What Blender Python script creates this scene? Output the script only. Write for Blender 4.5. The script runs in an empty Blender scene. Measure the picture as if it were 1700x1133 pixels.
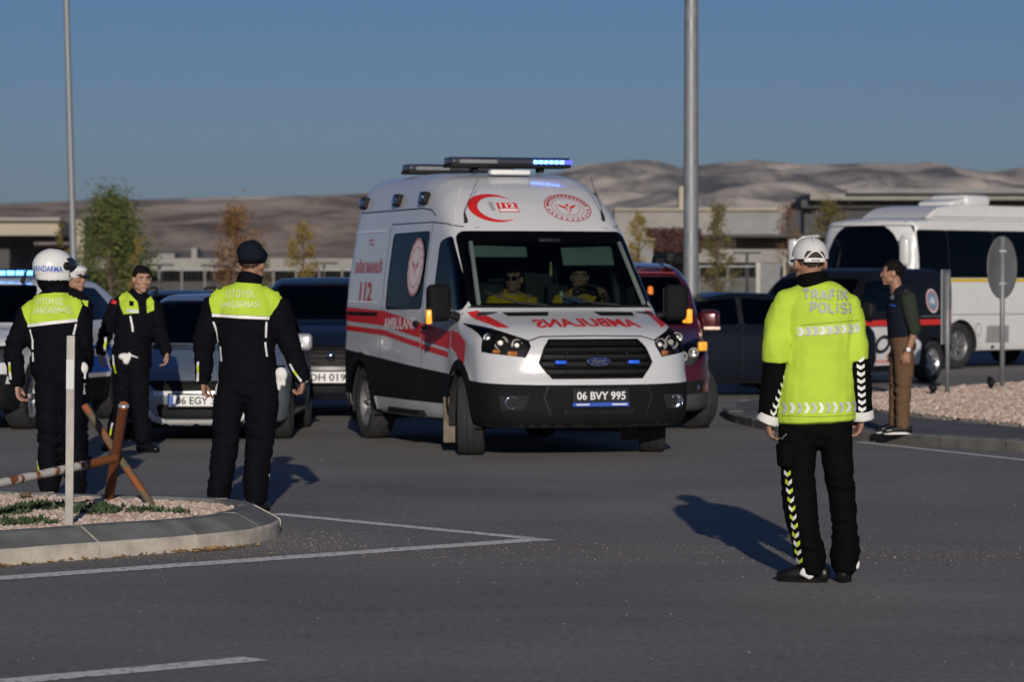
import bpy, bmesh, math, random
import numpy as np
from mathutils import Vector, Matrix, noise
from mathutils.bvhtree import BVHTree
R = math.radians
random.seed(7); np.random.seed(7)
SC = bpy.context.scene
COL = SC.collection

# ------------------------------------------------------------------ camera
F_PX = 5400.0            # focal length in pixels of the 1700 px wide photograph
CAM_H = 1.55
HOR = 470.0              # row of the horizon
cam_d = bpy.data.cameras.new('camera'); cam = bpy.data.objects.new('camera', cam_d); COL.objects.link(cam)
cam_d.sensor_width = 36.0; cam_d.lens = 36.0 * F_PX / 1700.0
cam.location = (0, 0, CAM_H)
cam.rotation_euler = (R(90) - math.atan((566.5 - HOR) / F_PX), 0, 0)
cam_d.clip_start = 0.5; cam_d.clip_end = 40000
cam_d.dof.use_dof = True; cam_d.dof.focus_distance = 18.6; cam_d.dof.aperture_fstop = 5.0
SC.camera = cam
SC.render.resolution_x = 1024; SC.render.resolution_y = 683

# ------------------------------------------------------------------ sky, sun, exposure
SUN_EL = 14.5; SUN_AZ = 177.7       # compass-like: 0 = straight ahead (+Y), 180 = behind the camera
w = bpy.data.worlds.new('World'); SC.world = w; w.use_nodes = True
nt = w.node_tree; bg = nt.nodes['Background']
sky = nt.nodes.new('ShaderNodeTexSky'); sky.sky_type = 'NISHITA'; sky.sun_disc = False
sky.sun_elevation = R(SUN_EL); sky.sun_rotation = R(SUN_AZ)
sky.altitude = 900; sky.air_density = 1.0; sky.dust_density = 1.1; sky.ozone_density = 7.2
wb = nt.nodes.new('ShaderNodeVectorMath'); wb.operation = 'MULTIPLY'; wb.inputs[1].default_value = (1.06, .91, .965)     # white balance of the air
nt.links.new(sky.outputs[0], wb.inputs[0]); nt.links.new(wb.outputs[0], bg.inputs[0]); bg.inputs[1].default_value = 0.05
sd = bpy.data.lights.new('sun', 'SUN'); sun = bpy.data.objects.new('sun', sd); COL.objects.link(sun)
sd.energy = 3.3; sd.angle = R(0.53); sd.color = (1.0, 0.91, 0.80)
_sv = Vector((math.sin(R(SUN_AZ)) * math.cos(R(SUN_EL)), math.cos(R(SUN_AZ)) * math.cos(R(SUN_EL)), math.sin(R(SUN_EL))))
sun.rotation_euler = _sv.to_track_quat('Z', 'Y').to_euler()
sun.location = (6, -20, 12)
SC.view_settings.view_transform = 'Standard'; SC.view_settings.look = 'None'
SC.view_settings.gamma = 1.0; SC.view_settings.exposure = 0.0; SC.view_settings.use_curve_mapping = False
SC.cycles.use_denoising = True
SC.cycles.max_bounces = 5; SC.cycles.diffuse_bounces = 3; SC.cycles.glossy_bounces = 3; SC.cycles.volume_bounces = 0; SC.cycles.transparent_max_bounces = 10; SC.cycles.caustics_reflective = False; SC.cycles.caustics_refractive = False

def pix(x, y, z=0.0):
    "point of the plane at height z under photo pixel (x, y)"
    D = F_PX * (CAM_H - z) / (y - HOR)
    return Vector(((x - 850) / F_PX * D, D, z))
def pixd(x, y, D):
    "point at depth D under photo pixel (x, y)"
    return Vector(((x - 850) / F_PX * D, D, CAM_H - (y - HOR) * D / F_PX))

# ------------------------------------------------------------------ materials
MATS = {}
def mat(name, col=(.5, .5, .5), rough=.6, metal=0.0, var=.08, scale=12.0, bump=0.0, bscale=80.0, coat=0.0, spec=.5,
        emit=None, estr=0.0, trans=0.0, coords='Object', sheen=0.0, rvar=0.0):
    if name in MATS: return MATS[name]
    m = bpy.data.materials.new(name); m.use_nodes = True; MATS[name] = m
    n = m.node_tree; L = n.links; b = n.nodes['Principled BSDF']
    tc = n.nodes.new('ShaderNodeTexCoord')
    ns = n.nodes.new('ShaderNodeTexNoise'); ns.inputs['Scale'].default_value = scale; ns.inputs['Detail'].default_value = 6
    L.new(tc.outputs[coords], ns.inputs['Vector'])
    rp = n.nodes.new('ShaderNodeMapRange'); rp.inputs[1].default_value = .3; rp.inputs[2].default_value = .7
    rp.inputs[3].default_value = 1 - var; rp.inputs[4].default_value = 1 + var
    L.new(ns.outputs[0], rp.inputs[0])
    mx = n.nodes.new('ShaderNodeVectorMath'); mx.operation = 'SCALE'; mx.inputs[0].default_value = col[:3]
    L.new(rp.outputs[0], mx.inputs['Scale']); L.new(mx.outputs[0], b.inputs['Base Color'])
    b.inputs['Roughness'].default_value = rough; b.inputs['Metallic'].default_value = metal
    b.inputs['Specular IOR Level'].default_value = spec
    if rvar:
        rr = n.nodes.new('ShaderNodeMapRange'); rr.inputs[1].default_value = .3; rr.inputs[2].default_value = .7
        rr.inputs[3].default_value = max(0, rough - rvar); rr.inputs[4].default_value = rough + rvar
        L.new(ns.outputs[0], rr.inputs[0]); L.new(rr.outputs[0], b.inputs['Roughness'])
    if coat: b.inputs['Coat Weight'].default_value = coat; b.inputs['Coat Roughness'].default_value = .05
    if sheen: b.inputs['Sheen Weight'].default_value = sheen
    if trans: b.inputs['Transmission Weight'].default_value = trans
    if emit: b.inputs['Emission Color'].default_value = (*emit, 1); b.inputs['Emission Strength'].default_value = estr
    if bump:
        n2 = n.nodes.new('ShaderNodeTexNoise'); n2.inputs['Scale'].default_value = bscale; n2.inputs['Detail'].default_value = 5
        L.new(tc.outputs[coords], n2.inputs['Vector'])
        bp = n.nodes.new('ShaderNodeBump'); bp.inputs['Strength'].default_value = bump; bp.inputs['Distance'].default_value = .01
        L.new(n2.outputs[0], bp.inputs['Height']); L.new(bp.outputs[0], b.inputs['Normal'])
    return m

def glass(name, tint=(.25, .3, .3), dens=.6, rough=.02):
    "thin pane: tinted see-through mixed with mirror-like reflection by fresnel"
    if name in MATS: return MATS[name]
    m = bpy.data.materials.new(name); m.use_nodes = True; MATS[name] = m
    n = m.node_tree; L = n.links; n.nodes.remove(n.nodes['Principled BSDF']); out = n.nodes['Material Output']
    tr = n.nodes.new('ShaderNodeBsdfTransparent'); tr.inputs[0].default_value = (*[1 - dens * (1 - c) for c in tint], 1)
    gl = n.nodes.new('ShaderNodeBsdfGlossy'); gl.inputs['Roughness'].default_value = rough; gl.inputs[0].default_value = (.50, .53, .56, 1)
    fr = n.nodes.new('ShaderNodeFresnel'); fr.inputs[0].default_value = 1.5
    tc = n.nodes.new('ShaderNodeTexCoord'); ns = n.nodes.new('ShaderNodeTexNoise'); ns.inputs['Scale'].default_value = 1.2
    bp = n.nodes.new('ShaderNodeBump'); bp.inputs['Strength'].default_value = .06; bp.inputs['Distance'].default_value = .05
    L.new(tc.outputs['Object'], ns.inputs['Vector']); L.new(ns.outputs[0], bp.inputs['Height']); L.new(bp.outputs[0], gl.inputs['Normal'])
    mx = n.nodes.new('ShaderNodeMixShader'); L.new(fr.outputs[0], mx.inputs[0]); L.new(tr.outputs[0], mx.inputs[1]); L.new(gl.outputs[0], mx.inputs[2])
    L.new(mx.outputs[0], out.inputs[0])
    return m

# ------------------------------------------------------------------ objects
PENDING = []            # linked into the scene in one go at the end: keeps the dependency graph small while building
def link(o, parent=None):
    PENDING.append(o)
    if parent is not None: o.parent = parent
    return o
def tag(o, label=None, cat=None, group=None, kind=None):
    if label: o['label'] = label
    if cat: o['category'] = cat
    if group: o['group'] = group
    if kind: o['kind'] = kind
    return o
def empty(name, loc=(0, 0, 0), rz=0.0):
    o = bpy.data.objects.new(name, None); o.empty_display_size = .3; PENDING.append(o)
    o.location = loc; o.rotation_euler = (0, 0, rz); return o
def mobj(name, me, m, parent=None, smooth=True):
    o = bpy.data.objects.new(name, me); link(o, parent)
    ms = m if isinstance(m, (list, tuple)) else [m]
    if not me.materials:
        for k in ms: me.materials.append(k)
    if smooth: me.polygons.foreach_set('use_smooth', [True] * len(me.polygons))
    return o
def pyobj(name, v, f, m, parent=None, smooth=False):
    me = bpy.data.meshes.new(name); me.from_pydata([tuple(p) for p in v], [], f); me.update()
    return mobj(name, me, m, parent, smooth)
def bobj(name, bm, m, parent=None, smooth=False, auto=None):
    me = bpy.data.meshes.new(name); bm.to_mesh(me); bm.free()
    o = mobj(name, me, m, parent, smooth)
    if auto is not None:
        me.polygons.foreach_set('use_smooth', [True] * len(me.polygons)); sharp(me, auto)
    return o
def sharp(me, deg):
    bm = bmesh.new(); bm.from_mesh(me)
    a = R(deg)
    for e in bm.edges:
        if len(e.link_faces) == 2 and e.calc_face_angle(0) > a: e.smooth = False
    bm.to_mesh(me); bm.free()

def box(bm, c, s, rot=None, bev=0.0, seg=2):
    M = Matrix.Translation(Vector(c)) @ (rot.to_4x4() if rot is not None else Matrix.Identity(4)) @ Matrix.Diagonal((s[0], s[1], s[2], 1))
    g = bmesh.ops.create_cube(bm, size=1.0, matrix=M)
    if bev:
        es = list({e for v in g['verts'] for e in v.link_edges})
        bmesh.ops.bevel(bm, geom=es, offset=bev, segments=seg, profile=.5, affect='EDGES')
    return g
def frame_of(d, ref):
    d = d.normalized(); s = ref - d * ref.dot(d)
    if s.length < 1e-4: s = Vector((0, 1, 0)) - d * d.y
    s.normalize(); return s, d.cross(s)
def tube(bm, pts, rad, n=14, ref=Vector((1, 0, 0)), cap=True, dome=0.6):
    "swept elliptic tube; rad entries are r or (r_side, r_other)"
    pts = [Vector(p) for p in pts]; rad = [(r, r) if not isinstance(r, (tuple, list)) else r for r in rad]
    if cap and dome:
        d0 = (pts[0] - pts[1]).normalized(); d1 = (pts[-1] - pts[-2]).normalized()
        r0, r1 = min(rad[0]), min(rad[-1])
        pts = [pts[0] + d0 * r0 * dome, pts[0] + d0 * r0 * dome * .7] + pts + [pts[-1] + d1 * r1 * dome * .7, pts[-1] + d1 * r1 * dome]
        rad = [(rad[0][0] * .25, rad[0][1] * .25), (rad[0][0] * .72, rad[0][1] * .72)] + rad + [(rad[-1][0] * .72, rad[-1][1] * .72), (rad[-1][0] * .25, rad[-1][1] * .25)]
    rings = []
    for i, p in enumerate(pts):
        if i == 0: d = pts[1] - p
        elif i == len(pts) - 1: d = p - pts[-2]
        else: d = (pts[i + 1] - p).normalized() + (p - pts[i - 1]).normalized()
        s, t = frame_of(d, Vector(ref))
        rings.append([bm.verts.new(p + s * (rad[i][0] * math.cos(2 * math.pi * k / n)) + t * (rad[i][1] * math.sin(2 * math.pi * k / n))) for k in range(n)])
    for a, b in zip(rings, rings[1:]):
        for k in range(n): bm.faces.new((a[k], a[(k + 1) % n], b[(k + 1) % n], b[k]))
    if cap: bm.faces.new(rings[0][::-1]); bm.faces.new(rings[-1])
    return rings
def ell(bm, c, r, M=None, seg=18, ring=12):
    T = Matrix.Translation(Vector(c)) @ (M.to_4x4() if M is not None else Matrix.Identity(4)) @ Matrix.Diagonal((r[0], r[1], r[2], 1))
    return bmesh.ops.create_uvsphere(bm, u_segments=seg, v_segments=ring, radius=1.0, matrix=T)
def lathe(bm, prof, axis='X', n=32, c=(0, 0, 0)):
    "profile of (along, radius) turned round an axis"
    c = Vector(c); rings = []
    for a, r in prof:
        ring = []
        for k in range(n):
            t = 2 * math.pi * k / n; u, v = r * math.cos(t), r * math.sin(t)
            p = {'X': (a, u, v), 'Y': (u, a, v), 'Z': (u, v, a)}[axis]
            ring.append(bm.verts.new(c + Vector(p)))
        rings.append(ring)
    for A, B in zip(rings, rings[1:]):
        for k in range(n): bm.faces.new((A[k], A[(k + 1) % n], B[(k + 1) % n], B[k]))
    return rings
def remesh(bm, voxel, smooth=3, fac=.5):
    "closed overlapping pieces -> one continuous skin"
    bmesh.ops.recalc_face_normals(bm, faces=bm.faces)
    me = bpy.data.meshes.new('tmp'); bm.to_mesh(me); bm.free()
    o = bpy.data.objects.new('tmp', me); COL.objects.link(o)
    md = o.modifiers.new('r', 'REMESH'); md.mode = 'VOXEL'; md.voxel_size = voxel
    if smooth:
        sm = o.modifiers.new('s', 'SMOOTH'); sm.factor = fac; sm.iterations = smooth
    dg = bpy.context.evaluated_depsgraph_get()
    out = bpy.data.meshes.new_from_object(o.evaluated_get(dg))
    bpy.data.objects.remove(o); bpy.data.meshes.remove(me)
    return out
def me_co(me):
    a = np.empty(len(me.vertices) * 3, 'f'); me.vertices.foreach_get('co', a); return a.reshape(-1, 3)
def me_no(me):
    a = np.empty(len(me.vertices) * 3, 'f'); me.vertices.foreach_get('normal', a); return a.reshape(-1, 3)
def bvh_of(me):
    return BVHTree.FromPolygons([v.co.copy() for v in me.vertices], [tuple(p.vertices) for p in me.polygons])

# ------------------------------------------------------------------ decals: flat shapes laid onto a surface as thin real skins
def text_bm(s, bold=.012, shear=0.0, sx=1.0, spacing=1.0):
    c = bpy.data.curves.new('t', 'FONT'); c.body = s; c.size = 1.0; c.align_x = 'CENTER'; c.align_y = 'CENTER'
    c.offset = bold; c.shear = shear; c.resolution_u = 3; c.space_character = spacing
    o = bpy.data.objects.new('t', c); COL.objects.link(o)
    dg = bpy.context.evaluated_depsgraph_get(); me = bpy.data.meshes.new_from_object(o.evaluated_get(dg))
    bpy.data.objects.remove(o); bpy.data.curves.remove(c)
    bm = bmesh.new(); bm.from_mesh(me); bpy.data.meshes.remove(me)
    xs = [v.co.x for v in bm.verts]; ys = [v.co.y for v in bm.verts]
    cx, cy, wx, wy = (min(xs) + max(xs)) / 2, (min(ys) + max(ys)) / 2, max(xs) - min(xs), max(ys) - min(ys)
    for v in bm.verts: v.co.x = (v.co.x - cx) / wx; v.co.y = (v.co.y - cy) / wy; v.co.z = 0
    return bm                                     # unit box centred on the origin
LET = {'T': (.8, [[(0, 1), (.8, 1)], [(.4, 1), (.4, 0)]]), 'R': (.8, [[(.08, 0), (.08, 1)], [(.08, 1), (.55, 1), (.74, .88), (.74, .62), (.55, .5), (.08, .5)], [(.42, .5), (.76, 0)]]),
       'A': (.9, [[(.04, 0), (.45, 1)], [(.45, 1), (.86, 0)], [(.2, .33), (.7, .33)]]), 'F': (.7, [[(.08, 0), (.08, 1)], [(.08, 1), (.7, 1)], [(.08, .52), (.6, .52)]]), 'İ': (.26, [[(.13, 0), (.13, .72)], [(.13, .88), (.13, 1.04)]]), 'I': (.26, [[(.13, 0), (.13, 1)]]),
       'K': (.8, [[(.08, 0), (.08, 1)], [(.74, 1), (.12, .42)], [(.32, .6), (.78, 0)]]), 'P': (.75, [[(.08, 0), (.08, 1)], [(.08, 1), (.52, 1), (.7, .87), (.7, .60), (.52, .46), (.08, .46)]]), 'L': (.65, [[(.08, 1), (.08, 0)], [(.08, 0), (.65, 0)]]),
       'O': (.85, [[(.42, 1), (.7, .9), (.8, .65), (.8, .35), (.7, .1), (.42, 0)], [(.42, 0), (.15, .1), (.05, .35), (.05, .65), (.15, .9), (.42, 1)]]), 'S': (.7, [[(.64, .86), (.5, 1), (.2, 1), (.06, .85), (.06, .66), (.2, .54), (.5, .48), (.64, .36), (.64, .15), (.5, 0), (.2, 0), (.05, .14)]]),
       'Y': (.8, [[(.02, 1), (.4, .5)], [(.78, 1), (.4, .5)], [(.4, .52), (.4, 0)]]), 'J': (.55, [[(.45, 1), (.45, .2), (.32, .02), (.12, .02), (.02, .2)]]), 'N': (.8, [[(.08, 0), (.08, 1)], [(.08, 1), (.72, 0)], [(.72, 0), (.72, 1)]]), 'D': (.8, [[(.08, 0), (.08, 1)], [(.08, 1), (.45, 1), (.7, .82), (.74, .5), (.7, .18), (.45, 0), (.08, 0)]]),
       'M': (.95, [[(.08, 0), (.08, 1)], [(.08, 1), (.47, .3)], [(.47, .3), (.87, 1)], [(.87, 1), (.87, 0)]])}
def block_text(s, wd=.17, gap=.27):
    "plain block capitals drawn as strokes, in a unit box; every stroke sits a hair above the last"
    bm = bmesh.new(); x = 0; k = 0; tot = sum(LET[c][0] + gap for c in s) - gap
    for c in s:
        for st in LET[c][1]:
            for q in arcstrip([(p[0] + x, p[1]) for p in st], wd): bm.faces.new([bm.verts.new((p.x / tot - .5, p.y - .5, k * .00035)) for p in q])
            k += 1
        x += LET[c][0] + gap
    return bm
def poly_bm(polys):
    bm = bmesh.new()
    for p in polys: bm.faces.new([bm.verts.new((q[0], q[1], 0)) for q in p])
    return bm
def dense(bm, step):
    bmesh.ops.triangulate(bm, faces=bm.faces)
    for _ in range(7):
        es = [e for e in bm.edges if e.calc_length() > step]
        if not es: break
        bmesh.ops.subdivide_edges(bm, edges=es, cuts=1, use_grid_fill=False)
        bmesh.ops.triangulate(bm, faces=[f for f in bm.faces if len(f.verts) > 3])
def decal(name, bm, bvh, fn, direction, m, parent, off=.003, step=.05, maxd=6.0, smooth=True):
    "fn maps (u,v) to a 3D ray start; the ray runs along direction until it meets the surface"
    bmesh.ops.remove_doubles(bm, verts=bm.verts, dist=1e-7); dense(bm, step); d = Vector(direction).normalized(); dead = []
    for v in bm.verts:
        o = Vector(fn(v.co.x, v.co.y)); h = bvh.ray_cast(o, d, maxd)
        if h[0] is None: dead.append(v); continue
        nrm = h[1] if h[1].dot(d) < 0 else -h[1]
        v.co = h[0] + nrm * (off + v.co.z)
    if dead: bmesh.ops.delete(bm, geom=dead, context='VERTS')
    if not bm.faces: bm.free(); return None
    for f in bm.faces:
        if f.normal.dot(d) > 0: f.normal_flip()
    bm.normal_update()
    for f in bm.faces:
        f.normal_update()
        if f.normal.dot(d) > 0: f.normal_flip()
    return bobj(name, bm, m, parent, smooth)
def quad(x0, x1, y0, y1): return [(x0, y0), (x1, y0), (x1, y1), (x0, y1)]
def disc(cx, cy, rx, ry, n=28, a0=0, a1=2 * math.pi):
    return [(cx + rx * math.cos(a0 + (a1 - a0) * k / n), cy + ry * math.sin(a0 + (a1 - a0) * k / n)) for k in range(n if abs(a1 - a0) > 6.28 else n + 1)]
def ringquads(cx, cy, rx, ry, t, n=36, a0=0.0, a1=2 * math.pi):
    out = []
    for k in range(n):
        a, b = a0 + (a1 - a0) * k / n, a0 + (a1 - a0) * (k + 1) / n
        out.append([(cx + rx * math.cos(a), cy + ry * math.sin(a)), (cx + rx * math.cos(b), cy + ry * math.sin(b)),
                    (cx + (rx - t) * math.cos(b), cy + (ry - t * ry / rx) * math.sin(b)), (cx + (rx - t) * math.cos(a), cy + (ry - t * ry / rx) * math.sin(a))])
    return out
def arcstrip(pts, wd):
    "polyline -> strip of quads with width wd"
    out = []
    P = [Vector((p[0], p[1])) for p in pts]
    nn = []
    for i in range(len(P)):
        d = (P[min(i + 1, len(P) - 1)] - P[max(i - 1, 0)]).normalized(); nn.append(Vector((-d.y, d.x)) * (wd / 2))
    for i in range(len(P) - 1):
        out.append([P[i] - nn[i], P[i + 1] - nn[i + 1], P[i + 1] + nn[i + 1], P[i] + nn[i]])
    return out
# ================================================================== SETTING
def nodes_of(name):
    m = bpy.data.materials.new(name); m.use_nodes = True; MATS[name] = m
    return m, m.node_tree, m.node_tree.links, m.node_tree.nodes['Principled BSDF']
def N(n, t, **kw):
    x = n.nodes.new('ShaderNode' + t)
    for k, v in kw.items():
        if k in ('op',): x.operation = v
        else: x.inputs[k].default_value = v
    return x
def asphalt():
    m, n, L, b = nodes_of('asphalt')
    tc = n.nodes.new('ShaderNodeTexCoord'); P = tc.outputs['Object']
    big = N(n, 'TexNoise', Scale=.35, Detail=6); L.new(P, big.inputs['Vector'])
    mp = n.nodes.new('ShaderNodeMapping'); mp.inputs['Scale'].default_value = (.9, 3.2, 1); mp.inputs['Rotation'].default_value = (0, 0, .25); L.new(P, mp.inputs[0])
    streak = N(n, 'TexNoise', Scale=.9, Detail=7); L.new(mp.outputs[0], streak.inputs['Vector'])
    fine = N(n, 'TexNoise', Scale=24, Detail=10, Roughness=.86); L.new(P, fine.inputs['Vector'])
    vor = N(n, 'TexVoronoi', Scale=70); L.new(P, vor.inputs['Vector'])
    r1 = n.nodes.new('ShaderNodeValToRGB'); e = r1.color_ramp.elements
    e[0].position = .3; e[0].color = (.178, .170, .158, 1); e[1].position = .72; e[1].color = (.262, .248, .228, 1); L.new(big.outputs[0], r1.inputs[0])
    r2 = N(n, 'MapRange'); r2.inputs[1].default_value = .3; r2.inputs[2].default_value = .72; r2.inputs[3].default_value = .92; r2.inputs[4].default_value = 1.07; L.new(streak.outputs[0], r2.inputs[0])
    r3 = N(n, 'MapRange'); r3.inputs[1].default_value = .33; r3.inputs[2].default_value = .67; r3.inputs[3].default_value = .42; r3.inputs[4].default_value = 1.58; L.new(fine.outputs[0], r3.inputs[0])
    a = n.nodes.new('ShaderNodeVectorMath'); a.operation = 'SCALE'; L.new(r1.outputs[0], a.inputs[0]); L.new(r2.outputs[0], a.inputs['Scale'])
    c = n.nodes.new('ShaderNodeVectorMath'); c.operation = 'SCALE'; L.new(a.outputs[0], c.inputs[0]); L.new(r3.outputs[0], c.inputs['Scale'])
    # pale stone chips
    ch = N(n, 'MapRange'); ch.inputs[1].default_value = .03; ch.inputs[2].default_value = .10; ch.inputs[3].default_value = 1; ch.inputs[4].default_value = 0; L.new(vor.outputs['Distance'], ch.inputs[0])
    wn = N(n, 'TexWhiteNoise'); L.new(vor.outputs['Position'], wn.inputs['Vector'])
    gt = n.nodes.new('ShaderNodeMath'); gt.operation = 'GREATER_THAN'; gt.inputs[1].default_value = .90; L.new(wn.outputs[0], gt.inputs[0])
    mu = n.nodes.new('ShaderNodeMath'); mu.operation = 'MULTIPLY'; L.new(ch.outputs[0], mu.inputs[0]); L.new(gt.outputs[0], mu.inputs[1])
    mx = n.nodes.new('ShaderNodeMix'); mx.data_type = 'RGBA'; mx.inputs['B'].default_value = (.30, .28, .25, 1)
    L.new(mu.outputs[0], mx.inputs['Factor']); L.new(c.outputs[0], mx.inputs['A'])
    # dust swept off the wheel tracks: a curved band of pale grit
    sp = n.nodes.new('ShaderNodeSeparateXYZ'); L.new(P, sp.inputs[0])
    def math_(op, x, y=None):
        k = n.nodes.new('ShaderNodeMath'); k.operation = op
        for i, q in enumerate((x, y)):
            if q is None: continue
            if isinstance(q, (int, float)): k.inputs[i].default_value = q
            else: L.new(q, k.inputs[i])
        return k.outputs[0]
    xx = math_('MULTIPLY', sp.outputs[0], sp.outputs[0])
    yb = math_('SUBTRACT', sp.outputs[1], math_('ADD', math_('MULTIPLY', xx, -.05), 18.75))
    wob = math_('MULTIPLY', math_('SUBTRACT', streak.outputs[0], .5), 1.8)
    dist = math_('ABSOLUTE', math_('ADD', yb, wob))
    band = N(n, 'MapRange'); band.inputs[1].default_value = 0; band.inputs[2].default_value = .55; band.inputs[3].default_value = .55; band.inputs[4].default_value = 0; L.new(dist, band.inputs[0])
    bn = math_('MULTIPLY', band.outputs[0], math_('MULTIPLY', fine.outputs[0], 1.7))
    mx2 = n.nodes.new('ShaderNodeMix'); mx2.data_type = 'RGBA'; mx2.inputs['B'].default_value = (.27, .215, .165, 1)
    L.new(bn, mx2.inputs['Factor']); L.new(mx.outputs['Result'], mx2.inputs['A']); L.new(mx2.outputs['Result'], b.inputs['Base Color'])
    b.inputs['Roughness'].default_value = .82; b.inputs['Specular IOR Level'].default_value = .3
    bp = N(n, 'Bump', Strength=.35, Distance=.006); L.new(fine.outputs[0], bp.inputs['Height']); L.new(bp.outputs[0], b.inputs['Normal'])
    return m
def paint():
    m, n, L, b = nodes_of('road_paint')
    tc = n.nodes.new('ShaderNodeTexCoord')
    a = N(n, 'TexNoise', Scale=26, Detail=8); L.new(tc.outputs['Object'], a.inputs['Vector'])
    r = n.nodes.new('ShaderNodeValToRGB'); e = r.color_ramp.elements
    e[0].position = .36; e[0].color = (.28, .27, .26, 1); e[1].position = .47; e[1].color = (.86, .83, .78, 1); L.new(a.outputs[0], r.inputs[0])
    L.new(r.outputs[0], b.inputs['Base Color']); b.inputs['Roughness'].default_value = .75
    return m
M_ASPH = asphalt(); M_PAINT = paint()
m_field = mat('dry_field', (.23, .17, .11), .95, var=.35, scale=.02)
m_kerb = mat('kerb_concrete', (.48, .43, .36), .9, var=.22, scale=9, bump=.35, bscale=60)
m_kerb_top = mat('kerb_concrete_worn', (.150, .155, .150), .88, var=.3, scale=5, bump=.3, bscale=70)
m_bed = mat('gravel_bed', (.33, .25, .19), .95, var=.3, scale=30, bump=.6, bscale=60)
m_peb = None
def pebble_mat(name, c0, c1, c2):
    m, n, L, b = nodes_of(name)
    g = n.nodes.new('ShaderNodeNewGeometry')
    r = n.nodes.new('ShaderNodeValToRGB'); e = r.color_ramp.elements
    e[0].position = 0; e[0].color = (*c0, 1); e[1].position = 1; e[1].color = (*c2, 1); k = e.new(.55); k.color = (*c1, 1)
    L.new(g.outputs['Random Per Island'], r.inputs[0]); L.new(r.outputs[0], b.inputs['Base Color']); b.inputs['Roughness'].default_value = .9
    return m
m_peb = pebble_mat('pale_pebbles', (.36, .25, .19), (.54, .42, .34), (.66, .56, .48))
m_grit = pebble_mat('road_grit', (.12, .10, .08), (.22, .18, .145), (.36, .31, .26))
m_leafdry = pebble_mat('dry_leaves', (.17, .08, .03), (.32, .19, .07), (.42, .30, .14))

def sheet(name, pts, z, m, parent=None, step=None):
    o = pyobj(name, [(p[0], p[1], z) for p in pts], [list(range(len(pts)))], m, parent); return o
tag(pyobj('ground', [(-5200, -60, -.30), (5200, -60, -.30), (5200, 6200, -.30), (-5200, 6200, -.30)], [(0, 1, 2, 3)], m_field), kind='structure')
tag(pyobj('road', [(-140, -55, 0), (140, -55, 0), (140, 112, 0), (-140, 112, 0)], [(0, 1, 2, 3)], M_ASPH), kind='structure')

def marking(name, a, b, wd, label):
    a, b = Vector(a), Vector(b); d = (b - a).normalized(); s = Vector((-d.y, d.x, 0)) * wd / 2; k = max(2, int((b - a).length / .12))
    v, f = [], []
    for i in range(k + 1):
        p = a.lerp(b, i / k); e = (random.random() - .5) * .012
        v += [(p + s * (1 + e * 8)).to_tuple(), (p - s * (1 - e * 8)).to_tuple()]
        if i: f.append((2 * i - 2, 2 * i - 1, 2 * i + 1, 2 * i))
    v = [(q[0], q[1], .004) for q in v]
    return tag(pyobj(name, v, f, M_PAINT), kind='structure', label=label)
P0, P1, P2 = pix(-260, 981), pix(905, 897), pix(455, 855)
marking('lane_line', P0, P1, .20, 'long white edge line running past the front of the gravel island')
marking('lane_line', P2, P1 + Vector((-.1, .06, 0)), .13, 'short white line from the island tip to the apex of the chevron')
marking('lane_line', pix(-30, 1139), pix(425, 1097), .17, 'faint worn white dash on the near asphalt')
marking('lane_line', pix(1425, 735), pix(1790, 775), .10, 'faint white line beside the kerb of the far island')

# ------------------------------------------------------------------ kerbs and islands
def kerb_run(parent, path, prof, gap=.012, mats=None, closed=False, seglen=1.0, facesplit=None):
    "each kerb stone its own piece; prof = (inward, z) points of the cross-section; inward is to the LEFT of travel"
    P = [Vector((p[0], p[1])) for p in path]
    # resample to equal steps
    d = [0]
    for a, b in zip(P, P[1:]): d.append(d[-1] + (b - a).length)
    def at(s):
        s = min(max(s, 0), d[-1] - 1e-6)
        i = max(k for k in range(len(d)) if d[k] <= s); i = min(i, len(P) - 2)
        return P[i].lerp(P[i + 1], (s - d[i]) / max(1e-9, d[i + 1] - d[i]))
    def nrm(s):
        t = (at(s + .05) - at(s - .05)).normalized(); return Vector((-t.y, t.x))
    n = max(1, round(d[-1] / seglen)); L = d[-1] / n
    for i in range(n):
        s0, s1 = i * L + gap / 2, (i + 1) * L - gap / 2; k = max(2, int(L / .18)); dz = random.uniform(-.006, .008); di = random.uniform(-.008, .008)
        v, f, mi = [], [], []; np_ = len(prof)
        for j in range(k + 1):
            s = s0 + (s1 - s0) * j / k; c = at(s); nn = nrm(s)
            for q, (a, z) in enumerate(prof):
                ch = random.uniform(-.004, .004) if 0 < q < np_ - 1 else 0
                v.append((c.x + nn.x * (a + di + ch), c.y + nn.y * (a + di + ch), z + (dz if z > .02 else 0) + ch * .5))
        for j in range(k):
            for q in range(np_ - 1):
                f.append((j * np_ + q, (j + 1) * np_ + q, (j + 1) * np_ + q + 1, j * np_ + q + 1)); mi.append(0 if q < facesplit else 1)
        f.append(list(range(np_))[::-1]); mi.append(0); f.append([k * np_ + q for q in range(np_)]); mi.append(0)
        o = pyobj('kerb_stone', v, f, mats, parent); o.data.polygons.foreach_set('material_index', mi)
    return at
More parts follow.
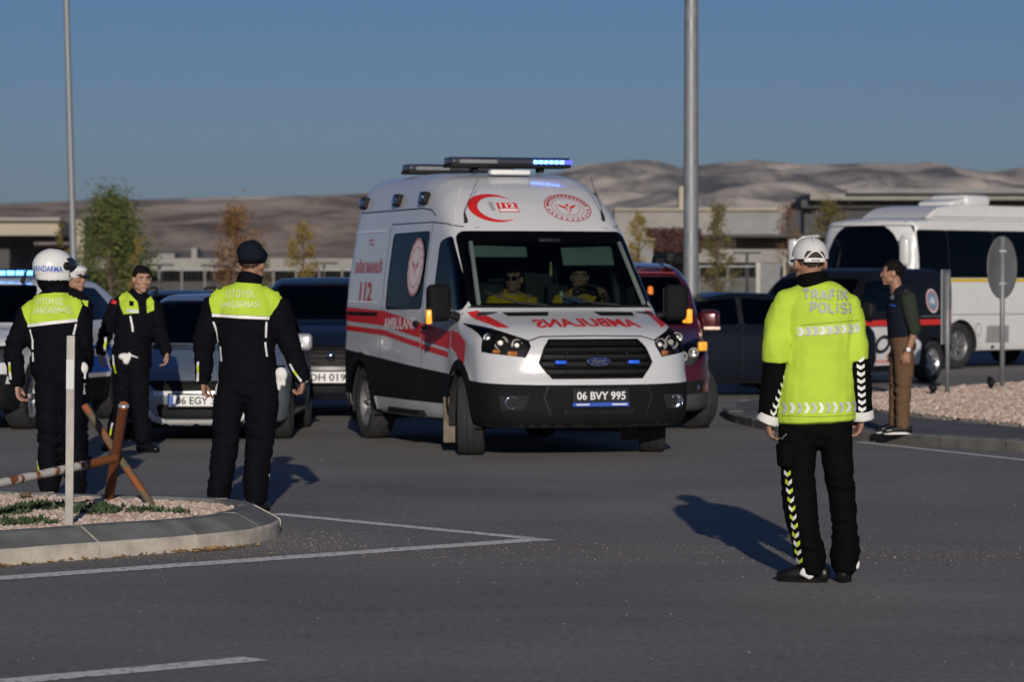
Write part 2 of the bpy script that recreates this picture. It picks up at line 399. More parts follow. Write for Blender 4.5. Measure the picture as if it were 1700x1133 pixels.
def icopebbles(name, pts, sizes, m, flat=.7, parent=None):
    base = bmesh.new(); bmesh.ops.create_icosphere(base, subdivisions=1, radius=1.0)
    bv = np.array([v.co[:] for v in base.verts]); bf = np.array([[v.index for v in f.verts] for f in base.faces]); base.free()
    n = len(pts); pts = np.array(pts); V = np.empty((n, len(bv), 3)); 
    for i in range(n):
        sc = sizes[i] * np.array([random.uniform(.8, 1.3), random.uniform(.7, 1.0), flat * random.uniform(.6, 1.1)])
        a = random.uniform(0, 6.28); ca, sa = math.cos(a), math.sin(a)
        q = bv * (1 + .28 * (np.random.rand(len(bv), 1) - .5)) * sc
        V[i] = np.stack([q[:, 0] * ca - q[:, 1] * sa, q[:, 0] * sa + q[:, 1] * ca, q[:, 2] + .25 * q[:, 0]], 1) + pts[i]
    Fc = (bf[None] + (np.arange(n) * len(bv))[:, None, None]).reshape(-1, 3)
    me = bpy.data.meshes.new(name); me.from_pydata(V.reshape(-1, 3).tolist(), [], Fc.tolist()); me.update()
    return tag(mobj(name, me, m, parent, False), kind='stuff')
def inside(p, poly):
    c = False; j = len(poly) - 1
    for i in range(len(poly)):
        xi, yi = poly[i][0], poly[i][1]; xj, yj = poly[j][0], poly[j][1]
        if (yi > p[1]) != (yj > p[1]) and p[0] < (xj - xi) * (p[1] - yi) / (yj - yi) + xi: c = not c
        j = i
    return c
def shrink(path, d):
    out = []; n = len(path)
    for i in range(n):
        a, b, c = Vector(path[i - 1][:2]), Vector(path[i][:2]), Vector(path[(i + 1) % n][:2])
        t = ((b - a).normalized() + (c - b).normalized()); t.normalize(); out.append(b + Vector((-t.y, t.x)) * d)
    return out
def smooth_path(p, it=2):
    for _ in range(it):
        q = [p[0]]
        for a, b in zip(p, p[1:]):
            a, b = Vector(a), Vector(b); q += [a.lerp(b, .25), a.lerp(b, .75)]
        q.append(p[-1]); p = q
    return p

# near gravel island (left)
isl = [(-5.2, 14.9), (-2.8, 17.77), (-2.42, 18.14), (-1.83, 18.77), (-1.56, 19.2), (-1.43, 19.7), (-1.42, 20.2), (-1.58, 20.75), (-1.95, 21.1), (-3.4, 21.85), (-7.0, 23.4)]
isl_s = [isl[0], isl[1], isl[2], isl[3]] + smooth_path([isl[3], isl[4], isl[5], isl[6], isl[7], isl[8]], 2)[1:] + [isl[9], isl[10]]
k1 = tag(empty('kerb', (0, 0, 0)), kind='structure', label='grey kerb with worn dark top round the near gravel island')
prof = [(0, -.03), (0, .072), (.012, .085), (.15, .160), (.165, .165), (.27, .165), (.27, .05)]
kerb_run(k1, isl_s, prof, mats=[m_kerb, m_kerb_top], facesplit=2, seglen=.72)
inner = shrink(isl_s + [(-9, 19)], .26)
tag(sheet('gravel_bed', inner, .118, m_bed), kind='structure')
pp, ss = [], []
while len(pp) < 6800:
    p = (random.uniform(-4.0, -1.4), random.uniform(16.5, 22.2))
    if abs(p[0]) / p[1] > .168: continue
    if inside(p, inner):
        s = random.uniform(.011, .026); pp.append((p[0], p[1], .125 + random.random() * .022)); ss.append(s)
icopebbles('gravel', pp, ss, m_peb)
c = pix(42, 828, .15); icopebbles('stone', [(c.x, c.y, .17)], [.05], mat('brown_stone', (.14, .09, .06), .9, var=.3)).pop('kind')
st = bpy.data.objects['stone']; tag(st, 'rounded brown stone lying on the gravel near the frame edge', 'stone')
# low ground cover
def groundcover(name, cen, nleaf, label):
    v, f = [], []
    for _ in range(nleaf):
        a = random.uniform(0, 6.28); r = random.random() ** .7
        b = Vector((cen[0] + cen[2] * r * math.cos(a), cen[1] + cen[3] * r * math.sin(a), .14))
        t = random.uniform(0, 6.28); l = random.uniform(.03, .075); e = random.uniform(.1, 1.0)
        d = Vector((math.cos(t) * math.cos(e), math.sin(t) * math.cos(e), math.sin(e))) * l; s = Vector((-math.sin(t), math.cos(t), 0)) * l * .16
        k = len(v); mid = b + d * .5 + Vector((0, 0, .006)); v += [b, mid + s, b + d, mid - s]; f += [(k, k + 1, k + 2, k + 3)]
    return tag(pyobj(name, v, f, m_ice), label, 'plant', 'low plants creeping over the near gravel')
m_ice = pebble_mat('creeping_plant_leaves', (.020, .045, .020), (.05, .085, .035), (.10, .14, .06))
for (px, py, rx, ry, n, lab) in [(68, 845, .16, .30, 420, 'low green plant on gravel just behind the brown stone'), (42, 872, .20, .22, 420, 'wide low plant at the corner nearest the frame edge'),
        (150, 850, .13, .40, 340, 'low plant patch right beside the white post'), (178, 852, .12, .35, 260, 'low plant under the near feet of the rusty barrier'),
        (240, 852, .12, .14, 150, 'small plant to the right of the barrier foot'), (290, 855, .10, .09, 110, 'smallest plant farthest toward the island tip'), (10, 855, .15, .35, 300, 'low plant cut by the left edge of the picture')]:
    c = pix(px, py, .14); groundcover('creeping_plant', (c.x, c.y, rx, ry), n, lab)
# dry leaves and grit
v, f = [], []
for _ in range(190):
    s = random.choice([random.random(), random.gauss(.15, .06), random.gauss(.82, .06)]); a = Vector((-3.2, 17.3)).lerp(Vector((-1.5, 19.15)), s); o = abs(random.gauss(0, .05)) + .01
    d = (Vector((-1.5, 19.15)) - Vector((-3.2, 17.3))).normalized(); p = a + Vector((d.y, -d.x)) * o; l = random.uniform(.012, .035); t = random.uniform(0, 6.28); k = len(v)
    cx, sx_ = math.cos(t) * l, math.sin(t) * l
    v += [(p.x - cx, p.y - sx_, .006), (p.x + sx_ * .4, p.y - cx * .4, .006 + random.random() * .02), (p.x + cx, p.y + sx_, .008), (p.x - sx_ * .4, p.y + cx * .4, .01)]; f.append((k, k + 1, k + 2, k + 3))
tag(pyobj('dry_leaves', v, f, m_leafdry), kind='stuff', label='dry leaves swept against the near kerb')
pp, ss = [], []
for _ in range(5200):
    t = random.random()
    if t < .5: x = random.uniform(-3.2, 3.6); y = 18.75 - .05 * x * x + random.gauss(0, .42)
    elif t < .62: x = random.gauss(-1.25, .2); y = random.gauss(19.6, .5)
    else: x = random.uniform(-4.5, 5); y = random.uniform(13, 30)
    if inside((x, y), isl_s + [(-9, 19)]): continue
    pp.append((x, y, .003)); ss.append(random.choice([.002, .0025, .003, .003, .004, .005]) * (2.4 if random.random() < .006 else 1))
icopebbles('road_grit', pp, ss, m_grit)

# far roundabout island (right)
fo = [(9.0, 24.3), (4.67, 29.7), (3.9, 30.9), (3.34, 31.95), (2.85, 33.3), (2.58, 34.7), (2.42, 36.3), (2.45, 38.3), (2.75, 40.3), (3.5, 42.1), (4.9, 43.4), (6.3, 45.4), (8.4, 47.9), (14, 50.5), (20, 48)]
fo_s = [fo[0]] + smooth_path(fo[1:-2], 2) + fo[-2:]; fo_r = fo_s[::-1]
k2 = tag(empty('kerb', (0, 0, 0)), kind='structure', label='low dark kerb round the far island')
m_kerb_dark = mat('kerb_dark', (.12, .115, .105), .9, var=.3, scale=5, bump=.3)
kerb_run(k2, [(p[0], p[1]) for p in fo_r], [(0, -.03), (0, .085), (.02, .10), (.16, .105), (.16, .02)], mats=[m_kerb_dark, m_kerb_top], facesplit=1, seglen=.9)
m_pave = mat('island_paving', (.105, .105, .108), .85, var=.25, scale=1.5, bump=.2, bscale=40)
tag(sheet('pavement', shrink(fo_r, .15), .098, m_pave), kind='structure')
gi = [(4.05, 36.8), (4.4, 35.0), (5.13, 32.6), (6.2, 29.8), (7.5, 27), (20, 27), (20, 50), (10, 47.6), (7.24, 46), (5.6, 43.5), (4.6, 41.6), (4.05, 39.5), (3.95, 38.2)]
k3 = tag(empty('gravel_edging', (0, 0, 0)), kind='structure', label='thin concrete edging round the far gravel')
kerb_run(k3, gi[6:] + gi[:5], [(0, .09), (0, .135), (.07, .135), (.07, .09)], mats=[m_kerb, m_kerb], facesplit=9, seglen=1.0)
tag(sheet('far_gravel_bed', gi, .112, m_bed), kind='structure')
pp, ss = [], []
while len(pp) < 9500:
    p = (random.uniform(3.9, 9.5), random.uniform(28, 47))
    if p[0] / p[1] > .175 or not inside(p, gi): continue
    pp.append((p[0], p[1], .118 + random.random() * .03)); ss.append(random.uniform(.018, .042))
icopebbles('far_gravel', pp, ss, m_peb)

# ------------------------------------------------------------------ street furniture
m_galv = mat('galvanised_steel', (.24, .25, .26), .55, .35, var=.12, scale=6, rvar=.1)
m_galv2 = mat('grey_sign_back', (.15, .155, .16), .6, .15, var=.12, scale=4, rvar=.1)
m_rust = mat('rust', (.25, .085, .022), .9, var=.55, scale=22, bump=.4, bscale=120)
m_black = mat('black_plastic', (.010, .010, .011), .6, var=.15, spec=.2)
m_white_worn = mat('worn_white_paint', (.40, .385, .345), .7, var=.18, scale=9, bump=.1)
def rustpaint(name, pc, amount):
    m, n, L, b = nodes_of(name)
    tc = n.nodes.new('ShaderNodeTexCoord'); a = N(n, 'TexNoise', Scale=11, Detail=9); L.new(tc.outputs['Object'], a.inputs['Vector'])
    a2 = N(n, 'TexNoise', Scale=60, Detail=4); L.new(tc.outputs['Object'], a2.inputs['Vector'])
    r = n.nodes.new('ShaderNodeValToRGB'); e = r.color_ramp.elements
    e[0].position = amount; e[0].color = (.23, .075, .02, 1); e[1].position = amount + .07; e[1].color = (*pc, 1); L.new(a.outputs[0], r.inputs[0])
    L.new(r.outputs[0], b.inputs['Base Color']); b.inputs['Roughness'].default_value = .75
    bp = N(n, 'Bump', Strength=.3, Distance=.004); L.new(a2.outputs[0], bp.inputs['Height']); L.new(bp.outputs[0], b.inputs['Normal'])
    return m
m_bar_white = rustpaint('rust_stained_white_paint', (.58, .55, .50), .42)
m_bar_dark = rustpaint('rust_stained_olive_paint', (.10, .085, .05), .44)
m_bar_rust = rustpaint('heavily_rusted_paint', (.42, .33, .24), .68)
# white flat marker post
wp = empty('marker_post', pix(114, 880, .12)); tag(wp, 'plain off-white flat post standing upright in the near gravel', 'post')
b = bmesh.new(); box(b, (.006, 0, .56), (.048, .022, 1.13), Matrix.Rotation(R(.7), 3, 'Y'), .006); bobj('post_body', b, m_white_worn, wp, auto=40)
b = bmesh.new(); box(b, (.009, -.0125, .90), (.044, .003, .17), Matrix.Rotation(R(.7), 3, 'Y')); bobj('reflective_band', b, mat('dull_reflective_band', (.55, .56, .57), .4, var=.05), wp)
# rusty barrier: two welded jacks carrying a long bar
C0 = pixd(190, 762, 20.25); base = Vector((C0.x, C0.y, 0))
rb = empty('barrier', base); tag(rb, 'rusty welded steel jack barrier with a long rust-stained white rail', 'barrier')
def rod(par, a, b_, r, m, name, n=8):
    bm = bmesh.new(); tube(bm, [a - base, b_ - base], [r, r], n, cap=True, dome=0); return bobj(name, bm, m, par, auto=50)
up1, up2 = pixd(205, 674, 20.0), pixd(140, 674, 20.75)
lo1, lo2 = pix(253, 843, .13), pix(179, 834, .13)
rod(rb, up2, lo1, .026, m_bar_dark, 'leg'); rod(rb, up1, lo2 + Vector((0, .0, 0)), .032, m_bar_rust, 'leg')
b = bmesh.new(); lathe(b, [(0, .034), (.02, .034), (.02, .0)], 'Z', 12, up1 - base + Vector((0, 0, -.012))); bobj('end_cap', b, mat('bare_steel', (.5, .5, .5), .4, .6), rb, True)
end = C0 + (pixd(0, 803, 19.0) - C0) * 1.75
rod(rb, C0 + Vector((.0, -.02, 0)), C0.lerp(end, .16) + Vector((0, -.02, 0)), .029, m_bar_rust, 'rail_end'); rod(rb, C0.lerp(end, .15) + Vector((0, -.02, 0)), end, .0275, m_bar_white, 'rail')
for q in ((-.2, .3), (.24, -.2)):
    rod(rb, end + Vector((q[0], q[1], .26)), Vector((end.x - q[0], end.y - q[1], .13)), .028, m_bar_dark, 'leg')
# road signs seen from behind
def signpost(name, loc, top, r, label):
    o = empty(name, loc); tag(o, label, 'sign'); b = bmesh.new(); lathe(b, [(0, .0), (0, r), (top, r), (top, 0)], 'Z', 14); bobj('post', b, m_galv, o, True); return o
g0 = pix(1664, 646, .12); sg = signpost('road_sign', g0, 2.05, .034, 'round grey sign seen from behind on a post in the far gravel')
b = bmesh.new(); lathe(b, [(-.008, 0), (-.008, .41), (-.014, .425), (.006, .425), (.006, .41), (.01, .0)], 'Y', 40, (0, 0, 0)); d = bobj('sign_plate', b, m_galv2, sg, True)
d.location = (0, .05, 1.64); d.rotation_euler = (0, 0, R(54))
for z in (1.42, 1.86):
    b = bmesh.new(); box(b, (0, .01, z), (.10, .09, .035), None, .006); bobj('clamp', b, m_galv, sg)
g1 = pix(1573, 655, .12); sg = signpost('road_sign', g1, 1.55, .03, 'rectangular sign plate seen nearly edge-on in the far gravel')
b = bmesh.new(); box(b, (0, 0, 0), (.50, .02, .96), None, .006); d = bobj('sign_plate', b, m_galv, sg); d.location = (-.02, .03, 1.12); d.rotation_euler = (0, 0, R(70))
for i, (px, py, lab) in enumerate([(1549, 657, 'short black spotlight in the far gravel left of the edge-on sign'), (1645, 648, 'short black spotlight in the far gravel beside the round sign post')]):
    g = empty('ground_spotlight', pix(px, py, .13)); tag(g, lab, 'lamp', 'spotlights in the far gravel')
    b = bmesh.new(); lathe(b, [(0, 0), (0, .03), (.06, .03), (.06, 0)], 'Z', 10); bobj('spike', b, m_black, g)
    b = bmesh.new(); tube(b, [(0, -.05, .09), (0, .07, .14)], [.05, .042], 12); bobj('lamp_head', b, m_black, g, True)
# tall lamp columns
def column(base, h, r0, r1, lean, label):
    o = empty('lamp_column', base); tag(o, label, 'lamp post'); b = bmesh.new()
    lathe(b, [(0, .0), (0, r0 * 1.9), (.03, r0 * 1.9), (.03, r0), (h, r1), (h, 0)], 'Z', 16); c = bobj('column', b, m_galv, o, auto=50)
    b = bmesh.new(); box(b, (0, -r0 * .98, 1.0), (r0 * .9, .02, .4), None, .005); bobj('access_door', b, m_galv, c)
    b = bmesh.new(); tube(b, [(0, 0, h - .1), (.3, -.2, h + .4), (1.4, -.9, h + .55)], [r1 * .7, r1 * .6, r1 * .5], 10); bobj('arm', b, m_galv, o, True)
    b = bmesh.new(); box(b, (1.7, -1.1, h + .56), (.7, .3, .1), Matrix.Rotation(R(-33), 3, 'Z'), .03); bobj('lamp_head', b, m_galv2, o, True)
    o.rotation_euler = (0, lean, 0); return o
g = pixd(1147, 470, 45); column((g.x, 45, 0), 11.5, .112, .075, 0, 'thick grey steel lamp column rising behind the dark red van')
g = pixd(126, 470, 78); column((g.x, 78, 0), 13, .088, .06, R(-1.45), 'thin pale lamp column rising behind the white helmet')

# ------------------------------------------------------------------ distant buildings, walls, fences
m_conc = mat('pale_concrete', (.27, .26, .24), .9, var=.12, scale=.5, bump=.1, bscale=8)
m_conc2 = mat('sunlit_concrete_cream', (.40, .35, .27), .9, var=.12, scale=.4)
m_conc3 = mat('grey_concrete_panel', (.23, .23, .23), .9, var=.12, scale=.4)
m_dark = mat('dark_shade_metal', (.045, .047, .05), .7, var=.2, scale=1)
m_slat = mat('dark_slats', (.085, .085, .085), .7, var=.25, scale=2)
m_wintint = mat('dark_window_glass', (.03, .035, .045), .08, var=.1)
def bld(name, label, cat, parts, group=None):
    "parts: (name, px0, px1, py0, py1, depth, thickness, material) in photo pixels at that depth; thickness runs away from the camera"
    D0 = parts[0][5]; xs = [p[1] for p in parts] + [p[2] for p in parts]; cx = (min(xs) + max(xs)) / 2
    o = empty(name, (pixd(cx, HOR, D0).x, D0, -.3)); tag(o, label, cat, group)
    for (pn, x0, x1, y0, y1, D, th, m) in parts:
        a, c = pixd(x0, y0, D), pixd(x1, y1, D); zb = max(c.z, -.3)
        bm = bmesh.new(); box(bm, ((a.x + c.x) / 2 - o.location.x, D + th / 2 - o.location.y, (a.z + zb) / 2 + .3), (abs(c.x - a.x), th, abs(a.z - zb)))
        bobj(pn, bm, m, o)
    return o
# flyover on the left
bld('flyover', 'pale concrete flyover deck crossing behind the white patrol car', 'bridge',
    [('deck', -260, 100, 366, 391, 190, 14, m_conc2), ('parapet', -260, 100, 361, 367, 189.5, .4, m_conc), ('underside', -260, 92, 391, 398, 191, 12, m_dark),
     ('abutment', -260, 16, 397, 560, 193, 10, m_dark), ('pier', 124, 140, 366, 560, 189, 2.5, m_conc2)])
bld('embankment_wall', 'sloping brown retaining wall under the flyover', 'wall', [('wall', 16, 150, 412, 560, 205, 3, mat('brown_earth', (.20, .145, .10), .95, var=.3, scale=.3)), ('coping', 16, 150, 407, 413, 204, 3.4, m_conc2)])
# long low wall with post fence in front
bld('long_building', 'long low pale building behind the fence left of the ambulance', 'building',
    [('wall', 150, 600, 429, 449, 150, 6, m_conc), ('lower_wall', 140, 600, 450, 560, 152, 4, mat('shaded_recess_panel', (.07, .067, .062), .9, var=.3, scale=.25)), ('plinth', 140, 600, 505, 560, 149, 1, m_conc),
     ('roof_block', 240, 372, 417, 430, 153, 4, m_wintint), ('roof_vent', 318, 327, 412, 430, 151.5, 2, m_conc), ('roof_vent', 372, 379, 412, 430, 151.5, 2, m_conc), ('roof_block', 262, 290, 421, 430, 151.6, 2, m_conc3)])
bld('retaining_wall', 'big pale concrete wall panel behind the thick lamp column', 'wall',
    [('panel', 1020, 1190, 349, 425, 260, 3, m_conc), ('panel', 1190.4, 1296, 349, 425, 260, 3, m_conc3), ('capping', 1020, 1296, 346, 349.6, 259.6, 4, m_conc2), ('tower', 1127, 1137, 310, 349, 262, 2, m_conc2), ('base', 1010, 1340, 425, 560, 262, 3, m_slat)])
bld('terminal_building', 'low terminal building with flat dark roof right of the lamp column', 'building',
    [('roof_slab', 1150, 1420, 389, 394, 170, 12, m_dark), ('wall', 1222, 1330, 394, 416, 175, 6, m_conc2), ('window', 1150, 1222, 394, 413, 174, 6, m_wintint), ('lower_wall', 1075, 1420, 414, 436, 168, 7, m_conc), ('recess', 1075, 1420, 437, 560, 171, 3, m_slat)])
bld('angled_screen', 'pale slanted concrete screen beside the ambulance roof pillar', 'wall', [('panel', 1062, 1084, 398, 560, 120, .5, m_conc3), ('coping', 1060, 1088, 396, 398.4, 119.8, .9, m_conc)])
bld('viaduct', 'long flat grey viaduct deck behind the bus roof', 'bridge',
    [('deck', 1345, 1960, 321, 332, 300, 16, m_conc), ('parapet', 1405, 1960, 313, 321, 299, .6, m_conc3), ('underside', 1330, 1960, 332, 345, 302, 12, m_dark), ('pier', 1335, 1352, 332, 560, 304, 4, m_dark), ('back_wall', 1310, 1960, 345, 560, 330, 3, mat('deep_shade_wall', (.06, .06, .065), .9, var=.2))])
def fence(label, x0, x1, D, top, step, pw, glow):
    a, c = pixd(x0, top, D), pixd(x1, top, D); o = empty('post_fence', ((a.x + c.x) / 2, D, 0)); tag(o, label, 'fence'); h = a.z
    n = int((c.x - a.x) / step); bm = bmesh.new(); box(bm, (0, 0, h / 2), (pw, .05, h)); me = bpy.data.meshes.new('post'); bm.to_mesh(me); bm.free(); me.materials.append(mat('fence_post_grey', (.15, .15, .15), .7, var=.1))
    for i in range(n + 1):
        p = bpy.data.objects.new('post', me); link(p, o); p.location = (a.x + i * step - o.location.x, random.uniform(-.02, .02), 0)
    bm = bmesh.new(); box(bm, (0, .04, h - .05), (c.x - a.x, .03, .05)); box(bm, (0, .04, h * .25), (c.x - a.x, .03, .05)); bobj('rail', bm, m_galv, o)
    bm = bmesh.new()
    for i in range(int((c.x - a.x) / .14)): box(bm, (a.x + i * .14 - o.location.x, .05, h / 2), (.012, .012, h * .95))
    tag(bobj('wire_mesh', bm, m_slat, o), kind='stuff')
fence('row of slim grey fence posts left of the ambulance behind the parked cars', 150, 600, 118, 446, .83, .075, 0)
fence('row of slim grey fence posts right of the red van', 1160, 1330, 118, 440, 1.05, .075, 0)
# car-park lamps on short T posts
def tlamp(px, py, D, label):
    g = pixd(px, py, D); o = empty('car_park_lamp', (g.x, D, 0)); tag(o, label, 'lamp post', 'short T-shaped lamps in the car park')
    b = bmesh.new(); tube(b, [(0, 0, 0), (0, 0, g.z)], [.06, .05], 8, dome=0); bobj('post', b, m_dark, o)
    b = bmesh.new(); box(b, (0, 0, g.z), (1.05, .25, .08), None, .02); bobj('lamp_head', b, m_dark, o)
tlamp(266, 440, 128, 'T-shaped car park lamp just right of the walking officer'); tlamp(356, 441, 130, 'T-shaped car park lamp left of the officer in the beret'); tlamp(538, 437, 126, 'T-shaped car park lamp between the beret and the ambulance'); tlamp(1240, 420, 122, 'T-shaped car park lamp left of the white cap')
bld('notice_board', 'grey board on posts left of the white cap', 'sign', [('board', 1262, 1302, 437, 487, 100, .15, m_galv2), ('post', 1255, 1262, 436, 560, 99, .15, m_white_worn), ('post', 1300, 1304, 434, 560, 99.3, .15, m_conc2)])

# ------------------------------------------------------------------ trees
m_bark = mat('bark', (.10, .07, .05), .95, var=.3, scale=8)
leafm = {'green': pebble_mat('green_leaves', (.035, .058, .014), (.085, .115, .024), (.17, .16, .04)), 'rust': pebble_mat('rust_leaves', (.10, .05, .018), (.19, .09, .025), (.26, .15, .04)),
         'yellow': pebble_mat('yellow_leaves', (.14, .10, .02), (.24, .17, .03), (.32, .24, .06)), 'olive': pebble_mat('olive_leaves', (.06, .06, .015), (.13, .11, .025), (.22, .17, .04))}
def tree(px, ytop, ybot, D, wpx, kind, label, nclump, nleaf, lsize, group, bare=.35, tall=1.0):
    top, w = pixd(px, ytop, D).z, wpx / F_PX * D; g = pixd(px, HOR, D)
    o = empty('tree', (g.x, D, -.3)); H = top + .3; tag(o, label, 'tree', group)
    b = bmesh.new(); wob = [Vector((random.uniform(-.03, .03) * w, random.uniform(-.03, .03) * w, z * H)) for z in (0, .25, .5, .75, .97)]
    tube(b, wob, [w * .035 + .03, w * .03 + .025, w * .022 + .02, .02, .01], 8, dome=0)
    clumps = []
    for i in range(nclump):
        z = H * (bare + (1 - bare) * (i + .5) / nclump); t = (z / H - bare) / (1 - bare); rad = w * .5 * (math.sin(math.pi * min(1, .18 + .82 * t) ** .8) ** .7) * random.uniform(.35, 1.0)
        a = random.uniform(0, 6.28); c = Vector((rad * math.cos(a), rad * math.sin(a), min(z, H * .97))); s = Vector((0, 0, max(H * .15, z - rad * .9)))
        tube(b, [s, s.lerp(c, .5) + Vector((0, 0, .03 * w)), c], [.03, .02, .008], 5, dome=0); clumps.append((c, w * random.uniform(.13, .22)))
    bobj('trunk', b, m_bark, o)
    v, f = [], []
    for c, r in clumps:
        for _ in range(nleaf):
            q = Vector((random.gauss(0, 1), random.gauss(0, 1), random.gauss(0, 1.15))) * r * .55 + c
            d = Vector((random.gauss(0, 1), random.gauss(0, 1), random.gauss(0, .6))).normalized() * lsize * random.uniform(.6, 1.3); s = d.orthogonal().normalized() * d.length * .35; k = len(v)
            v += [q - d, q + s, q + d, q - s]; f.append((k, k + 1, k + 2, k + 3))
    pyobj('crown', v, f, leafm[kind], o)
tree(183, 331, 0, 112, 138, 'green', 'bushy green tree with yellowing leaves behind the walking officer', 74, 170, .08, None, .18)
tree(228, 392, 0, 108, 26, 'yellow', 'thin yellowing sapling at the right edge of the bushy green tree', 8, 60, .06, None, .3)
tree(104, 366, 0, 105, 30, 'olive', 'small brownish tree beside the thin lamp column', 9, 70, .06, None, .3)
tree(391, 347, 0, 104, 92, 'rust', 'sparse rust-brown young tree behind the officer in the beret', 22, 110, .07, None, .42)
tree(503, 372, 0, 110, 58, 'yellow', 'sparse yellow young tree left of the ambulance', 14, 90, .065, None, .55)
tree(440, 402, 0, 135, 30, 'olive', 'faint olive bush behind the beret', 8, 60, .06, None, .5)
tree(1060, 355, 0, 112, 42, 'yellow', 'small yellow-green tree beside the ambulance roof', 13, 100, .06, None, .55)
tree(1190, 340, 0, 100, 56, 'olive', 'slim yellow-green tree right of the thick lamp column', 24, 100, .058, None, .3)
tree(1308, 336, 0, 110, 60, 'rust', 'bare brown twiggy tree behind the white cap', 18, 45, .055, None, .4)
tree(1376, 334, 0, 125, 74, 'olive', 'yellow-olive tree above the front corner of the bus', 20, 130, .07, None, .5)
b = bmesh.new()
hedge = []
v, f = [], []
for _ in range(5000):
    q = pixd(random.uniform(1075, 1165), random.uniform(384, 414) + 6 * math.sin(random.random() * 9), 165) + Vector((0, random.uniform(0, 2.5), 0)); d = Vector((random.gauss(0, 1), random.gauss(0, 1), random.gauss(0, 1))).normalized() * .12; s = d.orthogonal() * .4; k = len(v)
    v += [q - d, q + s, q + d, q - s]; f.append((k, k + 1, k + 2, k + 3))
b.free()
tag(pyobj('hedge', v, f, pebble_mat('maroon_leaves', (.05, .02, .018), (.085, .035, .03), (.12, .06, .05))), 'dark maroon hedge on the terrace left of the thick lamp column', 'hedge')

# ------------------------------------------------------------------ hills
def hillmat(name, c0, c1, c2, sc):
    m, n, L, b = nodes_of(name)
    tc = n.nodes.new('ShaderNodeTexCoord'); mp = n.nodes.new('ShaderNodeMapping'); mp.inputs['Scale'].default_value = (1, .4, 2.6); L.new(tc.outputs['Object'], mp.inputs[0])
    a = N(n, 'TexNoise', Scale=sc, Detail=10, Roughness=.62, Distortion=.6); L.new(mp.outputs[0], a.inputs['Vector'])
    r = n.nodes.new('ShaderNodeValToRGB'); e = r.color_ramp.elements
    e[0].position = .38; e[0].color = (*c0, 1); e[1].position = .64; e[1].color = (*c2, 1); k = e.new(.5); k.color = (*c1, 1); L.new(a.outputs[0], r.inputs[0])
    L.new(r.outputs[0], b.inputs['Base Color']); b.inputs['Roughness'].default_value = 1; b.inputs['Specular IOR Level'].default_value = .05
    return m
def hills(name, sky_pts, D, depth, m, rough, label, seed=0, base=505):
    xs = [p[0] for p in sky_pts]; ys = [p[1] for p in sky_pts]; nx, ny = 320, 80; V, Fc = [], []
    for j in range(ny):
        t = j / (ny - 1)
        for i in range(nx):
            px = xs[0] + (xs[-1] - xs[0]) * i / (nx - 1); yy = float(np.interp(px, xs, ys)); top = pixd(px, yy, D).z
            y = D - depth * (1 - t); x = (px - 850) / F_PX * D * (1 - .15 * (1 - t))
            nz = noise.fractal(Vector((x / rough, y / rough, seed)), 1.0, 2.1, 6)
            rid = 1 - abs(noise.noise(Vector((x / rough * 1.6, y / rough * .35, seed + 4))))
            prof = t ** 1.15
            z = top * prof * (1 + (.34 * nz + .5 * (rid - .75)) * (1 - t) * 1.5) + top * .035 * nz * t
            V.append((x, y, z - .5))
    for j in range(ny - 1):
        for i in range(nx - 1): a = j * nx + i; Fc.append((a, a + 1, a + nx + 1, a + nx))
    me = bpy.data.meshes.new(name); me.from_pydata(V, [], Fc); me.update(); o = mobj(name, me, m); return tag(o, label, kind='structure')
hl = hillmat('brown_hillside', (.16, .125, .11), (.38, .30, .24), (.52, .42, .33), .016)
hr = hillmat('grey_brown_mountain', (.09, .09, .095), (.34, .30, .27), (.80, .67, .54), .009)
hills('hills', [(-500, 338), (0, 337), (110, 334), (200, 331), (330, 334), (430, 330), (520, 325), (600, 319), (700, 316), (850, 330), (1000, 352), (1200, 372), (1500, 385), (1900, 392)], 2400, 1500, hl, 180, 'bare brown hillside on the left horizon', 3)
hills('hills', [(-300, 345), (600, 322), (850, 296), (930, 281), (970, 268), (1010, 266), (1060, 262), (1090, 264), (1130, 276), (1190, 268), (1250, 264), (1300, 270), (1340, 274), (1400, 273), (1440, 270), (1500, 272), (1545, 268), (1565, 276), (1620, 286), (1660, 283), (1690, 278), (1800, 276), (2000, 290)], 4800, 2600, hr, 260, 'rugged grey-brown mountains on the right horizon', 11)
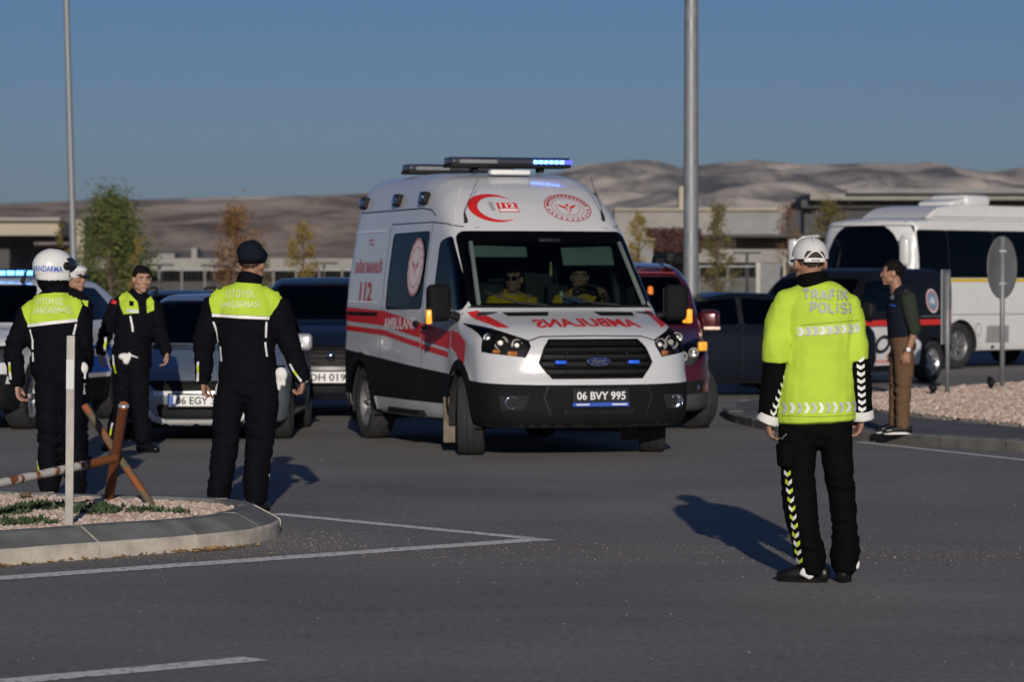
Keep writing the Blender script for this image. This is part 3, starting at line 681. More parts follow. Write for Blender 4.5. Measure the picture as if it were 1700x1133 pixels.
# ================================================================== VEHICLES
# local frame of every vehicle: front looks along -Y, origin on the ground under the front axle, +X is the driver's left (image right)
def smax(a, b, k):
    h = np.maximum(k - np.abs(a - b), 0) / k
    return np.maximum(a, b) + h * h * k * .25
def lut(tab, sig=.0, lo=-3.0, hi=14.0, n=3400):
    xs = np.linspace(lo, hi, n); ys = np.interp(xs, [t[0] for t in tab], [t[1] for t in tab])
    if sig:
        s = sig / ((hi - lo) / n); r = int(3 * s) + 1; g = np.exp(-.5 * (np.arange(-r, r + 1) / s) ** 2); g /= g.sum()
        ys = np.convolve(np.pad(ys, r, 'edge'), g, 'valid')
    return lambda v: np.interp(v, xs, ys)
class Hull:
    def __init__(s, top, front, width, zb, rear, plan=((-3, 1), (14, 1)), k=.12, ktop=.12, bowf=.12, bowt=.10, crown=.02, bowr=.05, wheels=(), Rw=.40, flare=.012, sig=.05, wsig=.03, axz=.62, fr4=.0):
        s.T = lut(top, sig); s.Fr = lut(front, .03); s.W = lut(width, wsig); s.Re = lut(rear, .03); s.P = lut(plan, .06)
        s.zb, s.k, s.kt, s.bf, s.bt, s.cr, s.br, s.wh, s.Rw, s.fl, s.axz, s.fr4 = zb, k, ktop, bowf, bowt, crown, bowr, wheels, Rw, flare, axz, fr4
    def f(s, p):
        x, y, z = p[..., 0], p[..., 1], p[..., 2]; ax = np.abs(x); x2 = x * x
        wd = s.W(z) * s.P(y)
        for (yw, zw) in s.wh:
            r = np.sqrt((y - yw) ** 2 + (z - zw) ** 2); wd = wd + s.fl * np.exp(-((r - s.Rw - .02) / .055) ** 2)
        side = ax - wd
        topf = z - (s.T(y - s.bt * x2) - s.cr * x2)
        fr = s.Fr(z) + s.bf * x2 + s.fr4 * x2 * x2 - y
        re = y - (s.Re(z) - s.br * x2)
        return smax(smax(smax(side, topf, s.kt), smax(fr, re, .05), s.k), s.zb - z, .10)
    def mesh(s, y0, y1, ny=130, nt=150, nc=26):
        th = -math.pi / 2 + 2 * math.pi * (np.arange(nt) + .0) / nt
        rad = np.stack([np.cos(th), np.zeros(nt), np.sin(th)], 1); O, Dv = [], []
        for i in range(nc):
            a = (math.pi / 2) * (1 - i / nc) * .995; O.append(np.tile([0, y0, s.axz], (nt, 1))); Dv.append(rad * math.cos(a) + np.array([0, -math.sin(a), 0]))
        for i in range(ny + 1): O.append(np.tile([0, y0 + (y1 - y0) * i / ny, s.axz], (nt, 1))); Dv.append(rad.copy())
        for i in range(1, nc + 1):
            a = (math.pi / 2) * (i / nc) * .995; O.append(np.tile([0, y1, s.axz], (nt, 1))); Dv.append(rad * math.cos(a) + np.array([0, math.sin(a), 0]))
        O = np.array(O); Dv = np.array(Dv); lo = np.zeros(O.shape[:2]); hi = np.full(O.shape[:2], 4.5)
        for _ in range(26):
            md = (lo + hi) / 2; ins = s.f(O + Dv * md[..., None]) < 0; lo = np.where(ins, md, lo); hi = np.where(ins, hi, md)
        V = O + Dv * lo[..., None]; nr = V.shape[0]
        Fc = [(i * nt + j, i * nt + (j + 1) % nt, (i + 1) * nt + (j + 1) % nt, (i + 1) * nt + j) for i in range(nr - 1) for j in range(nt)]
        bm = bmesh.new(); vs = [bm.verts.new(p) for p in V.reshape(-1, 3)]
        for q in Fc: bm.faces.new([vs[t] for t in q])
        bm.faces.new([vs[j] for j in range(nt)]); bm.faces.new([vs[(nr - 1) * nt + j] for j in range(nt)])
        bmesh.ops.recalc_face_normals(bm, faces=bm.faces); bm.normal_update()
        return bm
AX = {'x': (1, 2, 0), 'y': (0, 2, 1), 'z': (0, 1, 2)}
def cut_region(bm, pts, axis, sign, nmin=.12):
    "slice the skin along the edges of a convex outline (in the two other axes); returns the faces inside"
    a, b_, c = AX[axis]; P = [Vector((p[0], p[1])) for p in pts]
    ar = sum(P[i - 1].x * P[i].y - P[i].x * P[i - 1].y for i in range(len(P)))
    if ar < 0: P = P[::-1]
    x0, x1, y0, y1 = min(p.x for p in P) - .12, max(p.x for p in P) + .12, min(p.y for p in P) - .12, max(p.y for p in P) + .12
    def ok(f):
        m = f.calc_center_median(); return x0 < m[a] < x1 and y0 < m[b_] < y1 and f.normal[c] * sign > nmin
    src = [f for f in bm.faces if ok(f)]; t = bmesh.new(); lay = t.verts.layers.int.new('src'); olds, mp = [], {}
    for f in src:
        for v in f.verts:
            if v not in mp: q = t.verts.new(v.co); q[lay] = len(olds) + 1; mp[v] = q; olds.append(v)
        t.faces.new([mp[v] for v in f.verts]).material_index = f.material_index
    for i in range(len(P)):
        p, q = P[i - 1], P[i]; d = q - p
        if d.length < 1e-6: continue
        co = [0, 0, 0]; co[a], co[b_] = p.x, p.y; no = [0, 0, 0]; no[a], no[b_] = d.y, -d.x
        n0 = len(t.verts); t.verts.ensure_lookup_table()
        bmesh.ops.bisect_plane(t, geom=list(t.faces) + list(t.edges) + list(t.verts), dist=1e-5, plane_co=co, plane_no=no)
        t.verts.ensure_lookup_table()
        for v in t.verts[n0:]: v[lay] = 0
    bmesh.ops.delete(bm, geom=src, context='FACES_ONLY'); nv, out = {}, []
    t.normal_update()
    for f in t.faces:
        vs = []
        for v in f.verts:
            if v not in nv:
                k = v[lay]; nv[v] = olds[k - 1] if k and (olds[k - 1].co - v.co).length < 1e-6 else bm.verts.new(v.co)
            vs.append(nv[v])
        try: g = bm.faces.new(vs)
        except ValueError: continue
        g.material_index = f.material_index; g.normal_update(); m = f.calc_center_median(); ux, uy = m[a], m[b_]
        if f.normal[c] * sign > 0 and all((P[i].x - P[i - 1].x) * (uy - P[i - 1].y) - (P[i].y - P[i - 1].y) * (ux - P[i - 1].x) > -1e-7 for i in range(len(P))): out.append(g)
    t.free(); return out
def rounded(pts, r, n=3):
    "chamfer-round the corners of an outline"
    P = [Vector((p[0], p[1])) for p in pts]; out = []
    for i in range(len(P)):
        a, b_, c = P[i - 1], P[i], P[(i + 1) % len(P)]; rr = min(r, (a - b_).length * .45, (c - b_).length * .45)
        s, e = b_ + (a - b_).normalized() * rr, b_ + (c - b_).normalized() * rr
        for k in range(n + 1):
            t = k / n; out.append(s * (1 - t) ** 2 + b_ * 2 * t * (1 - t) + e * t * t)
    return out
def lift(bm, faces, depth, rim_mat=None, rim=.03):
    "take faces out of the skin as their own mesh set back by depth; the hole gets a returned edge"
    if not faces: return None
    fs = set(faces); vs = {v for f in faces for v in f.verts}; mp = {}
    out = bmesh.new()
    vn = {v: sum((f.normal for f in v.link_faces if f in fs), Vector()).normalized() for v in vs}
    for v in vs: mp[v] = out.verts.new(v.co - vn[v] * depth)
    for f in faces: out.faces.new([mp[v] for v in f.verts])
    bord = [e for e in {e for f in faces for e in f.edges} if sum(1 for f in e.link_faces if f in fs) == 1]
    nrm = {v: vn[v].copy() for e in bord for v in e.verts}
    keep = [e for e in bord if len(e.link_faces) > 1]
    bmesh.ops.delete(bm, geom=list(faces), context='FACES')
    if rim_mat is not None:
        keep = [e for e in keep if e.is_valid]; cp = {}
        for e in keep:
            for v in e.verts:
                if v not in cp: cp[v] = bm.verts.new(v.co - nrm.get(v, Vector()) * rim)
        for e in keep:
            a, b_ = e.verts
            try: f = bm.faces.new((a, b_, cp[b_], cp[a])); f.material_index = rim_mat
            except ValueError: pass
    out.normal_update(); return out
m_tyre = mat('tyre_rubber', (.022, .022, .023), .85, var=.3, scale=14, bump=.2, bscale=50)
m_rim = mat('steel_grey_rim', (.22, .22, .23), .45, .6, var=.2)
m_alloy = mat('alloy_rim', (.5, .5, .52), .3, .8, var=.1)
m_liner = mat('wheel_arch_liner', (.012, .012, .013), .9, var=.2)
m_under = mat('underbody', (.012, .012, .012), .9, var=.2)
m_chrome = mat('chrome', (.8, .8, .82), .12, 1.0, var=.03)
m_lens = glass('lamp_lens', (.9, .92, .95), .3)
m_amber = mat('amber_lens', (.45, .16, .03), .25, var=.05, coat=.3)
m_redlens = mat('red_lens', (.45, .01, .012), .2, var=.1, coat=.5)
m_whitepl = mat('white_plastic', (.78, .78, .77), .4, var=.03)
m_bulb = mat('lit_bulb', (.9, .9, .85), .2, var=.02, emit=(1, .9, .72), estr=.35)
m_gl_clear = glass('windscreen_glass', (.26, .36, .33), .92)
m_gl_tint = glass('tinted_glass', (.03, .05, .08), .97)
m_gl_dark = glass('dark_privacy_glass', (.0, .0, .0), .97)
m_seat = mat('dark_seat_fabric', (.03, .03, .032), .9, var=.2)
m_dash = mat('dashboard_plastic', (.020, .020, .022), .7, var=.15)
m_gap = mat('panel_gap', (.012, .012, .013), .9, var=.1)
m_plate_w = mat('number_plate_white', (.72, .72, .70), .45, var=.04)
m_plate_k = mat('number_plate_black', (.012, .012, .014), .4, var=.05)
m_euro = mat('plate_blue', (.02, .08, .42), .5, var=.05)
m_ink = mat('black_ink', (.012, .012, .012), .6, var=.05)
def wheel(par, x, y, r=.36, wd=.225, steer=0.0, style='steel', out=1):
    o = empty('wheel', (x, y, r)); o.parent = par; o.rotation_euler = (0, 0, steer); rr = r * .64; h = wd / 2
    b = bmesh.new(); lathe(b, [(-h * .8, rr), (-h, rr * 1.12), (-h, r * .93), (-h * .82, r * .985), (-h * .3, r), (-h * .27, r * .982), (-h * .22, r), (h * .22, r), (h * .27, r * .982), (h * .3, r), (h * .82, r * .985), (h, r * .93), (h, rr * 1.12), (h * .8, rr)], 'X', 44)
    bobj('tyre', b, m_tyre, o, auto=50)
    b = bmesh.new(); s = out; lathe(b, [(s * h * .82, rr * 1.02), (s * h * .6, rr * .93), (s * h * .15, rr * .86), (s * h * .1, rr * .3), (s * h * .35, rr * .28), (s * h * .4, .0)], 'X', 36)
    lathe(b, [(-s * h * .8, rr), (s * h * .1, rr * .9)], 'X', 36)
    k = 5 if style == 'alloy' else 8
    for i in range(k):
        a = 2 * math.pi * i / k; c = Vector((s * h * .42, math.cos(a) * rr * .58, math.sin(a) * rr * .58))
        box(b, c, (.03, rr * .72, rr * (.26 if style == 'alloy' else .16)), Matrix.Rotation(a, 3, 'X'), .006, 1)
    bobj('rim', b, m_alloy if style == 'alloy' else m_rim, o, auto=40)
    return o
def plate(par, c, w_, h_, txt, face, inkm, euro=True, strip=None, tilt=0.0, fit=1.0):
    o = empty('number_plate', c); o.parent = par; o.rotation_euler = (tilt, 0, 0)
    b = bmesh.new(); box(b, (0, .004, 0), (w_ + .03, .012, h_ + .03), None, .004); bobj('plate_frame', b, m_black, o)
    b = bmesh.new(); box(b, (0, -.004, 0), (w_, .008, h_), None, .003); bobj('plate_face', b, face, o)
    x0 = -w_ / 2
    if euro:
        b = bmesh.new(); box(b, (-w_ / 2 + .022, -.0095, 0), (.042, .003, h_ - .006)); bobj('plate_strip', b, m_euro, o); x0 += .045
    if not txt: return o
    b = text_bm(txt, .018, 0); tw, thh = (w_ / 2 - x0) * .9, h_ * .66; cx = (x0 + w_ / 2) / 2 - tw * (1 - fit) / 2; tw *= fit
    for v in b.verts: v.co = (cx + v.co.x * tw, -.0115, v.co.y * thh)
    t = bobj('plate_lettering', b, inkm, o)
    if strip:
        b = bmesh.new(); box(b, (0, -.002, -h_ / 2 - .022), (w_ + .02, .01, .036)); bobj('plate_strip', b, m_euro, o)
        for q, l in ((-.17, .12), (.17, .14)): b = bmesh.new(); box(b, (q, -.0085, -h_ / 2 - .022), (l, .003, .012)); bobj('strip_lettering', b, m_whitepl, o)
    return o
def mirror_(par, x, y, z, m, sc=1.0, amber=False, tall=1.0):
    o = empty('door_mirror', (x, y, z)); o.parent = par; s = 1 if x > 0 else -1
    b = bmesh.new(); box(b, (0, 0, 0), (.20 * sc, .13 * sc, .19 * sc * tall), Matrix.Rotation(R(-8 * s), 3, 'Z'), .05 * sc, 4); bobj('mirror_shell', b, m, o, True)
    b = bmesh.new(); tube(b, [(-s * .10 * sc, .0, -.06 * sc * tall), (-s * .24 * sc, .03, -.09 * sc * tall)], [.028 * sc, .04 * sc], 8); bobj('mirror_arm', b, m_black, o, True)
    b = bmesh.new(); box(b, (0, .067 * sc, 0), (.165 * sc, .006, .15 * sc * tall), Matrix.Rotation(R(-8 * s), 3, 'Z'), .002); bobj('mirror_glass', b, m_chrome, o)
    if amber:
        b = bmesh.new(); box(b, (s * .09 * sc, -.04, -.10 * tall * sc + .05), (.05, .10, .13), Matrix.Rotation(R(20 * s), 3, 'Z'), .015, 3); bobj('indicator', b, mat('lit_amber', (.9, .3, .03), .25, emit=(1, .36, .03), estr=.9), o, True)
    return o
def lightcluster(par, bm, faces, s, lamps, housing, amber=None, name='headlight'):
    "lens pane over a dark housing with chrome bowls"
    o = empty(name); o.parent = par
    if not faces: return o
    left, best = set(faces), []
    while left:
        st = [left.pop()]; isl_ = list(st)
        while st:
            for e in st.pop().edges:
                for g in e.link_faces:
                    if g in left: left.discard(g); st.append(g); isl_.append(g)
        if len(isl_) > len(best): best = isl_
    faces = best
    outb = lift(bm, faces, .004, 1, .05); bk = outb.copy(); 
    bobj('lens', outb, m_lens, o, True)
    for v in bk.verts: v.co += Vector((0, .06, 0)) - v.normal * .02
    bobj('housing', bk, housing, o, True)
    for (x, y, z, r, kind) in lamps:
        if kind == 'bulb':
            b = bmesh.new(); lathe(b, [(0, r * .12), (.012, r * .6), (-.004, r * .92), (-.02, r)], 'Y', 20, (x, y, z)); bobj('reflector', b, m_chrome, o, True)
            b = bmesh.new(); ell(b, (x, y - .004, z), (r * .34, r * .34, r * .34), None, 10, 8); bobj('bulb', b, m_bulb, o, True)
        else:
            b = bmesh.new(); box(b, (x, y, z), (r * 2.0, .03, r), None, .008); bobj('indicator', b, m_amber, o, True)
    return o
def seats(par, rows, z0=.35, wd=.5, m=None):
    for (x, y) in rows:
        o = empty('seat', (x, y, z0)); o.parent = par; b = bmesh.new()
        box(b, (0, 0, .1), (wd, .5, .16), None, .05, 3); bobj('cushion', b, m or m_seat, o, True)
        b = bmesh.new(); box(b, (0, .27, .42), (wd * .92, .14, .62), Matrix.Rotation(R(-10), 3, 'X'), .05, 3); bobj('backrest', b, m or m_seat, o, True)
        b = bmesh.new(); box(b, (0, .34, .82), (wd * .5, .10, .18), Matrix.Rotation(R(-8), 3, 'X'), .04, 3); bobj('headrest', b, m or m_seat, o, True)
def steering(par, x, y, z):
    b = bmesh.new(); pts = [(x + .19 * math.cos(t), y + .19 * math.sin(t) * .45, z + .19 * math.sin(t) * .9) for t in np.linspace(0, 2 * math.pi, 25)]
    tube(b, pts, [.016] * 25, 8, cap=False); tube(b, [(x - .18, y, z), (x + .18, y, z)], [.02, .02], 8); bobj('steering_wheel', b, m_dash, par, True)

def car(name, label, cat, loc, rz, H, y0, y1, paint_m, wheels, r=.32, wtrack=.76, ny=120, side_win=(), glass_side=None, screen=None, screen_glass=None, rear_screen=None, grille=None, grille_m=None,
        heads=None, clad_z=None, clad_m=None, steer=0.0, style='alloy', gaps=(), nt=140, arch=1.13, skip_sides=(), group=None):
    root = empty(name, loc, rz); tag(root, label, cat, group)
    bm = H.mesh(y0, y1, ny, nt); skin = BVHTree.FromBMesh(bm)
    mats = [paint_m, m_black, m_under, clad_m or m_black]
    if clad_z is not None:
        g = list(bm.faces) + list(bm.edges) + list(bm.verts); co, no = clad_z; bmesh.ops.bisect_plane(bm, geom=g, dist=1e-5, plane_co=co, plane_no=no)
        nv = Vector(no); cv = Vector(co)
        for f in bm.faces:
            if (f.calc_center_median() - cv).dot(nv) < 0: f.material_index = 3
    for f in bm.faces:
        if f.normal.z < -.75 and f.calc_center_median().z < .45: f.material_index = 2
    parts = {}
    for yw in wheels:                                  # wheel arches
        for s in (-1, 1):
            P = [(yw + r * arch * math.cos(t), r + r * arch * math.sin(t)) for t in np.linspace(0, 2 * math.pi, 25)[:-1]]
            fs = cut_region(bm, P, 'x', s, .05); bmesh.ops.delete(bm, geom=fs, context='FACES')
    for (P, nm, gm, dp) in side_win:
        for s in (-1, 1):
            if s in skip_sides: continue
            pane = lift(bm, cut_region(bm, P, 'x', s), dp, 1, .03)
            if pane: bobj(nm, pane, gm, root, True)
    if screen: 
        pane = lift(bm, cut_region(bm, screen, 'y', -1, .08), .008, 1, .03)
        if pane: bobj('windscreen', pane, screen_glass or m_gl_tint, root, True)
    if rear_screen:
        pane = lift(bm, cut_region(bm, rear_screen, 'y', 1, .08), .008, 1, .03)
        if pane: bobj('rear_window', pane, m_gl_tint, root, True)
    for P in (grille or []):
        pane = lift(bm, cut_region(bm, P, 'y', -1, .1), .03, 1, .035)
        if pane: bobj('grille', pane, grille_m or m_black, root, True)
    for (P, lamps, hm) in (heads or []):
        for s in (-1, 1):
            lightcluster(root, bm, cut_region(bm, [(s * p[0], p[1]) for p in P], 'y', -1, .04), s, [(s * l[0], *l[1:]) for l in lamps], hm)
    bmesh.ops.delete(bm, geom=[e for e in bm.edges if not e.link_faces], context='EDGES'); bmesh.ops.delete(bm, geom=[v for v in bm.verts if not v.link_faces], context='VERTS')
    body = bobj('body', bm, mats, root, auto=32)
    for yw in wheels:
        for s in (-1, 1):
            b = bmesh.new(); ra = r * arch * 1.01; n = 20
            ts = np.linspace(-.25, math.pi + .25, n); wo = float(H.W(r + .1) * H.P(yw)) - .012
            va = [b.verts.new((s * wo, yw + ra * math.cos(t), r + ra * math.sin(t))) for t in ts]; vb = [b.verts.new((s * (wo - .34), yw + ra * math.cos(t), r + ra * math.sin(t))) for t in ts]
            for i in range(n - 1): b.faces.new((va[i], va[i + 1], vb[i + 1], vb[i]))
            b.faces.new(vb); bobj('arch_liner', b, m_liner, root, True)
            wheel(root, s * (wtrack), yw, r, .215 if r < .35 else .235, steer if yw == wheels[0] else 0, style, s)
    return root, skin, body
def side_decal(name, root, skin, polys, s, m, off=.003, step=.10):
    b = poly_bm(polys); return decal(name, b, skin, lambda u, v: (s * 2.2, u, v), (-s, 0, 0), m, root, off, step)
def front_decal(name, root, skin, polys, m, off=.003, step=.08, y=-3.0):
    b = poly_bm(polys); return decal(name, b, skin, lambda u, v: (u, y, v), (0, 1, 0), m, root, off, step)
def side_text(name, root, skin, txt, cy, cz, wd, ht, s, m, bold=.012, shear=0.0, off=.005, dz=0.0, spacing=1.0):
    b = text_bm(txt, bold, shear, spacing=spacing); return decal(name, b, skin, lambda u, v: (s * 2.2, cy + s * u * wd, cz + v * ht + u * dz), (-s, 0, 0), m, root, off, .06)
def front_text(name, root, skin, txt, cx, cz, wd, ht, m, bold=.012, shear=0.0, off=.005, mirror=False, bend=0.0):
    b = text_bm(txt, bold, shear); k = -1 if mirror else 1
    return decal(name, b, skin, lambda u, v: (cx + k * u * wd, -3.0, cz + v * ht - bend * (u * 2) ** 2), (0, 1, 0), m, root, off, .05)

# ------------------------------------------------------------------ ambulance
m_amb = mat('ambulance_white_paint', (.59, .595, .605), .28, var=.025, scale=1.5, coat=.6)
m_red = mat('reflective_red_film', (.62, .022, .022), .35, var=.06, scale=3)
m_red2 = mat('dark_red_lettering', (.42, .03, .05), .45, var=.05)
m_clad = mat('dark_grey_cladding', (.0085, .009, .010), .75, var=.15, scale=5, spec=.12)
m_grey_film = mat('grey_film', (.33, .33, .34), .4, var=.05)
AH = Hull(top=[(-1.3, 1.02), (-1.0, 1.06), (-.86, 1.12), (-.5, 1.215), (-.2, 1.29), (-.10, 1.325), (.50, 2.02), (.66, 2.16), (.85, 2.30), (1.1, 2.44), (1.4, 2.55), (1.75, 2.605), (2.4, 2.62), (4.0, 2.61), (4.2, 2.58)],
          front=[(0, -.98), (.30, -1.0), (.42, -1.03), (.68, -1.03), (.72, -.985), (1.0, -.95), (1.1, -.88), (1.4, -.6), (3, -.5)],
          width=[(0, .95), (.3, .97), (.45, 1.0), (.9, 1.0), (1.0, .995), (1.3, .985), (1.6, .955), (2.0, .90), (2.28, .845), (2.5, .775), (2.7, .68)],
          zb=.27, rear=[(0, 4.1), (.5, 4.17), (1.3, 4.17), (2.3, 4.10), (2.6, 4.02)], plan=[(-1.1, .93), (-.7, .975), (-.3, .985), (.1, .965), (.55, .945), (1.1, .975), (1.7, 1), (9, 1)],
          k=.20, ktop=.22, bowf=.15, bowt=.16, crown=.03, fr4=.17, wheels=[(0, .36), (3.3, .36)], Rw=.42, flare=.02, axz=.9, sig=.045, wsig=.015)
A_LOC = (.46, 29.53, 0); A_RZ = R(17.6)
gr = [(-.415, 1.05), (.415, 1.05), (.475, .98), (.53, .85), (.50, .80), (.42, .705), (-.42, .705), (-.50, .80), (-.53, .85), (-.475, .98)]
hd = [(.585, 1.05), (.57, 1.0), (.62, .89), (.70, .885), (.93, .93), (.955, 1.20), (.90, 1.175), (.75, 1.10)]
hdc = [(.585, 1.045), (.58, .99), (.635, .893), (.92, .93), (.94, 1.19)]
scr = rounded([(-.86, 1.325), (.86, 1.325), (.82, 1.98), (.77, 2.03), (-.77, 2.03), (-.82, 1.98)], .05, 2)
amb, askin, abody = car('ambulance', 'white ambulance van with red stripes, crescent emblem and lit blue roof bar', 'ambulance', A_LOC, A_RZ, AH, -.55, 3.75, m_amb, [0, 3.3], r=.36, wtrack=.865, ny=170, nt=190,
    side_win=[(rounded([(1.27, 1.30), (2.5, 1.29), (2.5, 2.03), (1.27, 2.04)], .07), 'side_window', m_gl_tint, .006),
              (rounded([(.96, 1.33), (.96, 1.93), (.70, 1.99), (.12, 1.42), (.10, 1.30)], .05, 2), 'door_window', m_gl_tint, .006)],
    screen=scr, screen_glass=m_gl_clear, grille=[gr], heads=[(hdc, [(.67, -.73, 1.0, .062, 'bulb'), (.80, -.66, 1.02, .068, 'bulb'), (.885, -.585, 1.055, .06, 'bulb'), (.72, -.755, .925, .045, 'amber'), (.84, -.67, .945, .035, 'amber')], m_black)],
    clad_z=((0, 0, .70), (0, -.045, 1)), clad_m=m_clad, steer=R(-19), style='steel', arch=1.16)
del hd
M4 = abody.data
# sill below the cladding is painted again; front bumper stays dark
b = bmesh.new(); b.from_mesh(M4)
bmesh.ops.bisect_plane(b, geom=list(b.faces) + list(b.edges) + list(b.verts), dist=1e-5, plane_co=(0, 0, .44), plane_no=(0, 0, 1))
for f in b.faces:
    m_ = f.calc_center_median()
    if f.material_index == 3 and m_.z < .44 and .5 < m_.y < 4 and f.normal.z > -.7: f.material_index = 0
b.to_mesh(M4); b.free(); sharp(M4, 32)
a_ = lambda n, P, s=None, m=None, **k: side_decal(n, amb, askin, P, s, m, **k)
for s in (-1, 1):
    slope = lambda y, z: z - (.02 * (3.9 - y) if y > 2.5 else .028 + .082 * (2.5 - y))
    def stripe(y0_, y1_, zt, zb_): return [[(y0_, slope(y0_, zb_))] + ([(2.5, slope(2.5, zb_))] if y1_ > 2.5 else []) + [(y1_, slope(y1_, zb_)), (y1_, slope(y1_, zt))] + ([(2.5, slope(2.5, zt))] if y1_ > 2.5 else []) + [(y0_, slope(y0_, zt))]]
    a_('red_stripe', stripe(1.27, 3.98, 1.305, 1.165), s, m_red); a_('red_stripe', stripe(.40, 1.25, 1.305, 1.145), s, m_red)
    a_('red_stripe', stripe(1.27, 3.98, 1.12, 1.07), s, m_red); a_('red_stripe', stripe(.45, 1.25, 1.115, 1.062), s, m_red)
    a_('red_patch', [[(.36, 1.12), (.36, .97), (.20, .93), (.02, .86), (-.16, .80), (-.18, 1.02), (.1, 1.10)]], s, m_red)
    side_text('side_lettering', amb, askin, 'AMBULANS', 1.97, slope(1.97, 1.235), 1.06, .115, s, m_whitepl, .02, dz=-.02 * s, spacing=1.0)
    side_text('side_lettering', amb, askin, 'T.C.', 3.27, 1.955, .20, .065, s, m_red2, .02)
    side_text('side_lettering', amb, askin, 'SAĞLIK BAKANLIĞI', 3.27, 1.72, 1.02, .145, s, m_red2, .03)
    side_text('side_lettering', amb, askin, '112', 3.27, 1.46, .46, .20, s, m_red2, .03)
    # round emblem on the side window
    ec, ez = 1.58, 1.70
    a_('emblem_disc', [disc(ec, ez, .235, .275, 36)], s, mat('pale_pink_film', (.72, .62, .63), .5, var=.03), off=.004)
    a_('emblem_ring', ringquads(ec, ez, .23, .27, .012), s, m_red2, off=.006); a_('emblem_ring', ringquads(ec, ez, .165, .195, .007), s, m_red2, off=.006)
    for t in np.linspace(0, 6.28, 17)[:-1]: a_('emblem_star', [disc(ec + .197 * math.cos(t), ez + .232 * math.sin(t), .012, .012, 6)], s, m_red2, off=.006)
    a_('emblem_wing', [[(ec, ez - .11), (ec + .02, ez + .02), (ec + .10, ez + .06), (ec + .08, ez + .02), (ec + .03, ez - .02)], [(ec, ez - .11), (ec - .03, ez - .02), (ec - .08, ez + .02), (ec - .10, ez + .06), (ec - .02, ez + .02)]], s, m_red2, off=.006)
    # panel gaps, rails, handles
    for g in ([(1.245, .48), (1.225, 1.2), (1.235, 2.12)], [(2.62, .48), (2.62, 2.1)], [(1.235, 2.12), (2.62, 2.12)], [(.34, .50), (.42, 1.0), (.36, 1.3)], [(.36, 1.3), (.08, 1.27)], [(.62, 2.06), (.9, 2.1), (1.235, 2.12)]):
        a_('panel_gap', arcstrip(g, .011), s, m_gap, off=.002)
    a_('roof_seam', arcstrip([(4.05, 2.257), (1.6, 2.257), (1.35, 2.235), (1.2, 2.18)], .013), s, m_gap, off=.002)
    a_('slide_rail', [quad(2.75, 3.9, 1.23, 1.262)], s, m_clad, off=.012)
    a_('pressing_line', arcstrip([(2.75, 1.36), (3.86, 1.36), (3.95, 1.5), (3.95, 2.0), (3.86, 2.06), (2.75, 2.06)], .018), s, mat('white_pressing', (.86, .86, .85), .3, var=.02), off=.006)
    b = bmesh.new(); box(b, (s * 1.0, 1.36, 1.17), (.03, .10, .05), None, .01); bobj('door_handle', b, m_black, amb, True)
    b = bmesh.new(); box(b, (s * 1.01, 1.05, 1.135), (.03, .12, .035), None, .01); bobj('door_handle', b, m_black, amb, True)
    for yy in (1.62, 2.55, 3.80):
        o = empty('marker_light', (s * .83, yy, 2.355)); o.parent = amb
        b = bmesh.new(); box(b, (s * .01, 0, 0), (.07, .18, .12), Matrix.Rotation(R(s * -12), 3, 'Y'), .02, 3); bobj('lamp_shell', b, m_black, o, True)
        b = bmesh.new(); box(b, (s * .045, 0, 0), (.02, .14, .08), Matrix.Rotation(R(s * -12), 3, 'Y'), .008, 2); bobj('lamp_lens', b, mat('dark_blue_lens', (.01, .03, .12), .15, coat=.6), o, True)
    mr = mirror_(amb, s * 1.14, .12, 1.37, m_clad, 1.1, True, 1.6)
    b = bmesh.new(); box(b, (s * .94, 1.75, .33), (.16, 1.1, .05), None, .015); bobj('side_step', b, m_clad, amb)
    b = bmesh.new(); box(b, (s * .86, .47, .30), (.26, .02, .42), None, .006); bobj('mud_flap', b, mat('dusty_mud_flap', (.16, .135, .10), .9, var=.3), amb)
    for yw in (0, 3.3):
        t = np.linspace(R(-28), R(208), 30); ra, rb_ = .36 * 1.16, .36 * 1.16 + .085
        a_('arch_trim', [[(yw + ra * math.cos(p), .36 + ra * math.sin(p)), (yw + ra * math.cos(q), .36 + ra * math.sin(q)), (yw + rb_ * math.cos(q), .36 + rb_ * math.sin(q)), (yw + rb_ * math.cos(p), .36 + rb_ * math.sin(p))] for p, q in zip(t, t[1:])], s, m_clad, off=.012)
    a_('headlight_flank', [[(-.50, 1.15), (-.59, .94), (-.70, .93), (-.68, 1.09)]], s, mat('gloss_black', (.004, .004, .005), .6, spec=.1), off=.004, step=.04)
    # fog lamps in the bumper
    hp = askin.ray_cast(Vector((s * .77, -3, .50)), Vector((0, 1, 0)))[0]; fo_ = empty('fog_lamp', (hp.x, hp.y - .012, hp.z)); fo_.parent = amb
    b = bmesh.new(); lathe(b, [(.03, .0), (.02, .045), (-.012, .052), (-.012, .058), (.03, .06)], 'Y', 18); bobj('reflector', b, m_chrome, fo_, True)
    b = bmesh.new(); lathe(b, [(-.012, .0), (-.010, .052)], 'Y', 18); bobj('lens', b, m_lens, fo_)
fd = lambda n, P, m, **k: front_decal(n, amb, askin, P, m, **k)
front_text('hood_lettering', amb, askin, 'AMBULANS', .04, 1.195, .98, .07, m_red, .03, mirror=True, bend=.012)
for s in (-1, 1):
    fd('hood_vent', [[(s * .21 + .01, 1.287), (s * .62, 1.283), (s * .60, 1.25), (s * .25, 1.253)]], m_black, off=.004)
    fd('red_patch', [[(-.89, 1.285), (-.81, 1.30), (-.69, 1.15), (-.79, 1.155), (-.87, 1.22)]] if s < 0 else [[(.78, 1.30), (.87, 1.285), (.875, 1.19), (.74, 1.145)]], m_red, step=.03)
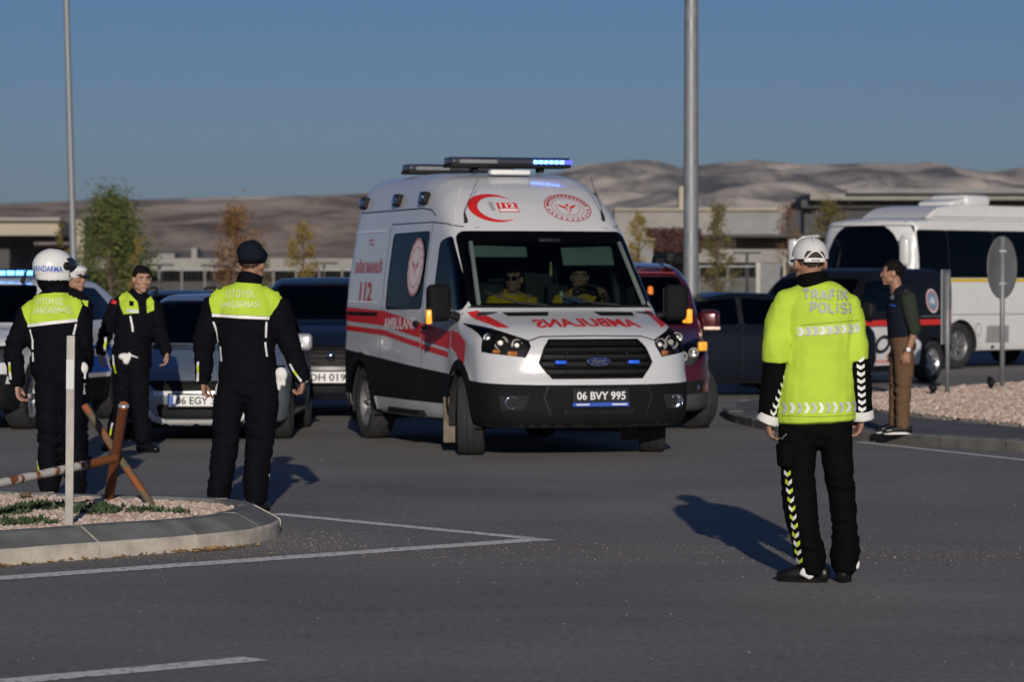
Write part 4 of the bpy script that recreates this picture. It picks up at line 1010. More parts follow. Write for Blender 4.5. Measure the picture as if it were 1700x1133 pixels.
fd('hood_shut_line', arcstrip([(-.60, 1.035), (-.47, 1.075), (0, 1.082), (.47, 1.075), (.60, 1.035)], .010), m_gap, off=.002)
# forehead graphics
cx, cz = -.40, 2.245
cres = []
n = 40
for k in range(n):
    def pt(t, q):
        o_ = (cx + .235 * math.cos(t), cz + .135 * math.sin(t)); return o_ if q == 0 else (cx + .052 + .203 * math.cos(t) * 1.0, cz - .004 + .112 * math.sin(t))
    t0, t1 = R(45) + (R(315) - R(45)) * k / n, R(45) + (R(315) - R(45)) * (k + 1) / n
    cres.append([pt(t0, 0), pt(t1, 0), pt(t1, 1), pt(t0, 1)])
fd('crescent', cres, m_red, step=.05)
fd('emergency_badge', [quad(-.365, -.175, 2.205, 2.295)], m_red, off=.0035); fd('emergency_badge', [quad(-.355, -.185, 2.212, 2.236)], m_whitepl, off=.005)
front_text('badge_lettering', amb, askin, '112', -.27, 2.266, .14, .042, m_whitepl, .03, off=.006)
front_text('badge_numeral', amb, askin, '1', -.415, 2.26, .04, .085, m_grey_film, .02)
ex, ez = .32, 2.25
fd('emblem_ring', ringquads(ex, ez, .235, .132, .012, 44), m_red2, step=.05); fd('emblem_ring', ringquads(ex, ez, .165, .093, .006, 40), m_red2, step=.05)
for t in np.linspace(R(190), R(350), 11): fd('emblem_star', [disc(ex + .20 * math.cos(t), ez + .112 * math.sin(t), .014, .010, 6)], m_red2, step=.05)
fd('emblem_dot', [quad(ex + .2 * math.cos(t) - .012, ex + .2 * math.cos(t) + .012, ez + .113 * math.sin(t) - .010, ez + .113 * math.sin(t) + .010) for t in np.linspace(R(12), R(168), 15)], m_red2, step=.05)
fd('emblem_wreath', [quad(ex + .12 * math.cos(t) - .016, ex + .12 * math.cos(t) + .016, ez + .068 * math.sin(t) - .007, ez + .068 * math.sin(t) + .007) for t in np.linspace(R(-200), R(20), 14)], mat('grey_pink_film', (.52, .38, .38), .5), step=.05)
fd('emblem_wing', [[(ex, ez - .06), (ex + .02, ez + .01), (ex + .095, ez + .035), (ex + .08, ez + .012), (ex + .03, ez - .008)], [(ex, ez - .06), (ex - .03, ez - .008), (ex - .08, ez + .012), (ex - .095, ez + .035), (ex - .02, ez + .01)], disc(ex, ez + .025, .016, .014, 10)], m_red, off=.004, step=.05)
fr_o = [Vector((p[0], p[1])) for p in scr]; fc_ = Vector((0, 1.70)); fr_i = [Vector((p.x * .945, 1.37 if p.y < 1.5 else (1.70 + (p.y - 1.70) * .66))) for p in fr_o]
fd('windscreen_border', [[fr_o[i - 1], fr_o[i], fr_i[i], fr_i[i - 1]] for i in range(len(fr_o))], mat('black_glass_border', (.002, .002, .003), .35, var=.05, spec=.06), off=-.004)
fd('scuttle', [[(-.88, 1.322), (.88, 1.322), (.84, 1.345), (-.84, 1.345)]], m_black, off=.006)
# grille bars, badge and flashers
for i in range(5):
    zz = 1.005 - i * .066; hw = float(np.interp(zz, [.70, .85, .98, 1.05], [.42, .52, .475, .42])) - .012
    b = bmesh.new(); pts = [(x, float(AH.Fr(zz)) + .15 * x * x + .17 * x ** 4 + .012, zz) for x in np.linspace(-hw, hw, 13)]; tube(b, pts, [(.012, .016)] * 13, 6, ref=Vector((0, 1, 0)), dome=0); bobj('grille_bar', b, mat('gloss_black', (.004, .004, .005), .6, spec=.1), amb, True)
for x in (-.28, 0, .28):
    b = bmesh.new(); box(b, (x, float(AH.Fr(.85)) + .02 + .15 * x * x, .83), (.012, .02, .24)); bobj('grille_upright', b, m_black, amb)
b = bmesh.new(); P = ringquads(0, 0, .53, .172, .022, 10)
gb = gr; out_ = [Vector((p[0], p[1])) for p in gb]; cc = Vector((0, .87)); inn = [cc + (p - cc) * .955 for p in out_]
fd('grille_surround', [[out_[i - 1], out_[i], inn[i], inn[i - 1]] for i in range(len(out_))], mat('gloss_black', (.004, .004, .005), .6, spec=.1), off=.008)
lg = empty('badge', (0, -1.0, .862)); lg.parent = amb
b = bmesh.new(); lathe(b, [(.03, .11), (.0, .112), (-.006, .108), (-.006, 0)], 'Y', 32); o = bobj('badge_rim', b, m_chrome, lg, True); o.scale = (1, 1, .40)
b = bmesh.new(); lathe(b, [(-.0075, .10), (-.0085, .0)], 'Y', 32); o = bobj('badge_face', b, mat('badge_navy', (.008, .02, .09), .3, coat=.5), lg, True); o.scale = (1, 1, .385)
b = text_bm('Ford', .005, .35)
for v in b.verts: v.co = (v.co.x * .125, -.0105, v.co.y * .05)
bobj('badge_lettering', b, m_chrome, lg)
for s in (-1, 1):
    b = bmesh.new(); box(b, (s * .34, -.965, .852), (.10, .03, .03), None, .006); bobj('grille_flasher', b, mat('blue_flasher', (.02, .10, .6), .3, emit=(.03, .16, 1), estr=.22), amb, True)
plate(amb, (0, -1.06, .56), .50, .11, '06 BVY 995', m_plate_k, m_whitepl, False, True)
b = bmesh.new(); box(b, (0, -1.0, .415), (.66, .055, .07), None, .012); bobj('lower_intake', b, m_black, amb)
for zz in (.405, .435):
    b = bmesh.new(); box(b, (0, -1.034, zz), (.62, .012, .010)); bobj('intake_bar', b, m_clad, amb)
for s in (-1, 1):
    fd('bumper_crease', arcstrip([(s * .46, .645), (s * .50, .55), (s * .44, .39)], .014), mat('light_cladding_edge', (.022, .023, .024), .6, spec=.15), off=.006)
    fd('fog_recess', [[(s * .62, .565), (s * .86, .56), (s * .84, .43), (s * .66, .44)]], m_liner, off=.003)
# roof bars
def lightbar(y, z, half, label, lit):
    o = empty('light_bar', (0, y, z)); o.parent = amb; o['label'] = label
    b = bmesh.new(); box(b, (0, 0, -.005), (2 * half, .30, .035), None, .012); bobj('bar_base', b, m_black, o, True)
    b = bmesh.new(); box(b, (0, 0, .035), (2 * half - .01, .29, .06), None, .025, 3); bobj('bar_cover', b, mat('smoky_bar_cover', (.045, .05, .06), .15, coat=.5), o, True)
    b = bmesh.new(); box(b, (0, 0, .068), (2 * half - .02, .27, .015), None, .006); bobj('bar_top', b, mat('navy_bar_top', (.01, .015, .05), .2, coat=.5), o, True)
    for s in (-1, 1):
        b = bmesh.new(); box(b, (s * half * .55, 0, -.04), (.05, .12, .05)); bobj('bar_foot', b, m_black, o)
    b = bmesh.new(); box(b, (-half * .55, -.149, .033), (half * .62, .006, .035)); bobj('bar_lens', b, mat('grey_bar_lens', (.20, .21, .22), .3), o)
    if lit:
        for i in range(6):
            b = bmesh.new(); box(b, (half * (.40 + i * .088), -.150, .033), (.042, .012, .034), None, .004); bobj('blue_lamp', b, mat('lit_blue_led', (.1, .2, 1), .3, emit=(.10, .28, 1.0), estr=7.0), o)
        b = bmesh.new(); box(b, (half * .93, -.149, .033), (.10, .008, .04)); bobj('blue_lamp', b, mat('dim_blue_led', (.1, .12, .8), .3, emit=(.10, .10, .9), estr=.9), o)
lightbar(1.68, 2.672, .60, 'front roof bar with lit blue lamps', True); lightbar(3.3, 2.66, .56, 'unlit rear roof bar', False)
b = bmesh.new(); box(b, (-.05, 1.45, 2.60), (.4, .12, .05), None, .02); bobj('roof_vent', b, m_whitepl, amb, True)
for s, yy, hx in ((-1, .72, -.70), (1, .72, .64)):
    h = askin.ray_cast(Vector((hx, yy, 4)), Vector((0, 0, -1)))[0]; o = empty('antenna', h); o.parent = amb
    b = bmesh.new(); tube(b, [(0, 0, -.01), (0, 0, .02), (-.01, .02, .09)], [.022, .017, .007], 10); bobj('antenna_base', b, m_black, o, True)
    b = bmesh.new(); tube(b, [(-.01, .02, .10), ((.14 if s < 0 else -.10), .07, .40)], [.004, .0025], 6); bobj('antenna_rod', b, m_black, o)
for s in (-1, 1):
    fd('roof_groove', arcstrip([(s * .26, 2.12), (s * .24, 2.40), (s * .22, 2.58)], .008), mat('soft_white_groove', (.66, .66, .66), .4), off=.002)
    fd('pillar_seam', arcstrip([(s * .80, 2.05), (s * .735, 2.25), (s * .60, 2.45)], .008), mat('soft_white_groove', (.66, .66, .66), .4), off=.002)
# cabin
b = bmesh.new(); box(b, (0, .12, 1.16), (1.7, .55, .26), None, .06, 3); bobj('dashboard', b, m_dash, amb, True)
b = bmesh.new(); box(b, (0, 1.42, 1.4), (1.6, .03, 1.5)); bobj('bulkhead', b, m_dash, amb)
b = bmesh.new(); box(b, (0, .65, .62), (1.75, 1.7, .04)); bobj('cabin_floor', b, m_dash, amb)
b = bmesh.new(); box(b, (0, 1.12, 2.08), (1.45, .66, .03)); bobj('headliner', b, m_dash, amb)
seats(amb, [(-.22, .95), (-.62, .95), (.45, .95)], .82, .44)
steering(amb, .42, .42, 1.36)
vis = mat('grey_green_visor', (.25, .30, .28), .8, var=.05)
for (x, wd, hh) in ((-.45, .56, .12), (.42, .50, .20)):
    b = bmesh.new(); box(b, (x, .54, 1.90 - hh / 2), (wd, .025, hh), Matrix.Rotation(R(-28), 3, 'X'), .010, 2); bobj('sun_visor', b, vis, amb, True)
b = bmesh.new(); box(b, (.02, .46, 1.93), (.22, .06, .07), None, .02); bobj('inner_mirror', b, m_black, amb, True)
b = bmesh.new(); tube(b, [(.0, .34, 1.74), (.0, .34, 1.62)], [.010, .016], 6); bobj('hanging_tag', b, mat('straw_charm', (.45, .40, .2), .8), amb)
b = bmesh.new(); box(b, (.14, .12, 1.36), (.20, .03, .13), Matrix.Rotation(R(-20), 3, 'X'), .01); bobj('tablet', b, mat('tablet_blue', (.12, .16, .26), .2), amb)
b = bmesh.new(); box(b, (.02, .10, 1.44), (.03, .02, .07), None, .006); bobj('phone', b, m_whitepl, amb)
for s in (-1, 1):
    b = bmesh.new(); tube(b, [(s * .79, .02, 1.36), (s * .72, .50, 1.92)], [.022, .022], 8); bobj('pillar_trim', b, mat('dark_green_trim', (.10, .13, .12), .8), amb, True)
for (x, rz_) in ((-.35, 8), (.35, 6)):
    b = bmesh.new(); p0 = Vector((x + .15, -.13, 1.35)); tube(b, [p0, p0 + Vector((-.25, .03, .02)), p0 + Vector((-.55, .09, .12))], [.012, .010, .006], 6); bobj('wiper', b, m_liner, amb, True)
# ------------------------------------------------------------------ other vehicles
def hatch_top(hood0, hood1, ycowl, roofz, yroof0, yroof1, yend, zend, yf):
    return [(-2, hood0 - .05), (yf, hood0 - .02), (yf + .15, hood0 + .04), (ycowl - .35, hood1 - .03), (ycowl, hood1), (yroof0 - .12, roofz - .075), (yroof0 + .25, roofz - .01), ((yroof0 + yroof1) / 2, roofz), (yroof1, roofz - .04), (yend, zend), (9, zend - .1)]
def cabin(root, zs, ydash, yseat, half, wheel_z):
    b = bmesh.new(); box(b, (0, ydash, wheel_z - .16), (2 * half, .5, .22), None, .06, 3); bobj('dashboard', b, m_dash, root, True)
    b = bmesh.new(); box(b, (0, yseat + .6, zs - .02), (2 * half, 2.6, .03)); bobj('cabin_floor', b, m_dash, root)
    seats(root, [(-.36, yseat), (.36, yseat), (-.36, yseat + .95), (.36, yseat + .95)], zs, .48); steering(root, .36, ydash + .36, wheel_z)
# silver-grey hatchback
m_silver = mat('steel_blue_metallic', (.22, .27, .32), .32, .45, var=.04, scale=2, coat=.8)
SH = Hull(top=hatch_top(.66, .92, .20, 1.44, 1.05, 2.3, 3.2, .98, -.82), front=[(0, -.78), (.2, -.84), (.45, -.86), (.6, -.83), (.72, -.74), (.9, -.4), (1.5, -.3)],
          width=[(0, .80), (.2, .84), (.4, .865), (.75, .87), (.9, .845), (.95, .80), (1.2, .70), (1.42, .58), (1.6, .5)], zb=.17, rear=[(0, 3.3), (.5, 3.42), (.9, 3.38), (1.4, 3.0)],
          plan=[(-.9, .93), (-.4, .985), (.2, 1), (2.4, 1), (3.4, .93)], k=.16, ktop=.10, bowf=.22, bowt=.22, crown=.05, fr4=.25, wheels=[(0, .31), (2.55, .31)], Rw=.35, flare=.015, axz=.52, sig=.05)
SCR = lambda b, t, z0, z1: rounded([(-b, z0), (b, z0), (t, z1), (-t, z1)], .06, 2)
sil, sskin, _ = car('hatchback_car', 'silver-blue hatchback facing the camera with front plate starting 06 EG', 'car', (-3.05, 32.35, 0), R(-.5), SH, -.45, 2.95, m_silver, [0, 2.55], r=.31, wtrack=.755,
    side_win=[(rounded([(.55, .955), (1.02, 1.32), (1.5, 1.355), (1.5, .955)], .04, 2), 'door_window', m_gl_tint, .005), (rounded([(1.57, .955), (1.57, 1.355), (2.3, 1.31), (2.75, 1.02), (2.6, .97)], .04, 2), 'door_window', m_gl_tint, .005)],
    screen=SCR(.70, .56, .945, 1.37), screen_glass=m_gl_tint, grille=[rounded([(-.50, .60), (.50, .60), (.40, .50), (-.40, .50)], .04, 2), rounded([(-.40, .37), (.40, .37), (.36, .23), (-.36, .23)], .04, 2)],
    heads=[([(.50, .66), (.52, .56), (.78, .58), (.82, .74), (.68, .73)], [(.62, -.56, .63, .05, 'bulb'), (.73, -.45, .66, .045, 'bulb')], mat('lamp_housing_grey', (.10, .11, .12), .3, .6))], gaps=())
cabin(sil, .30, .40, 1.15, .66, .98)
m_pearl = mat('bright_silver', (.72, .72, .72), .3, .2, var=.03, coat=.5)
front_decal('sunlit_bumper_strip', sil, sskin, arcstrip([(-.68, .56), (-.58, .42), (-.42, .24), (-.30, .195), (.30, .195), (.42, .24), (.58, .42), (.68, .56)], .055), m_pearl, off=.012, step=.05)  # sunlight on the camera-facing bumper, painted in as a paler strip
front_decal('sunlit_bumper_upper', sil, sskin, [quad(-.42, .42, .455, .497)], m_pearl, off=.008)  # same painted sunlight along the upper bumper
for s in (-1, 1):
    front_decal('bumper_pocket', sil, sskin, [[(s * .50, .36), (s * .78, .37), (s * .76, .22), (s * .46, .22)]], m_black, off=.004)
    mirror_(sil, s * .93, .62, .95, mat('silver_mirror_shell', (.62, .63, .65), .3, .5, coat=.5), .9)
for i in range(3):
    b = bmesh.new(); box(b, (0, -.815, .525 + i * .028), (.86, .02, .008)); bobj('grille_bar', b, m_black, sil)
plate(sil, (0, -.895, .41), .52, .11, '06 EGY 3', m_plate_w, m_ink, True, fit=.88)
for s in (-1, 1):
    side_decal('panel_gap', sil, sskin, arcstrip([(.42, .35), (.40, .8), (.50, .93)], .009), s, m_gap, off=.002); side_decal('panel_gap', sil, sskin, arcstrip([(1.53, .33), (1.53, 1.36)], .009), s, m_gap, off=.002)
# dark SUV beside it
m_dkblue = mat('dark_navy_paint', (.006, .010, .022), .3, .0, var=.05, coat=.3, spec=.3)
UH = Hull(top=hatch_top(.92, 1.10, .15, 1.62, .95, 2.6, 3.35, 1.25, -.80), front=[(0, -.72), (.25, -.83), (.5, -.86), (.8, -.83), (.95, -.72), (1.1, -.4)],
          width=[(0, .84), (.25, .90), (.5, .925), (.9, .925), (1.05, .90), (1.12, .86), (1.4, .76), (1.6, .66)], zb=.22, rear=[(0, 3.3), (.6, 3.5), (1.1, 3.45), (1.6, 3.1)],
          plan=[(-.9, .93), (-.4, .985), (.2, 1), (2.4, 1), (3.4, .94)], k=.15, ktop=.10, bowf=.16, bowt=.2, crown=.04, fr4=.2, wheels=[(0, .35), (2.7, .35)], Rw=.39, flare=.02, axz=.62, sig=.05)
suv_kw = dict(side_win=[(rounded([(.60, 1.13), (.98, 1.49), (1.55, 1.53), (1.55, 1.13)], .04, 2), 'door_window', m_gl_tint, .005), (rounded([(1.63, 1.13), (1.63, 1.53), (2.45, 1.49), (2.85, 1.22), (2.7, 1.14)], .04, 2), 'door_window', m_gl_tint, .005)],
    screen=SCR(.76, .62, 1.125, 1.53), screen_glass=m_gl_tint)
dks, dskin, _ = car('suv', 'dark navy SUV with white plate DH 0198 beside the ambulance', 'car', (-2.10, 37.7, 0), R(3), UH, -.4, 3.0, m_dkblue, [0, 2.7], r=.35, wtrack=.80,
    grille=[rounded([(-.55, .84), (.55, .84), (.48, .60), (-.48, .60)], .05, 2), rounded([(-.5, .42), (.5, .42), (.45, .28), (-.45, .28)], .04, 2)],
    heads=[([(.58, .84), (.60, .72), (.82, .74), (.86, .88), (.70, .88)], [(.68, -.58, .79, .05, 'bulb'), (.78, -.50, .81, .045, 'bulb')], m_black)], **suv_kw)
cabin(dks, .45, .40, 1.15, .7, 1.14)
for i in range(4):
    b = bmesh.new(); box(b, (0, -.80, .64 + i * .055), (.98, .025, .018)); bobj('grille_bar', b, mat('gloss_black', (.004, .004, .005), .6, spec=.1), dks)
b = bmesh.new(); lathe(b, [(.0, .05), (-.02, .045), (-.024, 0)], 'Y', 20, (0, -.85, .72)); bobj('badge', b, m_chrome, dks, True)
plate(dks, (0, -.90, .48), .52, .125, 'DH 0198', m_plate_w, m_ink, False)
for s in (-1, 1): mirror_(dks, s * 1.0, .68, 1.14, m_black, 1.0)
# white patrol SUV on the left
m_pw = mat('patrol_white_paint', (.66, .67, .68), .28, var=.03, coat=.6)
m_patblue = mat('patrol_blue_film', (.02, .10, .46), .35, var=.05)
pat, pskin, _ = car('patrol_suv', 'white patrol SUV with blue side flash and lit blue roof light', 'car', (-5.17 - .78, 34.6, 0), R(-12.5), UH, -.4, 3.0, m_pw, [0, 2.7], r=.35, wtrack=.80,
    grille=[rounded([(-.52, .82), (.52, .82), (.46, .64), (-.46, .64)], .05, 2)], clad_z=((0, 0, .50), (0, .0, 1)),
    heads=[([(.56, .86), (.58, .70), (.84, .72), (.87, .90), (.70, .89)], [(.66, -.58, .79, .06, 'bulb'), (.78, -.50, .81, .055, 'bulb')], mat('lamp_housing_grey', (.10, .11, .12), .3, .6))], **suv_kw)
cabin(pat, .45, .40, 1.15, .7, 1.14)
for s in (-1, 1):
    side_decal('blue_flash', pat, pskin, [[(.40, .55), (1.05, .55), (.85, .92), (.52, .92)], [(1.15, .55), (2.35, .55), (2.2, .72), (1.05, .80)]], s, m_patblue)
    side_decal('blue_flash', pat, pskin, [[(1.2, .86), (3.1, .86), (3.1, .58), (2.5, .58), (2.2, .80)]], s, m_patblue)
    front_decal('fog_pocket', pat, pskin, [[(s * .52, .60), (s * .85, .60), (s * .82, .42), (s * .50, .42)]], m_black, off=.004)
    b = bmesh.new(); lathe(b, [(0, 0), (-.004, .05), (.01, .06)], 'Y', 16, (s * .70, -.70, .50)); bobj('fog_lamp', b, m_chrome, pat, True)
    mirror_(pat, s * 1.0, .68, 1.14, m_pw, 1.0); side_decal('panel_gap', pat, pskin, arcstrip([(1.59, .5), (1.59, 1.5)], .009), s, m_gap, off=.002)
front_decal('front_skid', pat, pskin, [[(-.62, .38), (.62, .38), (.56, .27), (-.56, .27)]], m_pw, off=.006)
o = empty('light_bar', (0, 1.25, 1.66)); o.parent = pat; o['label'] = 'patrol roof bar with lit blue lamps'
b = bmesh.new(); box(b, (0, 0, 0), (1.15, .28, .09), None, .03, 3); bobj('bar_cover', b, mat('navy_bar_top', (.01, .015, .05), .2, coat=.5), o, True)
for i in range(4):
    b = bmesh.new(); box(b, (.12 + i * .105, -.142, .0), (.085, .012, .05)); bobj('blue_lamp', b, mat('lit_blue_patrol', (.1, .3, 1), .3, emit=(.12, .45, 1.0), estr=4), o)
b = bmesh.new(); tube(b, [(.50, .75, 1.56), (.52, .80, 1.66), (.58, 1.0, 2.0)], [.03, .012, .004], 8); bobj('antenna', b, m_black, pat, True)
# dark red van
m_dred = mat('dark_red_paint', (.080, .008, .012), .22, .25, var=.05, coat=.9)
VH = Hull(top=[(-2, .80), (-.75, .84), (-.6, .90), (-.15, 1.02), (.05, 1.08), (.72, 1.63), (1.0, 1.74), (1.5, 1.78), (3.2, 1.78), (3.4, 1.72), (9, 1.6)], front=[(0, -.74), (.25, -.82), (.5, -.84), (.75, -.80), (.9, -.68), (1.1, -.4)],
          width=[(0, .82), (.25, .88), (.5, .905), (.95, .905), (1.1, .88), (1.5, .82), (1.75, .72), (1.9, .6)], zb=.20, rear=[(0, 3.3), (.5, 3.45), (1.2, 3.45), (1.8, 3.35)],
          plan=[(-.9, .92), (-.4, .98), (.2, 1), (9, 1)], k=.14, ktop=.12, bowf=.18, bowt=.18, crown=.03, fr4=.22, wheels=[(0, .33), (2.75, .33)], Rw=.37, flare=.02, axz=.62, sig=.05)
red, rskin, _ = car('panel_van', 'dark red van half hidden behind the ambulance with amber indicator lit', 'van', (1.16, 34.6, 0), R(2.5), VH, -.4, 3.0, m_dred, [0, 2.75], r=.33, wtrack=.79, steer=R(24), style='steel',
    side_win=[(rounded([(.50, 1.13), (.82, 1.55), (1.5, 1.62), (1.5, 1.13)], .04, 2), 'door_window', m_gl_tint, .005), (rounded([(1.6, 1.13), (1.6, 1.62), (3.2, 1.62), (3.2, 1.13)], .05, 2), 'side_window', m_gl_tint, .005)],
    screen=SCR(.76, .70, 1.10, 1.62), screen_glass=m_gl_tint, grille=[rounded([(-.42, .72), (.42, .72), (.38, .56), (-.38, .56)], .05, 2), rounded([(-.6, .42), (.6, .42), (.55, .26), (-.55, .26)], .05, 2)],
    heads=[([(.50, .86), (.54, .68), (.72, .70), (.86, .82), (.88, .98), (.74, .95)], [(.60, -.60, .78, .055, 'bulb'), (.72, -.53, .82, .055, 'bulb')], mat('lamp_housing_grey', (.10, .11, .12), .3, .6))],
    clad_z=((0, 0, .40), (0, 0, 1)), clad_m=mat('grey_bumper_plastic', (.045, .045, .048), .6))
cabin(red, .50, .35, 1.1, .68, 1.14)
for s in (-1, 1):
    mirror_(red, s * 1.0, .55, 1.14, m_dred, 1.1, False, 1.15)
    b = bmesh.new(); box(b, (s * 1.02, .47, 1.06), (.18, .03, .035), None, .01); bobj('mirror_indicator', b, mat('pale_indicator', (.7, .55, .45), .3, emit=(1, .6, .4), estr=.25), red, True)
    b = bmesh.new(); box(b, (s * .81, -.575, .885), (.10, .06, .10), Matrix.Rotation(R(s * 22), 3, 'Z'), .02, 3); bobj('indicator', b, mat('lit_amber_indicator', (.9, .4, .05), .25, emit=(1, .50, .05), estr=1.1 if s > 0 else .2), red, True)
    front_decal('fog_pocket', red, rskin, [[(s * .58, .52), (s * .82, .54), (s * .80, .40), (s * .60, .38)]], m_black, off=.004)
    b = bmesh.new(); lathe(b, [(0, 0), (-.004, .045), (.01, .055)], 'Y', 16, (s * .72, -.66, .46)); bobj('fog_lamp', b, m_chrome, red, True)
    b = bmesh.new(); tube(b, [(s * .62, .95, 1.76), (s * .62, 1.1, 1.84), (s * .62, 3.0, 1.86), (s * .62, 3.2, 1.78)], [.02] * 4, 8); bobj('roof_rail', b, m_black, red, True)
b = bmesh.new(); box(b, (.62, 1.05, 1.83), (.12, .16, .13), None, .03, 2); bobj('rail_foot', b, m_black, red, True)
front_decal('screen_header', red, rskin, arcstrip([(-.66, 1.655), (0, 1.665), (.66, 1.655)], .012), mat('bright_red_seal', (.5, .10, .09), .3), off=.006)
b = bmesh.new(); tube(b, [(.36, .55, 1.50), (.36, .55, 1.38)], [.03, .045], 8); bobj('hanging_tag', b, mat('orange_charm', (.85, .22, .02), .6), red, True)
plate(red, (0, -.88, .48), .50, .11, '', m_plate_w, m_ink, True)
# dark saloon beyond the far island
m_bblack = mat('black_blue_paint', (.006, .008, .014), .25, .0, var=.05, spec=.3)
SDH = Hull(top=[(-2, .68), (-.80, .72), (-.6, .78), (.15, .92), (.45, .96), (1.15, 1.36), (1.5, 1.43), (2.1, 1.42), (2.7, 1.28), (3.15, 1.04), (3.6, .98), (9, .9)], front=[(0, -.78), (.3, -.88), (.55, -.88), (.75, -.7), (1, -.4)],
           width=[(0, .82), (.25, .88), (.5, .90), (.85, .89), (.95, .84), (1.2, .72), (1.45, .6)], zb=.18, rear=[(0, 3.5), (.5, 3.68), (.9, 3.66), (1.2, 3.5)], plan=[(-.9, .92), (-.4, .98), (.2, 1), (2.8, 1), (3.7, .92)], k=.15, ktop=.09,
           bowf=.2, bowt=.2, crown=.05, fr4=.2, wheels=[(0, .32), (2.65, .32)], Rw=.36, flare=.015, axz=.5)
sed_win = [(rounded([(.72, .985), (1.15, 1.30), (1.62, 1.345), (1.62, .985)], .04, 2), 'door_window', m_gl_tint, .005), (rounded([(1.70, .985), (1.70, 1.345), (2.3, 1.31), (2.85, 1.06), (2.7, .99)], .04, 2), 'door_window', m_gl_tint, .005)]
def saloon(label, loc, rz, pm, group=None):
    c, k, _ = car('saloon_car', label, 'car', loc, rz, SDH, -.45, 3.2, pm, [0, 2.65], r=.32, wtrack=.78, ny=90, nt=110, side_win=sed_win, screen=SCR(.72, .58, .985, 1.35), screen_glass=m_gl_tint, rear_screen=SCR(.66, .55, 1.08, 1.32), grille=[rounded([(-.42, .64), (.42, .64), (.38, .5), (-.38, .5)], .04, 2)],
        heads=[([(.50, .70), (.52, .58), (.80, .60), (.82, .74), (.68, .74)], [(.64, -.62, .66, .045, 'bulb')], m_black)], group=group)
    cabin(c, .32, .55, 1.25, .66, 1.0)
    for s in (-1, 1): mirror_(c, s * .96, .85, 1.0, pm, .9); side_decal('door_frame', c, k, arcstrip([(1.66, .99), (1.66, 1.35)], .05), s, m_pearl if pm is m_bblack and s < 0 else m_black, off=.004); side_decal('panel_gap', c, k, arcstrip([(1.66, .35), (1.66, .96)], .01), s, m_gap, off=.002)
    return c
saloon('dark blue-black saloon behind the red van and the traffic officer', (1.3, 44.5, 0), R(-75), m_bblack)
saloon('dark car whose low roof shows right of the officer in the beret', (-2.9, 46.5, 0), R(-70), mat('slate_blue_paint', (.03, .045, .07), .25, .3, coat=.8))
saloon('pale silver car roof showing between the beret officer and the navy SUV', (-3.2, 52.5, 0), R(-78), mat('pale_silver_paint', (.45, .46, .48), .3, .6, coat=.8))
fs = saloon('dark blue estate with roof rails showing above the silver-blue hatchback', (-5.2, 54, 0), R(15), mat('deep_blue_paint', (.012, .03, .07), .25, .2, coat=.9))
for s in (-1, 1):
    b = bmesh.new(); tube(b, [(s * .5, 1.2, 1.34), (s * .5, 1.35, 1.47), (s * .5, 2.3, 1.46), (s * .5, 2.45, 1.32)], [.022] * 4, 8); bobj('roof_rail', b, m_black, fs, True)
# black patrol van with red band
m_blk = mat('patrol_black_paint', (.006, .0065, .008), .4, var=.05, spec=.25)
m_wfilm = mat('white_film', (.70, .70, .70), .4, var=.04)
bv, bk_, _ = car('patrol_van', 'black patrol van with red band, white lower panel and round crest', 'van', (4.2, 48.8, 0), R(-36), VH, -.4, 3.0, m_blk, [0, 2.75], r=.33, wtrack=.79, style='alloy',
    side_win=[(rounded([(.50, 1.13), (.82, 1.55), (1.5, 1.60), (1.5, 1.13)], .04, 2), 'door_window', m_gl_tint, .005)], screen=SCR(.76, .70, 1.10, 1.62), screen_glass=m_gl_tint,
    grille=[rounded([(-.42, .72), (.42, .72), (.38, .56), (-.38, .56)], .05, 2)], heads=[([(.50, .86), (.54, .68), (.72, .70), (.86, .82), (.88, .98), (.74, .95)], [(.62, -.58, .78, .06, 'bulb')], m_black)])
cabin(bv, .50, .35, 1.1, .68, 1.14)
